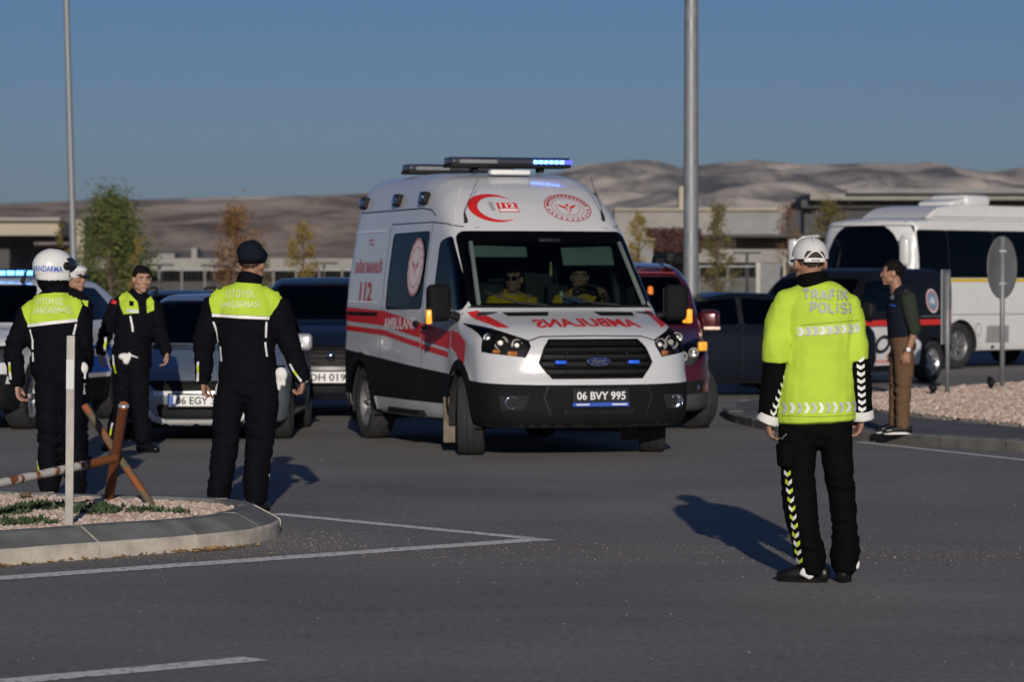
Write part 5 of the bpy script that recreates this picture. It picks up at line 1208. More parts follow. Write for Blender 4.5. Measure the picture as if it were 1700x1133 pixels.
for s in (-1, 1):
    side_decal('red_band', bv, bk_, [quad(.42, 3.38, .90, .985)], s, mat('bright_red_film', (.68, .03, .02), .4, var=.04), off=.004)
    side_decal('white_panel', bv, bk_, [[(.45, .30), (2.30, .30), (2.34, .62), (1.95, .885), (.50, .885)]], s, m_wfilm, off=.003)
    side_text('side_lettering', bv, bk_, 'POLİS', 1.40, .665, 1.75, .38, s, m_ink, .03, .35, off=.006)
    side_decal('check_trim', bv, bk_, [quad(.5 + i * .08 + (j % 2) * .04, .54 + i * .08 + (j % 2) * .04, .33 + j * .03, .36 + j * .03) for i in range(20) for j in range(2)], s, mat('bright_red_film', (.68, .03, .02), .4, var=.04), off=.006)
    side_decal('crest_disc', bv, bk_, [disc(2.78, 1.27, .19, .19, 30)], s, mat('crest_red', (.55, .12, .13), .5), off=.004); side_decal('crest_disc', bv, bk_, [disc(2.78, 1.27, .135, .135, 30)], s, mat('crest_blue', (.16, .30, .42), .5), off=.006)
    side_decal('crest_ring', bv, bk_, ringquads(2.78, 1.27, .185, .185, .025, 26), s, m_wfilm, off=.006); side_decal('crest_mark', bv, bk_, [[(2.68, 1.26), (2.78, 1.34), (2.88, 1.26), (2.84, 1.22), (2.72, 1.22)]], s, mat('crest_pale', (.55, .60, .62), .5), off=.007)
    side_decal('slide_rail', bv, bk_, [quad(2.35, 3.05, 1.02, 1.045)], s, mat('dull_grey_rail', (.10, .10, .10), .5), off=.01); mirror_(bv, s * 1.0, .55, 1.14, m_black, 1.1, False, 1.15)
    b = bmesh.new(); box(b, (s * .84, 3.33, .95), (.10, .10, .42), None, .03, 2); bobj('tail_lamp', b, mat('pale_red_lens', (.5, .18, .18), .3, coat=.4), bv, True)
    side_decal('door_window_frame', bv, bk_, arcstrip([(1.53, 1.12), (1.53, 1.62)], .03), s, mat('dull_grey_rail', (.10, .10, .10), .5), off=.005)
# midibus
m_bus = mat('bus_white_paint', (.66, .66, .65), .3, var=.04, coat=.5)
BH = Hull(top=[(-3, 2.62), (-1.35, 2.64), (-1.15, 2.70), (-.8, 2.73), (0, 2.75), (8, 2.75)], front=[(0, -1.55), (.4, -1.65), (1.0, -1.66), (1.3, -1.58), (2.4, -1.38), (2.7, -1.30), (3, -1.2)],
          width=[(0, 1.10), (.5, 1.14), (1.4, 1.14), (2.0, 1.10), (2.6, 1.04), (2.8, .98)], zb=.30, rear=[(0, 6.2), (1.5, 6.25), (2.7, 6.1)], plan=[(-1.8, .95), (-1.2, .985), (-.6, 1), (9, 1)], k=.07, ktop=.10, bowf=.14, bowt=.05, crown=.05, fr4=.06, wheels=[(0, .42), (4.1, .42)], Rw=.48, flare=.015, axz=1.3)
fcx, fcd = (1508 - 850) / F_PX * 57.5, 57.5       # front corner of the bus
ang = R(-46); cr = Vector((-1.0, -1.45)); 
ox = fcx - (1.08 * math.cos(ang) - (-1.40) * math.sin(ang)); oy = fcd - (1.08 * math.sin(ang) + (-1.40) * math.cos(ang))
bus, buskin, _ = car('midibus', 'white midibus with black glass band and yellow waist line', 'bus', (ox, oy, 0), ang, BH, -.9, 5.6, m_bus, [0, 4.1], r=.42, wtrack=.98, style='steel', ny=120, nt=140,
    side_win=[(rounded([(-1.12, 1.05), (-.30, 1.05), (-.30, 2.50), (-1.12, 2.50)], .06, 2), 'door_glass', m_gl_dark, .006)] + [(rounded([(-.27 + i * 1.32, 1.64), (1.02 + i * 1.32, 1.64), (1.02 + i * 1.32, 2.50), (-.27 + i * 1.32, 2.50)], .04, 2), 'side_window', m_gl_dark, .004) for i in range(4)],
    screen=rounded([(-1.04, 1.25), (1.04, 1.25), (1.0, 2.58), (-1.0, 2.58)], .08, 3), screen_glass=m_gl_tint, heads=[([(.62, .86), (.62, .66), (.96, .66), (1.0, .92), (.8, .92)], [(.72, -1.52, .77, .07, 'bulb'), (.88, -1.48, .78, .07, 'bulb')], m_black)], clad_m=m_bus)
b = bmesh.new(); box(b, (0, -1.0, 1.15), (2.0, .6, .25), None, .06); bobj('dashboard', b, m_dash, bus, True)
b = bmesh.new(); box(b, (0, 2.4, 1.0), (2.1, 7.0, .03)); bobj('cabin_floor', b, m_dash, bus)
seats(bus, [(x, .4 + i * .9) for i in range(5) for x in (-.7, .7)], 1.05, .55)
b = bmesh.new(); box(b, (0, -1.05, 2.40), (1.75, .02, .12)); bobj('curtain_rail', b, m_dash, bus)
b = bmesh.new(); box(b, (0, -1.1, 2.0), (1.8, .02, .34)); bobj('sun_blind', b, mat('dark_blue_blind', (.02, .03, .06), .8), bus)
for s in (-1, 1):
    side_decal('waist_line', bus, buskin, [quad(-.25, 6.0, 1.565, 1.63)], s, mat('yellow_film', (.62, .42, .05), .4), off=.004); side_decal('panel_gap', bus, buskin, arcstrip([(-.25, .98), (6.0, .98)], .012), s, m_gap, off=.003)
    side_decal('side_vent', bus, buskin, [[(.78, .78), (1.42, .78), (1.42, .46), (.72, .46)]], s, mat('vent_grey', (.34, .34, .34), .6), off=.004)
    for i in range(6): side_decal('vent_slat', bus, buskin, [quad(.76, 1.40, .49 + i * .047, .505 + i * .047)], s, mat('dull_grey_rail', (.10, .10, .10), .5), off=.007)
    side_decal('side_marker', bus, buskin, [quad(.90, 1.0, .36, .41), quad(2.3, 2.4, .36, .41)], s, m_black, off=.006); side_decal('fuel_flap', bus, buskin, ringquads(.52, .70, .09, .12, .010, 24), s, m_gap, off=.003)
    side_decal('window_band', bus, buskin, [quad(-.305 + i * 1.32, -.255 + i * 1.32, 1.635, 2.505) for i in range(1, 4)] + [quad(-.31, -.26, 1.06, 2.505), quad(5.0, 5.9, 1.64, 2.50)], s, mat('black_band', (.006, .006, .007), .15, var=.05), off=.003)
    side_decal('pillar', bus, buskin, [quad(-1.30, -1.16, .9, 2.56)], s, m_bus, off=.006)
    o = empty('wing_mirror', (s * 1.19, -1.72, 2.10)); o.parent = bus
    b = bmesh.new(); box(b, (s * .10, -.04, 0), (.20, .13, .50), None, .06, 3); bobj('mirror_shell', b, m_bus, o, True)
    b = bmesh.new(); tube(b, [(s * .06, 0, .20), (-s * .04, .05, .27), (-s * .20, .30, .30)], [.022, .022, .022], 8); bobj('mirror_arm', b, m_bus, o, True)
b = bmesh.new(); pr = [(-.55, 2.70), (-.2, 2.90), (.4, 2.97), (5.0, 2.97), (5.3, 2.72)]
vs_ = [[b.verts.new((x, y, z)) for (y, z) in pr] for x in (-.78, .78)]
for i in range(len(pr) - 1): b.faces.new((vs_[0][i], vs_[1][i], vs_[1][i + 1], vs_[0][i + 1]))
b.faces.new(vs_[0][::-1]); b.faces.new(vs_[1]); b.faces.new((vs_[0][0], vs_[0][-1], vs_[1][-1], vs_[1][0])); bmesh.ops.bevel(b, geom=list(b.edges), offset=.05, segments=3, affect='EDGES'); bobj('roof_fairing', b, m_bus, bus, auto=45)
b = bmesh.new(); box(b, (-.1, 1.55, 3.06), (.9, .75, .24), None, .10, 4); box(b, (-.1, 1.05, 3.03), (.8, .5, .12), Matrix.Rotation(R(10), 3, 'X'), .05, 3); bobj('roof_vent', b, m_bus, bus, True)
# ================================================================== PEOPLE
# each figure's frame: origin between the feet, x to the right as seen from the camera, y away from the camera
m_skin = mat('skin', (.42, .235, .165), .55, var=.10, scale=25, spec=.35)
m_skin2 = mat('tanned_skin', (.33, .175, .115), .55, var=.10, scale=25, spec=.35)
m_hair = mat('dark_hair', (.007, .006, .0055), .8, var=.4, scale=60, bump=.5, bscale=160, spec=.12)
m_stub = mat('cropped_hair', (.055, .036, .028), .85, var=.3, scale=120, bump=.3, bscale=300)
def cloth_mat(name, col, rough=.85, var=.10, sheen=.0):
    return mat(name, col, rough, var=var, scale=9, bump=.22, bscale=420, sheen=sheen, spec=.07)
m_black_c = cloth_mat('black_cloth', (.0032, .0032, .0034)); m_navy_c = cloth_mat('navy_cloth', (.0045, .0048, .0075)); m_hivis = cloth_mat('hi_vis_lime', (.46, .63, .062), .7, .06)
m_hivis2 = cloth_mat('hi_vis_lime_shiny', (.44, .62, .055), .6, .06)
m_refl = mat('silver_reflective', (.46, .47, .47), .42, .0, var=.16, scale=40); m_reflw = mat('white_reflective', (.74, .74, .72), .5, var=.06)
m_limetape = mat('lime_tape', (.55, .66, .03), .5, var=.06); m_leather = mat('black_leather', (.006, .006, .006), .35, var=.2, scale=30, bump=.1, bscale=90)
m_sole = mat('black_rubber_sole', (.007, .007, .007), .8, var=.2, spec=.15); m_white_c = cloth_mat('white_cloth', (.72, .71, .69), .8, .05)
V = Vector
def V3(p): return Vector(p)
def chain(p, rad, k=3, bow=None):
    "smooth a joint chain: (points, radii) resampled with Catmull-Rom"
    P = [V3(q) for q in p]; Rr = [(r, r) if not isinstance(r, tuple) else r for r in rad]; outp, outr = [], []
    for i in range(len(P) - 1):
        a, b, c, d = P[max(i - 1, 0)], P[i], P[i + 1], P[min(i + 2, len(P) - 1)]
        for j in range(k):
            t = j / k
            outp.append(.5 * ((2 * b) + (c - a) * t + (2 * a - 5 * b + 4 * c - d) * t * t + (3 * b - a - 3 * c + d) * t ** 3))
            outr.append((Rr[i][0] * (1 - t) + Rr[i + 1][0] * t, Rr[i][1] * (1 - t) + Rr[i + 1][1] * t))
    outp.append(P[-1]); outr.append(Rr[-1]); return outp, outr
def hand(bm, wr, d, fw, inw, curl=1.0, s=1.0):
    d = V3(d).normalized(); fw = (V3(fw) - d * V3(fw).dot(d)).normalized(); inw = (V3(inw) - d * V3(inw).dot(d) - fw * V3(inw).dot(fw)).normalized(); wr = V3(wr)
    kn = wr + d * .088 * s + inw * .006
    tube(bm, [wr - d * .03, wr + d * .02, wr + d * .055, kn], [(.027 * s, .020 * s), (.032 * s, .018 * s), (.040 * s, .0165 * s), (.040 * s, .0145 * s)], 12, ref=fw)
    for o, L_ in ((-.031, .060), (-.0105, .074), (.0105, .080), (.031, .070)):
        p = kn + fw * o * s - d * .008; a = R(18) * curl; pts = [p - d * .01, p]; 
        for k, sl in enumerate((.44, .31, .25)):
            a += R((18, 34, 30)[k]) * curl; dd = d * math.cos(a) + inw * math.sin(a) + fw * (o * .8); p = p + dd.normalized() * L_ * sl * s; pts.append(p)
        tube(bm, pts, [.0098 * s, .0098 * s, .0092 * s, .0086 * s, .0078 * s], 8)
    b0 = wr + d * .022 * s + fw * .026 * s + inw * .006; t1 = b0 + (d * .75 + fw * .55 + inw * .35).normalized() * .042 * s; t2 = t1 + (d * .92 + fw * .12 + inw * .45).normalized() * .034 * s
    tube(bm, [b0, t1, t2], [.0125 * s, .0112 * s, .009 * s], 8)
def head_frame(fwd, tilt=0.0):
    f = V3(fwd).normalized(); f = (f + V3((0, 0, tilt))).normalized(); s = f.cross(V3((0, 0, 1))).normalized(); u = s.cross(f); return Matrix((s, f, u)).transposed()
def head(bm, c, M):
    c = V3(c); E = lambda p, r, rot=None: ell(bm, c + M @ V3(p), r, M if rot is None else M @ rot)
    E((0, -.010, .040), (.077, .096, .082)); E((0, .012, -.015), (.070, .085, .075)); E((0, .030, -.055), (.056, .062, .058)); E((0, .066, -.094), (.028, .026, .022))
    E((0, .076, .030), (.050, .020, .014)); E((0, .088, -.066), (.025, .013, .009)); E((0, .086, -.052), (.022, .012, .012))
    tube(bm, [c + M @ V3((0, .090, .022)), c + M @ V3((0, .099, .0)), c + M @ V3((0, .105, -.026))], [.009, .010, .013], 8)
    E((0, .095, -.032), (.018, .011, .008))
    for s in (-1, 1):
        E((s * .079, -.008, -.006), (.011, .026, .034)); E((s * .040, .066, -.020), (.022, .022, .022)); E((s * .053, .020, -.062), (.016, .034, .026))
def face(par, c, M, hair=True, mh=None, beard=False, hairline=.058):
    c = V3(c)
    for s in (-1, 1):
        b = bmesh.new(); ell(b, c + M @ V3((s * .032, .0835, .006)), (.0135, .006, .0075), M, 10, 8); bobj('eye', b, mat('eye_white', (.42, .38, .36), .3), par, True)
        b = bmesh.new(); ell(b, c + M @ V3((s * .032, .0885, .006)), (.0068, .0025, .0068), M, 10, 8); bobj('iris', b, mat('dark_iris', (.02, .012, .008), .2), par, True)
        b = bmesh.new(); tube(b, [c + M @ V3((s * .012, .096, .028)), c + M @ V3((s * .033, .095, .034)), c + M @ V3((s * .054, .082, .027))], [.0045, .0055, .003], 6); bobj('eyebrow', b, m_hair, par, True)
    b = bmesh.new(); tube(b, [c + M @ V3((-.022, .093, -.063)), c + M @ V3((0, .101, -.061)), c + M @ V3((.022, .093, -.063))], [.002, .0035, .002], 6); bobj('mouth', b, mat('lips', (.20, .075, .065), .5), par, True)
    if hair: hairshell(par, c, M, mh or m_hair, hairline)
def hairshell(par, c, M, m, hairline=.058, grow=.007, low=-.075, zmax=9.0):
    b = bmesh.new(); bmesh.ops.create_icosphere(b, subdivisions=4, radius=1.0)
    for v in b.verts:
        p = v.co; q = V3((p.x * (.077 + grow), p.y * (.096 + grow) - .010, p.z * (.082 + grow * 1.3) + .040)); nz = noise.noise(q * 70) * .006 + noise.noise(q * 25) * .008
        if q.z < .03: q.x *= 1 - .10 * min(1, (.03 - q.z) / .08); 
        v.co = q + p * nz
    kill = [v for v in b.verts if (v.co.y > .058 and v.co.z < hairline + .016 * noise.noise(v.co * 45) - .25 * max(0, .03 - abs(v.co.x)) + .5 * max(0, abs(v.co.x) - .045)) or (v.co.y > .012 and v.co.z < .015) or v.co.z < low or v.co.z > zmax or (abs(v.co.x) > .05 and -.03 < v.co.y and v.co.z < -.02)]
    bmesh.ops.delete(b, geom=kill, context='VERTS')
    for v in b.verts: v.co = V3(c) + M @ v.co
    bobj('hair', b, m, par, True)
def wrinkle(me, amp, joints=(), fz=17.0, fx=5.0, soft=.6, seed=0.0, ridge=1.0):
    co, no = me_co(me), me_no(me); out = co.copy(); J = [(V3(j[0]), j[1], j[2]) for j in joints]
    for i in range(len(co)):
        p = Vector(co[i].tolist()); w = .30
        for q, s, k in J: w += k * math.exp(-((p - q).length / s) ** 2)
        u = Vector((p.x * fx + seed, p.y * fx, p.z * fz + p.x * 4.0)); wr = noise.noise(u + noise.noise_vector(p * 6) * .7)
        r1 = (1 - abs(wr) * 2.4); r2 = noise.noise(Vector((p.x * 9 + 7 + seed, p.y * 9, p.z * 5 + p.x * 6)))
        out[i] += no[i] * (amp * (w * (r1 - .45) * ridge + soft * r2))
    me.vertices.foreach_set('co', out.ravel()); me.update()
def garment(name, bm, m, par, voxel=.009, sm=4, amp=.006, joints=(), **k):
    me = remesh(bm, voxel, sm); wrinkle(me, amp, joints, **k); o = mobj(name, me, m, par); return o, bvh_of(me)
def shoe(par, ank, d, m=None, m2=None, L_=.285, h=.09, boot=0.0, name='shoe'):
    d = V3(d); d.z = 0; d.normalize(); s = V3((-d.y, d.x, 0)); a = V3((ank[0], ank[1], 0)); o = empty(name, a); o.parent = par
    P = lambda f, z: d * f + V3((0, 0, z - .010)); b = bmesh.new()
    tube(b, [P(-.075, .052), P(-.03, .06), P(.05, .058), P(.12, .048), P(.175, .040)], [(.033, .044), (.038, .054), (.042, .052), (.046, .040), (.036, .028)], 14, ref=s)
    tube(b, [P(-.02, .05), P(-.005, h + boot)], [(.040, .05), (.042, .050)], 12, ref=s)
    me = remesh(b, .007, 3); mobj('shoe_upper', me, m or m_leather, o)
    b = bmesh.new(); n = 22; ring = []
    for z in (.0, .020):
        ring.append([b.verts.new(d * (.052 + .134 * math.cos(t)) + s * ((.041 + .005 * math.cos(t)) * math.sin(t)) + V3((0, 0, z))) for t in np.linspace(0, 2 * math.pi, n + 1)[:-1]])
    for i in range(n): b.faces.new((ring[0][i], ring[0][(i + 1) % n], ring[1][(i + 1) % n], ring[1][i]))
    b.faces.new(ring[0][::-1]); b.faces.new(ring[1]); bobj('sole', b, m2 or m_sole, o, auto=50)
    return o
def person(label, loc, J, fwd, clothes, rz=0.0, skin=None, voxel=.0058, headyaw=None, tilt=0.0, group=None, curl=(1, 1), hand_in=None, legs=True, hs=1.0):
    "one continuous body from head to feet; the clothes are children"
    root = empty('person', loc, rz); tag(root, label, 'person', group); g = lambda k: V3(J[k]); fwd = V3(fwd).normalized()
    M = head_frame(headyaw if headyaw is not None else fwd, tilt); b = bmesh.new(); lat = (g('shR') - g('shL')).normalized()
    tube(b, *chain([g('pelvis') - V3((0, 0, .06)), g('pelvis'), g('waist'), g('chest'), g('neck') - V3((0, 0, .05)), g('neck')], [(.12, .09), (.145, .10), (.125, .09), (.145, .10), (.10, .07), (.055, .055)]), 16, ref=lat)
    tube(b, [g('neck') - V3((0, 0, .03)), g('head') + M @ V3((0, -.012, -.03))], [.057, .054], 14); head(b, g('head'), M)
    tube(b, [g('shL'), g('chest') + V3((0, 0, .10)), g('shR')], [.05, .07, .05], 12)
    for k, s in (('L', 0), ('R', 1)):
        tube(b, *chain([g('sh' + k), g('el' + k), g('wr' + k)], [.046, .038, .026]), 12)
        d = g('wr' + k) - g('el' + k); d = V3(J.get('hd' + k, d)); inn = (hand_in[s] if hand_in else (g('pelvis') - g('wr' + k))); hand(b, g('wr' + k), d, J.get('th' + k, fwd), inn, curl[s], hs)
        tube(b, *chain([g('pelvis').lerp(g('hip' + k), .7), g('kn' + k), g('an' + k)], [.075, .052, .036]), 12)
        td = V3(J['to' + k]).normalized(); a = g('an' + k); tube(b, [a + V3((0, 0, -.02)) - td * .05, a + td * .03 + V3((0, 0, -.045)), a + td * .13 + V3((0, 0, -.06))], [.03, .03, .02], 10)
    me = remesh(b, voxel, 2); mobj('body', me, skin or m_skin, root)
    return root, M
def view_decal(name, par, bvh, polys, m, X, off=.004, step=.02, d=(0, 1, 0), start=-1.5):
    "polygons traced in photo pixels, laid on the cloth along the line of sight"
    X0, y0, sc = X; b = poly_bm([[((p[0] - X0) / sc, (y0 - p[1]) / sc) for p in q] for q in polys])
    return decal(name, b, bvh, lambda u, v: (u, start, v), d, m, par, off, step)
def view_text(name, par, bvh, s, x0, x1, y0_, y1_, m, X, off=.006, bold=.02, dy=0.0, bend=0.0):
    X0, y0, sc = X; b = block_text(s, bold); cx, cy, wx, wy = (x0 + x1) / 2, (y0_ + y1_) / 2, x1 - x0, y1_ - y0_
    return decal(name, b, bvh, lambda u, v: ((cx + u * wx - X0) / sc, -1.5, (y0 - (cy - v * wy + dy * u + bend * 4 * u * u)) / sc), (0, 1, 0), m, par, off, .013)
def outline(polys, k=1): return polys
def jtorso(b, J, rings, lat):
    tube(b, *chain([r[0] for r in rings], [(r[1], r[2]) for r in rings], 4), 22, ref=lat, dome=.15)
def chev(cx, cy, w_, h_, t, dirx=1, slant=0.0):
    "a > shaped chevron made of two slanted bars"
    a = w_ * .5; return [[(cx - a * dirx, cy - h_ / 2), (cx - a * dirx + t * dirx, cy - h_ / 2), (cx + a * dirx, cy + slant), (cx + a * dirx - t * dirx, cy + slant)],
                         [(cx + a * dirx - t * dirx, cy + slant), (cx + a * dirx, cy + slant), (cx - a * dirx + t * dirx, cy + h_ / 2), (cx - a * dirx, cy + h_ / 2)]]
def px3(X, px, py, y=0.0): return V3(((px - X[0]) / X[2], y, (X[1] - py) / X[2]))

# ------------------------------------------------------------------ traffic officer (near right)
XA = (1362, 970, 322.0); a = lambda px, py, y=0.0: px3(XA, px, py, y)
JA = dict(pelvis=a(1353, 690), waist=a(1354, 625), chest=a(1357, 540, .0), neck=a(1350, 478, .0), head=a(1346, 437, .02), shL=a(1297, 512), shR=a(1417, 520), elL=a(1287, 605, -.03), elR=a(1424, 605, -.03), wrL=a(1277, 697, .02), wrR=a(1433, 692, .02),
          hipL=a(1328, 700), hipR=a(1385, 700), knL=a(1331, 820, .01), knR=a(1396, 820, .01), anL=a(1350, 940), anR=a(1403, 940), toL=(-.93, .36, 0), toR=(.12, 1, 0), hdL=(.03, .05, -1), hdR=(-.14, .05, -1))
pA, MA = person('officer in lime high-visibility jacket and white cap seen from behind, near the camera', (1.59, 16.80, 0), JA, (-.1, 1, 0), None, headyaw=(-.16, 1, 0), skin=m_skin2, voxel=.005)
lat = (1, 0, 0)
b = bmesh.new()      # trousers
tube(b, *chain([a(1355, 685), a(1354, 705), a(1352, 724)], [(.165, .105), (.185, .125), (.17, .125)]), 20)
tube(b, *chain([a(1325, 705), a(1326, 760), a(1329, 835, .01), a(1338, 890), a(1346, 922), a(1349, 938, -.005), a(1350, 953, -.005)], [(.100, .115), (.092, .105), (.088, .095), (.074, .088), (.078, .09), (.070, .086), (.062, .08)]), 18)
tube(b, *chain([a(1386, 705), a(1391, 760), a(1400, 835, .01), a(1404, 885), a(1405, 915), a(1404, 935), a(1404, 950)], [(.095, .115), (.082, .10), (.070, .09), (.064, .085), (.076, .092), (.070, .088), (.060, .08)]), 18)
trA, bvT = garment('trousers', b, m_black_c, pA, .008, 3, .009, [(a(1333, 835), .16, .8), (a(1397, 835), .16, .8), (a(1347, 925), .10, 1.6), (a(1404, 912), .10, 1.6), (a(1350, 715), .14, .6)], fz=15)
b = bmesh.new(); tube(b, [a(1306, 738, -.03), a(1307, 775, -.03)], [(.055, .085), (.052, .085)], 12, dome=.1); o, _ = garment('cargo_pocket', b, m_black_c, pA, .008, 2, .004)
b = bmesh.new(); tube(b, [a(1405, 715, -.03), a(1405, 738, -.03)], [(.03, .07), (.03, .07)], 12, dome=.1); o, _ = garment('cargo_pocket', b, m_black_c, pA, .008, 2, .004)
b = bmesh.new()      # black under-jacket: sleeves, collar, waist
for k in ('L', 'R'): tube(b, *chain([JA['sh' + k], JA['sh' + k].lerp(JA['el' + k], .55), JA['el' + k], JA['el' + k].lerp(JA['wr' + k], .5), JA['wr' + k] + V3((0, 0, .01))], [.040, .045, .060, .061, .056]), 16)
tube(b, *chain([a(1353, 492), a(1351, 476), a(1348, 456, .01)], [(.09, .06), (.086, .080), (.080, .078)]), 18, dome=.1)
tube(b, *chain([a(1353, 680), a(1355, 640), a(1357, 560), a(1357, 520)], [(.15, .09), (.15, .09), (.15, .09), (.14, .08)]), 20)
jkA, bvJ = garment('jacket', b, m_black_c, pA, .0075, 3, .008, [(JA['elL'], .12, 1.2), (JA['elR'], .12, 1.2), (JA['wrL'], .08, .8), (JA['wrR'], .08, .8)], fz=20)
b = bmesh.new()      # lime top
rings = [(a(1357, 701), .207, .155), (a(1357, 690), .208, .152), (a(1359, 640), .198, .145), (a(1362, 590), .192, .140), (a(1363, 545), .200, .140), (a(1360, 515), .198, .125), (a(1356, 492), .165, .105), (a(1352, 475), .10, .085)]
jtorso(b, JA, rings, V3(lat))
tube(b, [JA['shL'] + V3((.01, 0, .005)), a(1356, 494, -.01), JA['shR'] + V3((-.01, 0, .01))], [(.07, .082), (.075, .10), (.07, .082)], 14, ref=V3((0, 1, 0)))
tube(b, *chain([JA['shL'] + V3((.02, 0, 0)), a(1294, 540, -.01), a(1291, 575, -.03), a(1291, 602, -.03)], [.076, .078, .080, .082]), 18, dome=.05)
tube(b, *chain([JA['shR'] + V3((-.02, 0, 0)), a(1417, 545, -.01), a(1420, 580, -.03), a(1421, 600, -.03)], [.070, .068, .066, .065]), 18, dome=.05)
topA, bvA = garment('lime_jacket', b, m_hivis, pA, .0075, 4, .008, [(a(1320, 555, -.1), .12, .9), (a(1420, 560), .10, .9), (a(1357, 690), .2, .2)], fz=9, fx=9, soft=.75, seed=3)
m_print = mat('grey_reflective_print', (.36, .38, .34), .5, var=.15, scale=60)
# lettering and bands on the back
view_text('back_lettering', pA, bvA, 'TRAFİK', 1332, 1404, 484, 499, m_print, XA, off=.006, bold=.27, dy=2); view_text('back_lettering', pA, bvA, 'POLİSİ', 1343, 1410, 505, 520, m_print, XA, off=.006, bold=.27, dy=2)
view_decal('seam', pA, bvA, arcstrip([(1328, 541), (1370, 537), (1425, 533)], 1.3), mat('dark_seam', (.20, .28, .02), .8), XA, .002)
view_decal('reflective_band', pA, bvA, [[(1320, 545), (1426, 538), (1426, 553), (1321, 558)]], mat('pale_lime_tape', (.55, .66, .22), .5, var=.06), XA, .003)
for i in range(9): view_decal('chevron', pA, bvA, chev(1328 + i * 11.6, 551.5 - i * .65, 10, 14.5, 5.6), m_refl if i % 3 else m_reflw, XA, .006)
for i in range(11): view_decal('chevron', pA, bvA, chev(1303 + i * 11.4, 678.5 - i * .25, 10, 17, 5.6), m_reflw if i % 2 else m_refl, XA, .006)
view_decal('hem_seam', pA, bvA, arcstrip([(1297, 691), (1360, 692), (1424, 689)], 1.2), mat('dark_seam', (.20, .28, .02), .8), XA, .002)
for i in range(8):       # white V chevrons down both sleeves
    t = i / 7; cx, cy = 1311 - 27 * t, 606 + 80 * t
    view_decal('chevron', pA, bvJ, [[(cx - 5, cy - 5), (cx, cy + 1), (cx, cy + 7), (cx - 5, cy + 1)], [(cx, cy + 1), (cx + 5, cy - 6), (cx + 5, cy), (cx, cy + 7)]], m_reflw, XA, .005)
    cx, cy = 1426 + 5 * t, 598 + 82 * t
    view_decal('chevron', pA, bvJ, [[(cx - 6, cy - 5), (cx, cy - 1), (cx, cy + 5), (cx - 6, cy + 1)], [(cx, cy - 1), (cx + 6, cy - 5), (cx + 6, cy + 1), (cx, cy + 5)]], m_reflw, XA, .005)
for i in range(11):      # lime and white chevrons down the outer leg
    t = i / 10; cx, cy = 1307.5 + 17 * t + 4 * t * t, 786 + 146 * t
    for s, mm in ((-1, m_limetape if i % 2 else m_reflw), (1, m_reflw if i % 2 else m_limetape)):
        view_decal('chevron', pA, bvT, [[(cx, cy), (cx + s * 4.8, cy - 5), (cx + s * 4.8, cy + 2), (cx, cy + 7)]], mm, XA, .005)
view_decal('pocket_lettering', pA, bvT, arcstrip([(1290, 733), (1297, 727), (1303, 729), (1309, 721)], 1.4), mat('grey_print', (.2, .2, .2), .6), XA, .03)
for k, c0, c1, r in (('L', a(1281, 689, .01), a(1276, 703, .02), .062), ('R', a(1432, 683, .01), a(1433, 698, .02), .062)):
    b = bmesh.new(); tube(b, [c0, c1], [r, r * 1.04], 20, dome=.02); o, _ = garment('cuff', b, m_white_c, pA, .006, 2, .003)
shoe(pA, a(1350, 970), JA['toL']); shoe(pA, a(1403, 970, .03), JA['toR'])
b = bmesh.new(); tube(b, [a(1337, 946, -.045), a(1349, 957, -.055)], [(.045, .02), (.03, .015)], 10); bobj('spat', b, m_white_c, pA, True)
b = bmesh.new(); tube(b, [a(1424, 936, -.02), a(1423, 945, -.02)], [.016, .014], 8); bobj('spat', b, m_white_c, pA, True)
def back_hair(par, c, M, m, grow=.002): hairshell(par, c, M, m, .3, grow, -.06, .066)
back_hair(pA, JA['head'], MA, m_stub)
# white mesh cap worn peak-forward
cp = empty('cap'); cp.parent = pA; hc = JA['head']
b = bmesh.new(); bmesh.ops.create_icosphere(b, subdivisions=4, radius=1.0)
for v in b.verts: v.co = V3((v.co.x * .094, v.co.y * .112 - .006, v.co.z * .100 + .032))
bmesh.ops.delete(b, geom=[v for v in b.verts if v.co.z < (.020 if v.co.y > -.02 else .010) or (v.co.y < -.04 and ((v.co.x / .050) ** 2 + ((v.co.z - .020) / .038) ** 2) < 1 and v.co.z > .020)], context='VERTS')
for v in b.verts: v.co = hc + MA @ v.co
m_cap = mat('white_mesh_cap', (.62, .62, .61), .85, var=.14, scale=260, bump=.25, bscale=300)
bobj('crown', b, m_cap, cp, True)
b = bmesh.new(); pts = [hc + MA @ V3((.097 * math.sin(t), -.006 - .114 * math.cos(t), .012)) for t in np.linspace(-.62, .62, 13)]; tube(b, pts, [(.012, .0035)] * 13, 8, ref=V3((0, 0, 1)), dome=.1); bobj('strap', b, m_reflw, cp, True)
b = bmesh.new(); pts = [hc + MA @ V3((.097 * math.sin(t), -.006 - .114 * math.cos(t), max(.020, .020 + .039 * math.cos(t * 3.0)))) for t in np.linspace(-.52, .52, 13)]; tube(b, pts, [(.005, .0035)] * 13, 8, ref=V3((0, 0, 1)), dome=.1); bobj('opening_trim', b, m_reflw, cp, True)
b = bmesh.new(); tube(b, [hc + MA @ V3((0, -.112, .066)), hc + MA @ V3((0, -.095, .105)), hc + MA @ V3((0, -.04, .132))], [.0042] * 3, 6); bobj('crown_seam', b, m_reflw, cp, True)
b = text_bm('POLİS', .03)
for v in b.verts:
    t = v.co.x * .42; v.co = hc + MA @ V3((.1015 * math.sin(t), -.006 - .1185 * math.cos(t), .012 + v.co.y * .013))
bobj('strap_lettering', b, m_ink, cp)
b = bmesh.new(); n = 14; vs0 = []
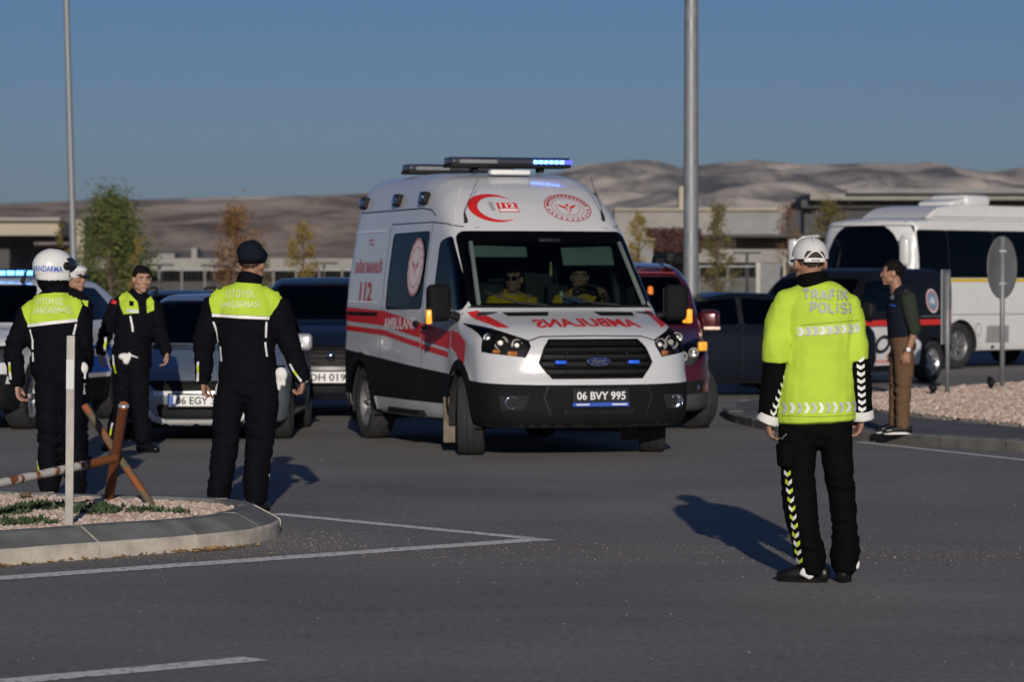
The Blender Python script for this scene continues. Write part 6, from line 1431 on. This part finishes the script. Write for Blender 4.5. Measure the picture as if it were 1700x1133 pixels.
for z in (.020, .026):
    vs0.append([b.verts.new(hc + MA @ V3((.090 * math.sin(t), .095 + .075 * math.cos(t) if abs(t) < 1.5 else .09, z - .02 * abs(math.sin(t)) ** 2))) for t in np.linspace(-1.57, 1.57, n)])
b.faces.new(vs0[0]); b.faces.new(vs0[1][::-1])
for i in range(n): b.faces.new((vs0[0][i], vs0[0][(i + 1) % n], vs0[1][(i + 1) % n], vs0[1][i]))
bobj('peak', b, m_cap, cp)

# ------------------------------------------------------------------ gendarmes in navy
def gend_marks(p, X, bvj, bvt, piping, sleeves, legm):
    for q in piping: view_decal('reflective_piping', p, bvj, arcstrip(q, 3.0), m_reflw, X, .005)
    for q in sleeves:
        for i, (u, v) in enumerate(zip(q, q[1:])): view_decal('sleeve_tape', p, bvj, arcstrip([u, v], 3.6), m_limetape if i % 2 else m_reflw, X, .005)
    for q in legm:
        for i, (u, v) in enumerate(zip(q, q[1:])): view_decal('leg_tape', p, bvt, arcstrip([u, v], 2.8), m_limetape if i % 2 else m_reflw, X, .005)
def glove_clip(p, c, s=1.0):
    b = bmesh.new(); c = V3(c); ell(b, c, (.045 * s, .03, .05 * s)); tube(b, [c + V3((-.02, 0, -.02)), c + V3((-.012, -.01, -.10 * s))], [.018, .012], 8); tube(b, [c + V3((.015, 0, -.02)), c + V3((.02, -.01, -.07 * s))], [.016, .012], 8); tube(b, [c, c + V3((-.05 * s, 0, .0))], [.022, .012], 8)
    me = remesh(b, .006, 3); wrinkle(me, .004, [], seed=2); mobj('white_gloves', me, m_white_c, p)
XB = (398, 852, 246.6); a = lambda px, py, y=0.0: px3(XB, px, py, y)
JB = dict(pelvis=a(411, 640), waist=a(409, 590), chest=a(409, 525), neck=a(413, 470), head=a(418, 439, .02), shL=a(357, 500), shR=a(459, 503), elL=a(339, 565, -.02), elR=a(479, 567, -.02), wrL=a(336, 634, .03), wrR=a(502, 632, .02),
          hipL=a(382, 650), hipR=a(435, 650), knL=a(373, 735, .01), knR=a(430, 735, .01), anL=a(362, 828), anR=a(425, 828), toL=(-.35, 1, 0), toR=(.3, 1, 0), hdL=(.03, .05, -1), hdR=(-.1, .1, -1))
pB, MB_ = person('officer in navy uniform, lime yoke and dark beret seen from behind', (-1.83, 21.90, 0), JB, (.1, 1, 0), None, headyaw=(.30, 1, 0), skin=m_skin2, curl=(1.3, 1.6))
def gend_clothes(p, J, X, legsL, legsR, torso, collar, cuff=.05, seed=0):
    b = bmesh.new()
    for c in (legsL, legsR): tube(b, *chain([q[0] for q in c], [(q[1], q[2]) for q in c]), 18)
    tube(b, *chain([J['waist'] - V3((0, 0, .06)), J['pelvis'], J['pelvis'] - V3((0, 0, .06))], [(.17, .12), (.20, .14), (.18, .13)]), 20)
    js = [(J['kn' + k], .18, .9) for k in 'LR'] + [(J['an' + k] + V3((0, 0, .08)), .14, 1.2) for k in 'LR'] + [(J['pelvis'] - V3((0, 0, .08)), .15, .5)]
    t, bvt = garment('trousers', b, m_navy_c, p, .009, 3, .010, js, fz=14, seed=seed)
    b = bmesh.new(); jtorso(b, J, torso, V3((1, 0, 0)))
    tube(b, [J['shL'] + V3((.01, 0, .0)), J['chest'] + V3((0, 0, .16)), J['shR'] + V3((-.01, 0, .0))], [(.07, .075), (.07, .09), (.07, .075)], 14, ref=V3((0, 1, 0)))
    for k in 'LR': tube(b, *chain([J['sh' + k], J['sh' + k].lerp(J['el' + k], .5), J['el' + k], J['el' + k].lerp(J['wr' + k], .5), J['wr' + k]], [.082, .080, .073, .066, cuff]), 18, dome=.2)
    tube(b, *chain([q[0] for q in collar], [(q[1], q[2]) for q in collar]), 18, dome=.05)
    j, bvj = garment('jacket', b, m_navy_c, p, .009, 3, .010, [(J['elL'], .14, 1.1), (J['elR'], .14, 1.1), (J['wrL'], .1, .8), (J['wrR'], .1, .8), (J['waist'], .2, .5)], fz=15, seed=seed + 5)
    return bvt, bvj
legsL = [(a(383, 645), .105, .115), (a(377, 680), .100, .11), (a(373, 735, .01), .090, .098), (a(368, 775), .085, .10), (a(363, 810), .082, .10), (a(362, 832), .070, .085)]
legsR = [(a(434, 645), .115, .12), (a(433, 680), .115, .115), (a(430, 735, .01), .094, .10), (a(426, 775), .088, .10), (a(424, 810), .082, .10), (a(424, 832), .070, .085)]
torso = [(a(411, 634), .20, .14), (a(411, 622), .205, .145), (a(410, 590), .185, .135), (a(409, 545), .205, .14), (a(409, 515), .215, .135), (a(410, 492), .18, .11), (a(412, 476), .11, .085)]
bvt, bvj = gend_clothes(pB, JB, XB, legsL, legsR, torso, [(a(412, 482), .11, .09), (a(413, 468), .085, .082), (a(415, 456, .01), .082, .08)])
m_soft = mat('faded_reflective_print', (.56, .64, .38), .5, var=.18, scale=60)
def yoke(p, bv, X, poly, band, t1, t2):
    view_decal('lime_yoke', p, bv, [poly], m_hivis2, X, .006, .018); view_decal('white_band', p, bv, arcstrip(band, 5.0), m_reflw, X, .009)
    view_text('back_lettering', p, bv, 'OTOYOL', *t1, m_soft, X, .010, .2); view_text('back_lettering', p, bv, 'JANDARMASI', *t2, m_soft, X, .010, .2)
yoke(pB, bvj, XB, [(348, 486), (368, 475), (388, 469), (412, 470), (440, 473), (456, 482), (469, 493), (460, 510), (448, 525), (400, 523), (353, 520), (349, 503)], [(353, 523), (400, 526), (447, 528)], (378, 424, 483, 494), (368, 432, 501, 511))
gend_marks(pB, XB, bvj, bvt, [[(355, 534), (360, 552), (363, 568)], [(367, 575), (369, 600)], [(443, 534), (442, 560)], [(441, 568), (443, 592)]], [[(330, 600), (329, 607), (329, 618), (328, 633)], [(482, 604), (488, 616), (493, 623), (500, 633)]], [[(344, 780), (342, 788), (341, 816)], [(446, 786), (447, 792), (447, 812)], [(362, 630), (359, 655)], [(466, 655), (466, 672)]])
glove_clip(pB, a(466, 622, -.02))
view_decal('flag_patch', pB, bvj, [[(471, 502), (479, 505), (479, 513), (471, 510)]], mat('flag_red', (.55, .02, .03), .6), XB, .006, d=(-.55, 1, 0))
shoe(pB, a(362, 852), JB['toL'], boot=.12, name='boot'); shoe(pB, a(425, 852, .02), JB['toR'], boot=.12, name='boot')
back_hair(pB, JB['head'], MB_, m_stub, .003)
b = bmesh.new(); hc = JB['head']
ell(b, hc + MB_ @ V3((0, -.012, .048)), (.090, .110, .055), MB_); ell(b, hc + MB_ @ V3((-.012, -.012, .092)), (.090, .105, .072), MB_ @ Matrix.Rotation(R(-12), 3, 'Y')); ell(b, hc + MB_ @ V3((.050, -.005, .060)), (.055, .09, .055), MB_ @ Matrix.Rotation(R(30), 3, 'Y'))
me = remesh(b, .007, 4); wrinkle(me, .004, [], seed=8); mobj('beret', me, cloth_mat('beret_wool', (.008, .011, .020)), pB)
b = bmesh.new(); pts = [hc + MB_ @ V3((.086 * math.sin(t), -.012 - .106 * math.cos(t), .018)) for t in np.linspace(0, 2 * math.pi, 33)]; tube(b, pts, [(.010, .004)] * 33, 8, ref=V3((0, 0, 1)), cap=False); bobj('beret_band', b, m_black_c, pB, True)

# helmeted gendarme
XC = (100, 832, 233.5); a = lambda px, py, y=0.0: px3(XC, px, py, y)
JC = dict(pelvis=a(101, 622), waist=a(97, 580), chest=a(90, 535), neck=a(92, 488), head=a(93, 455, .02), shL=a(50, 517), shR=a(130, 514), elL=a(24, 582, -.02), elR=a(138, 575, .02), wrL=a(28, 640, .02), wrR=a(135, 615, .22),
          hipL=a(80, 640), hipR=a(118, 640), knL=a(82, 730, .01), knR=a(122, 730, .01), anL=a(82, 806), anR=a(125, 806), toL=(-.2, 1, 0), toR=(.3, 1, 0), hdL=(.05, .1, -1), hdR=(-.6, .7, -.3))
pC, MC = person('officer in navy uniform wearing a white motorcycle helmet, seen from behind', (-3.21, 23.10, 0), JC, (.1, 1, 0), None, headyaw=(1.5, 1, 0), skin=m_skin)
legsL = [(a(82, 640), .100, .115), (a(81, 680), .098, .11), (a(82, 735, .01), .085, .095), (a(82, 775), .080, .095), (a(82, 805), .076, .09), (a(82, 815), .066, .08)]
legsR = [(a(118, 640), .100, .115), (a(120, 680), .098, .11), (a(122, 735, .01), .085, .095), (a(124, 775), .080, .095), (a(126, 805), .076, .09), (a(126, 815), .066, .08)]
torso = [(a(98, 622), .20, .14), (a(97, 610), .205, .145), (a(95, 580), .195, .14), (a(91, 545), .21, .145), (a(89, 522), .205, .135), (a(90, 505), .17, .11), (a(92, 490), .11, .085)]
bvt, bvj = gend_clothes(pC, JC, XC, legsL, legsR, torso, [(a(91, 498), .11, .09), (a(92, 484), .09, .085), (a(93, 474, .01), .085, .082)], seed=11)
yoke(pC, bvj, XC, [(38, 508), (50, 498), (66, 490), (95, 486), (122, 487), (134, 497), (138, 510), (131, 530), (90, 536), (50, 541), (44, 526)], [(50, 541), (90, 536), (131, 532)], (66, 109, 497, 507), (60, 121, 511, 521))
gend_marks(pC, XC, bvj, bvt, [[(54, 547), (58, 565), (58, 580)], [(58, 585), (59, 600)], [(129, 538), (125, 556)]], [[(19, 601), (19, 606), (19, 618), (20, 630)]], [[(63, 762), (64, 770), (66, 780)], [(52, 624), (50, 655)], [(141, 636), (140, 655)]])
glove_clip(pC, a(138, 612, -.05)); shoe(pC, a(82, 832), JC['toL'], boot=.12, name='boot'); shoe(pC, a(125, 832, .02), JC['toR'], boot=.12, name='boot')
he = empty('helmet'); he.parent = pC; hc = JC['head'] + V3((-.012, 0, .035))
b = bmesh.new(); ell(b, hc + MC @ V3((0, -.01, .02)), (.130, .152, .128), MC, 30, 20); ell(b, hc + MC @ V3((0, .0, -.05)), (.120, .138, .085), MC, 30, 18); me = remesh(b, .008, 5)
bm2 = bmesh.new(); bm2.from_mesh(me); Mi = MC.inverted(); bmesh.ops.delete(bm2, geom=[v for v in bm2.verts if (Mi @ (v.co - hc)).z < -.085 or ((Mi @ (v.co - hc)).y > .07 and -.06 < (Mi @ (v.co - hc)).z < .045)], context='VERTS')
m_helm = mat('helmet_white', (.74, .74, .72), .25, var=.04, coat=.6); mo = bobj('shell', bm2, m_helm, he, True); bvh_h = bvh_of(mo.data)
b = bmesh.new(); ell(b, hc + MC @ V3((0, .028, .030)), (.134, .140, .075), MC, 26, 18); bmesh.ops.delete(b, geom=[v for v in b.verts if (Mi @ (v.co - hc)).y < .035], context='VERTS'); bobj('visor', b, mat('smoked_visor', (.02, .025, .03), .08, coat=.8), he, True)
for s in (-1, 1):
    b = bmesh.new(); lathe(b, [(0, .0), (.012, .018), (.0, .028), (-.02, .03)], 'X', 18); q = bobj('visor_pivot', b, m_black, he, True); q.location = hc + MC @ V3((s * .130, .035, .02)); q.rotation_euler = (0, 0, math.atan2(MC.col[0].y, MC.col[0].x) + (0 if s > 0 else math.pi))
b = bmesh.new(); tube(b, [hc + MC @ V3((0, -.01, -.06)), hc + MC @ V3((0, -.01, -.12))], [(.108, .125), (.095, .11)], 24, ref=V3(MC.col[0])); me = remesh(b, .008, 3); mobj('neck_roll', me, m_black_c, he)
b = bmesh.new(); tube(b, [hc + MC @ V3((0, -.02, .140)), hc + MC @ V3((0, .06, .138))], [(.045, .015), (.05, .012)], 14, ref=V3(MC.col[0])); bobj('top_vent', b, m_black, he, True)
Xh = XC; bb = text_bm('JANDARMA', .02); cxy = (83, 448)
decal('helmet_lettering', bb, bvh_h, lambda u, v: ((cxy[0] + u * 48 - XC[0]) / XC[2], -1.5, (XC[1] - (cxy[1] - v * 12 + 2 * u)) / XC[2]), (0, 1, 0), mat('blue_print', (.03, .12, .55), .4), he, .003, .02)

# gendarme mostly hidden behind the helmeted one
XD = (122, 770, 193.5); a = lambda px, py, y=0.0: px3(XD, px, py, y)
JD = dict(pelvis=a(116, 596), waist=a(115, 560), chest=a(116, 515), neck=a(119, 483), head=a(121, 462, .0), shL=a(90, 503, .03), shR=a(138, 505, -.03), elL=a(86, 548), elR=a(139, 550, -.05), wrL=a(95, 590, -.15), wrR=a(135, 592, -.10),
          hipL=a(106, 605), hipR=a(126, 605), knL=a(104, 680), knR=a(128, 680), anL=a(100, 750), anR=a(130, 750), toL=(.3, -.9, 0), toR=(.6, -.7, 0))
pD, MD = person('officer in white peaked cap almost hidden behind the helmeted officer', (-3.78 + .03, 27.90, 0), JD, (.6, -.8, 0), None, headyaw=(.85, -.5, 0), skin=m_skin2)
torso = [(a(116, 610), .19, .135), (a(116, 590), .19, .135), (a(115, 560), .175, .13), (a(115, 525), .185, .13), (a(116, 505), .17, .12), (a(118, 490), .10, .085)]
lg = lambda x0, x1, x2: [(a(x0, 605), .10, .11), (a(x1, 680), .085, .095), (a((x1 + x2) / 2, 715), .08, .09), (a(x2, 755), .068, .08)]
bvt, bvj = gend_clothes(pD, JD, XD, lg(106, 104, 100), lg(126, 128, 130), torso, [(a(118, 495), .10, .085), (a(119, 480), .08, .078)], seed=21)
view_decal('lime_panel', pD, bvj, [[(120, 497), (146, 500), (144, 548), (122, 545)]], m_hivis2, XD, .006); view_decal('leg_tape', pD, bvt, [[(95, 712), (101, 712), (101, 722), (95, 722)]], m_reflw, XD, .006); view_decal('leg_tape', pD, bvt, [[(96, 702), (100, 702), (100, 711), (96, 711)]], m_limetape, XD, .006)
face(pD, JD['head'], MD, True); shoe(pD, a(100, 770), JD['toL'], boot=.08, name='boot'); shoe(pD, a(130, 770), JD['toR'], boot=.08, name='boot')
cd_ = empty('cap'); cd_.parent = pD; hc = JD['head']
b = bmesh.new(); ell(b, hc + MD @ V3((0, -.005, .068)), (.112, .125, .050), MD, 24, 14); tube(b, [hc + MD @ V3((0, -.005, .025)), hc + MD @ V3((0, -.005, .062))], [(.090, .108), (.098, .115)], 24, ref=V3(MD.col[0])); mobj('crown', remesh(b, .008, 3), m_helm, cd_)
b = bmesh.new(); tube(b, [hc + MD @ V3((0, .08, .03)), hc + MD @ V3((0, .145, .005))], [(.075, .006), (.05, .005)], 14, ref=V3(MD.col[0])); bobj('peak', b, m_leather, cd_, True)

# gendarme walking towards the camera
XE = (215, 750, 180.6); a = lambda px, py, y=0.0: px3(XE, px, py, y)
JE = dict(pelvis=a(218, 602), waist=a(220, 570), chest=a(226, 525), neck=a(231, 490), head=a(237, 464, -.04), shL=a(197, 503, .03), shR=a(255, 506, -.03), elL=a(177, 548, .06), elR=a(266, 553, -.02), wrL=a(168, 588, .0), wrR=a(279, 587, -.08),
          hipL=a(207, 612), hipR=a(230, 612), knL=a(203, 668, .05), knR=a(234, 672, -.10), anL=a(180, 738, .20), anR=a(243, 736, -.18), toL=(-.25, -1, 0), toR=(.75, -.65, 0), hdL=(-.02, -.1, -1), hdR=(.05, -.2, -1))
pE, ME = person('bareheaded officer in navy and lime walking toward the camera', (-3.52, 29.90, 0), JE, (.25, -1, 0), None, headyaw=(.42, -1, 0), tilt=-.12, skin=m_skin, voxel=.0055)
torso = [(a(219, 598), .185, .13), (a(219, 588), .185, .135), (a(221, 565), .175, .13), (a(225, 535), .185, .135), (a(227, 512), .18, .12), (a(229, 498), .12, .095), (a(230, 490), .09, .085)]
lL = [(a(207, 605), .105, .115), (a(205, 635, .02), .10, .105), (a(203, 668, .05), .085, .09), (a(192, 705, .12), .080, .09), (a(182, 732, .19), .075, .085)]
lR = [(a(230, 605), .105, .115), (a(232, 640, -.05), .10, .105), (a(234, 672, -.10), .085, .09), (a(239, 705, -.14), .080, .09), (a(243, 732, -.18), .075, .085)]
bvt, bvj = gend_clothes(pE, JE, XE, lL, lR, torso, [(a(230, 497), .10, .085), (a(231, 487, .01), .080, .078), (a(232, 481, .01), .076, .074)], seed=31)
view_decal('lime_panel', pE, bvj, [[(199, 495), (209, 483), (220, 490), (231, 502), (234, 520), (209, 522), (203, 510)]], m_hivis2, XE, .007, .015); view_decal('lime_panel', pE, bvj, [[(246, 499), (252, 493), (258, 502), (259, 515), (247, 520)]], m_hivis2, XE, .007, .015)
view_decal('chest_patch', pE, bvj, [[(218, 500), (225, 501), (225, 509), (218, 508)]], m_black_c, XE, .011); view_decal('chest_strip', pE, bvj, [[(215, 513), (233, 515), (233, 520), (214, 519)]], m_refl, XE, .010); view_decal('flag_patch', pE, bvj, [[(187, 499), (195, 500), (195, 505), (187, 504)]], mat('flag_red', (.55, .02, .03), .6), XE, .007)
gend_marks(pE, XE, bvj, bvt, [[(220, 525), (223, 540), (224, 551)]], [[(176, 560), (176, 568), (175, 577), (175, 584)]], [[(177, 700), (174, 708), (173, 722)], [(187, 703), (184, 712), (182, 724)], [(190, 590), (192, 606), (195, 620)]])
b = bmesh.new(); ell(b, a(210, 592, -.125), (.055, .03, .032)); ell(b, a(213, 599, -.13), (.03, .025, .035)); tube(b, [a(218, 586, -.13), a(219, 597, -.135)], [.014, .010], 8); tube(b, [a(220, 590, -.13), a(232, 594, -.12)], [.014, .008], 8); me = remesh(b, .006, 3); wrinkle(me, .006, [], seed=61); mobj('white_gloves', me, m_white_c, pE)
face(pE, JE['head'], ME, True); shoe(pE, a(180, 750, .20), JE['toL'], boot=.10, name='boot'); shoe(pE, a(243, 750, -.18), JE['toR'], boot=.10, name='boot')

# man in a dark vest on the far island
XF = (1490, 716, 173.0); a = lambda px, py, y=0.0: px3(XF, px, py, y)
JF = dict(pelvis=a(1497, 560), waist=a(1497, 530), chest=a(1498, 500), neck=a(1490, 474), head=a(1481, 449, .0), shL=a(1503, 488, -.17), shR=a(1497, 488, .17), elL=a(1513, 540, -.22), elR=a(1500, 540, .22), wrL=a(1501, 580, -.22), wrR=a(1488, 580, .20),
          hipL=a(1498, 572, -.08), hipR=a(1497, 572, .08), knL=a(1497, 640, -.08), knR=a(1490, 640, .08), anL=a(1497, 704, -.08), anR=a(1488, 704, .09), toL=(-1, -.15, 0), toR=(-1, .1, 0), hdL=(-.1, 0, -1))
pF, MF = person('man in dark vest, green sleeves and brown trousers standing on the far island', (3.70, 31.20, .10), JF, (-1, 0, 0), None, headyaw=(-1, .12, 0), skin=m_skin2)
m_olive = cloth_mat('dark_green_knit', (.030, .038, .028)); m_brown = cloth_mat('brown_cotton', (.125, .075, .045)); m_vest = cloth_mat('dark_navy_vest', (.010, .012, .020))
b = bmesh.new()
tube(b, *chain([a(1498, 572, -.075), a(1499, 605, -.08), a(1498, 640, -.08), a(1497, 675, -.08), a(1497, 703, -.08)], [(.105, .10), (.098, .095), (.080, .08), (.072, .072), (.066, .07)]), 16); tube(b, *chain([a(1497, 572, .075), a(1494, 605, .08), a(1491, 640, .08), a(1489, 675, .09), a(1488, 703, .09)], [(.105, .10), (.095, .095), (.078, .08), (.070, .072), (.064, .07)]), 16)
tube(b, *chain([a(1498, 545), a(1498, 562), a(1498, 578)], [(.12, .165), (.125, .175), (.115, .16)]), 18); t, _ = garment('trousers', b, m_brown, pF, .009, 3, .009, [(JF['knL'], .16, .8), (JF['knR'], .16, .8), (JF['anL'], .1, 1)], fz=14, seed=41)
b = bmesh.new(); tube(b, *chain([a(1498, 550), a(1498, 520), a(1498, 495), a(1494, 478)], [(.11, .15), (.115, .165), (.11, .165), (.07, .08)]), 18, dome=.1)
for k in 'LR': tube(b, *chain([JF['sh' + k], JF['sh' + k].lerp(JF['el' + k], .5), JF['el' + k], JF['el' + k].lerp(JF['wr' + k], .18)], [.080, .074, .062, .056]), 16, dome=.5)
tube(b, [JF['shL'], JF['chest'] + V3((0, 0, .03)), JF['shR']], [.07, .08, .07], 12)
garment('shirt', b, m_olive, pF, .009, 3, .007, [(JF['elL'], .12, 1)], seed=43)
b = bmesh.new(); tube(b, *chain([a(1497, 556), a(1497, 540), a(1496, 515), a(1497, 494), a(1494, 480), a(1490, 472)], [(.135, .17), (.138, .175), (.145, .18), (.135, .175), (.10, .13), (.07, .08)]), 22, dome=.05); vo, bvv = garment('vest', b, m_vest, pF, .009, 3, .008, [], fz=9, seed=45)
view_decal('vest_mark', pF, bvv, [[(1476, 501), (1484, 502), (1484, 504.5), (1476, 503.5)]], m_patblue, XF, .006); view_decal('vest_mark', pF, bvv, [disc(1480, 488, 2.6, 5.5, 12)], mat('grey_print', (.2, .2, .2), .6), XF, .006)
b = bmesh.new(); q = JF['wrL'] + (JF['elL'] - JF['wrL']) * .12; lathe(b, [(-.012, .031), (-.012, .036), (.012, .036), (.012, .031)], 'Z', 18, q); bobj('watch_strap', b, m_chrome, pF, True)
b = bmesh.new(); lathe(b, [(-.006, 0), (-.006, .022), (.004, .022), (.004, .0)], 'Y', 18, q + V3((0, -.036, 0))); bobj('watch_face', b, m_whitepl, pF, True)
face(pF, JF['head'], MF, True); shoe(pF, a(1497, 716, -.08), JF['toL'], m2=m_white_c); shoe(pF, a(1488, 716, .09), JF['toR'], m2=m_white_c)

# ------------------------------------------------------------------ crew in the ambulance cab
m_yel = cloth_mat('crew_yellow', (.62, .36, .02)); m_crew_lime = cloth_mat('crew_lime', (.45, .62, .12))
ca, sa_ = math.cos(A_RZ), math.sin(A_RZ)
def crew(label, x, y, hz, yaw, arms, female):
    W = (A_LOC[0] + x * ca - y * sa_, A_LOC[1] + x * sa_ + y * ca, .98)
    J = dict(pelvis=(0, .05, .06), waist=(0, .05, .20), chest=(0, .03, .38), neck=(0, .0, .50), head=(0, -.04, hz), shL=(-.17, .02, .42), shR=(.17, .02, .42), hipL=(-.09, 0, .02), hipR=(.09, 0, .02), knL=(-.12, -.42, .06), knR=(.12, -.42, .06), anL=(-.12, -.50, -.26), anR=(.12, -.50, -.26), toL=(0, -1, 0), toR=(0, -1, 0), **arms)
    J = {k: Vector(v) for k, v in J.items()}
    p, M = person(label, W, J, (0, -1, 0), None, rz=A_RZ, headyaw=yaw, skin=m_skin2, voxel=.007)
    b = bmesh.new(); tube(b, *chain([(0, .05, .03), (0, .05, .20), (0, .03, .36), (0, .02, .45), (0, .0, .50)], [(.165, .12), (.165, .12), (.185, .12), (.14, .10), (.07, .07)]), 18, dome=.1)
    for k in 'LR': tube(b, *chain([J['sh' + k], J['el' + k], J['el' + k].lerp(J['wr' + k], .75)], [.072, .06, .05]), 14, dome=.1)
    o, bv = garment('jacket', b, m_yel, p, .010, 3, .006, [(J['elL'], .1, 1)], seed=51)
    b = poly_bm([quad(-.15, .15, .12, .24)]); decal('lime_panel', b, bv, lambda u, v: (u, -1.0, v), (0, 1, 0), m_crew_lime, p, .006, .02); b = poly_bm([quad(-.15, .15, .245, .28)]); decal('reflective_band', b, bv, lambda u, v: (u, -1.0, v), (0, 1, 0), m_refl, p, .007, .02)
    b = bmesh.new()
    for s in (-1, 1): tube(b, [(s * .09, .02, .03), (s * .12, -.40, .06), (s * .12, -.48, -.2)], [.095, .078, .06], 12)
    garment('trousers', b, m_navy_c, p, .012, 3, .006, [])
    face(p, J['head'], M, True)
    if female:
        b = bmesh.new(); c = J['head']; tube(b, [c + M @ V3((0, -.08, .04)), c + M @ V3((0, -.11, -.06)), c + M @ V3((.02, -.09, -.20)), c + M @ V3((.05, -.04, -.32))], [(.075, .05), (.08, .05), (.06, .035), (.03, .02)], 14, ref=V3(M.col[0])); mobj('long_hair', remesh(b, .01, 3), m_hair, p)
        b = bmesh.new()
        for s in (-1, 1): box(b, c + M @ V3((s * .033, .098, .006)), (.052, .012, .036), M, .006)
        tube(b, [c + M @ V3((-.07, .06, .014)), c + M @ V3((-.03, .10, .014)), c + M @ V3((.03, .10, .014)), c + M @ V3((.07, .06, .014)), c + M @ V3((.078, -.02, .008))], [.004] * 5, 6); bobj('sunglasses', b, mat('dark_lens', (.008, .008, .009), .1, coat=.5), p)
    return p
crew('woman in yellow jacket and sunglasses on the ambulance passenger seat', -.22, .80, .60, (-.75, -1, 0), dict(elL=(-.27, -.06, .22), elR=(.24, -.02, .20), wrL=(-.20, -.28, .16), wrR=(.12, -.26, .14)), True)
crew('driver in yellow jacket at the ambulance steering wheel', .42, .80, .62, (-.25, -1, 0), dict(elL=(-.26, -.12, .24), elR=(.26, -.12, .26), wrL=(-.15, -.36, .36), wrR=(.14, -.36, .46), hdL=(.2, -.4, .3), hdR=(-.2, -.4, .3)), False)
# ------------------------------------------------------------------ thin autumn haze over the plain
hz = bpy.data.materials.new('haze'); hz.use_nodes = True; hn = hz.node_tree; hn.nodes.remove(hn.nodes['Principled BSDF'])
pv = hn.nodes.new('ShaderNodeVolumePrincipled'); pv.inputs['Color'].default_value = (.86, .90, .96, 1); pv.inputs['Density'].default_value = 3.2e-5; pv.inputs['Anisotropy'].default_value = .0
hn.links.new(pv.outputs[0], hn.nodes['Material Output'].inputs['Volume']); MATS['haze'] = hz
b = bmesh.new(); box(b, (0, 3080, 149), (10800, 6400, 302)); tag(bobj('haze', b, hz), kind='stuff', label='thin pale haze lying over the plain and hills')
for o in PENDING: COL.objects.link(o)
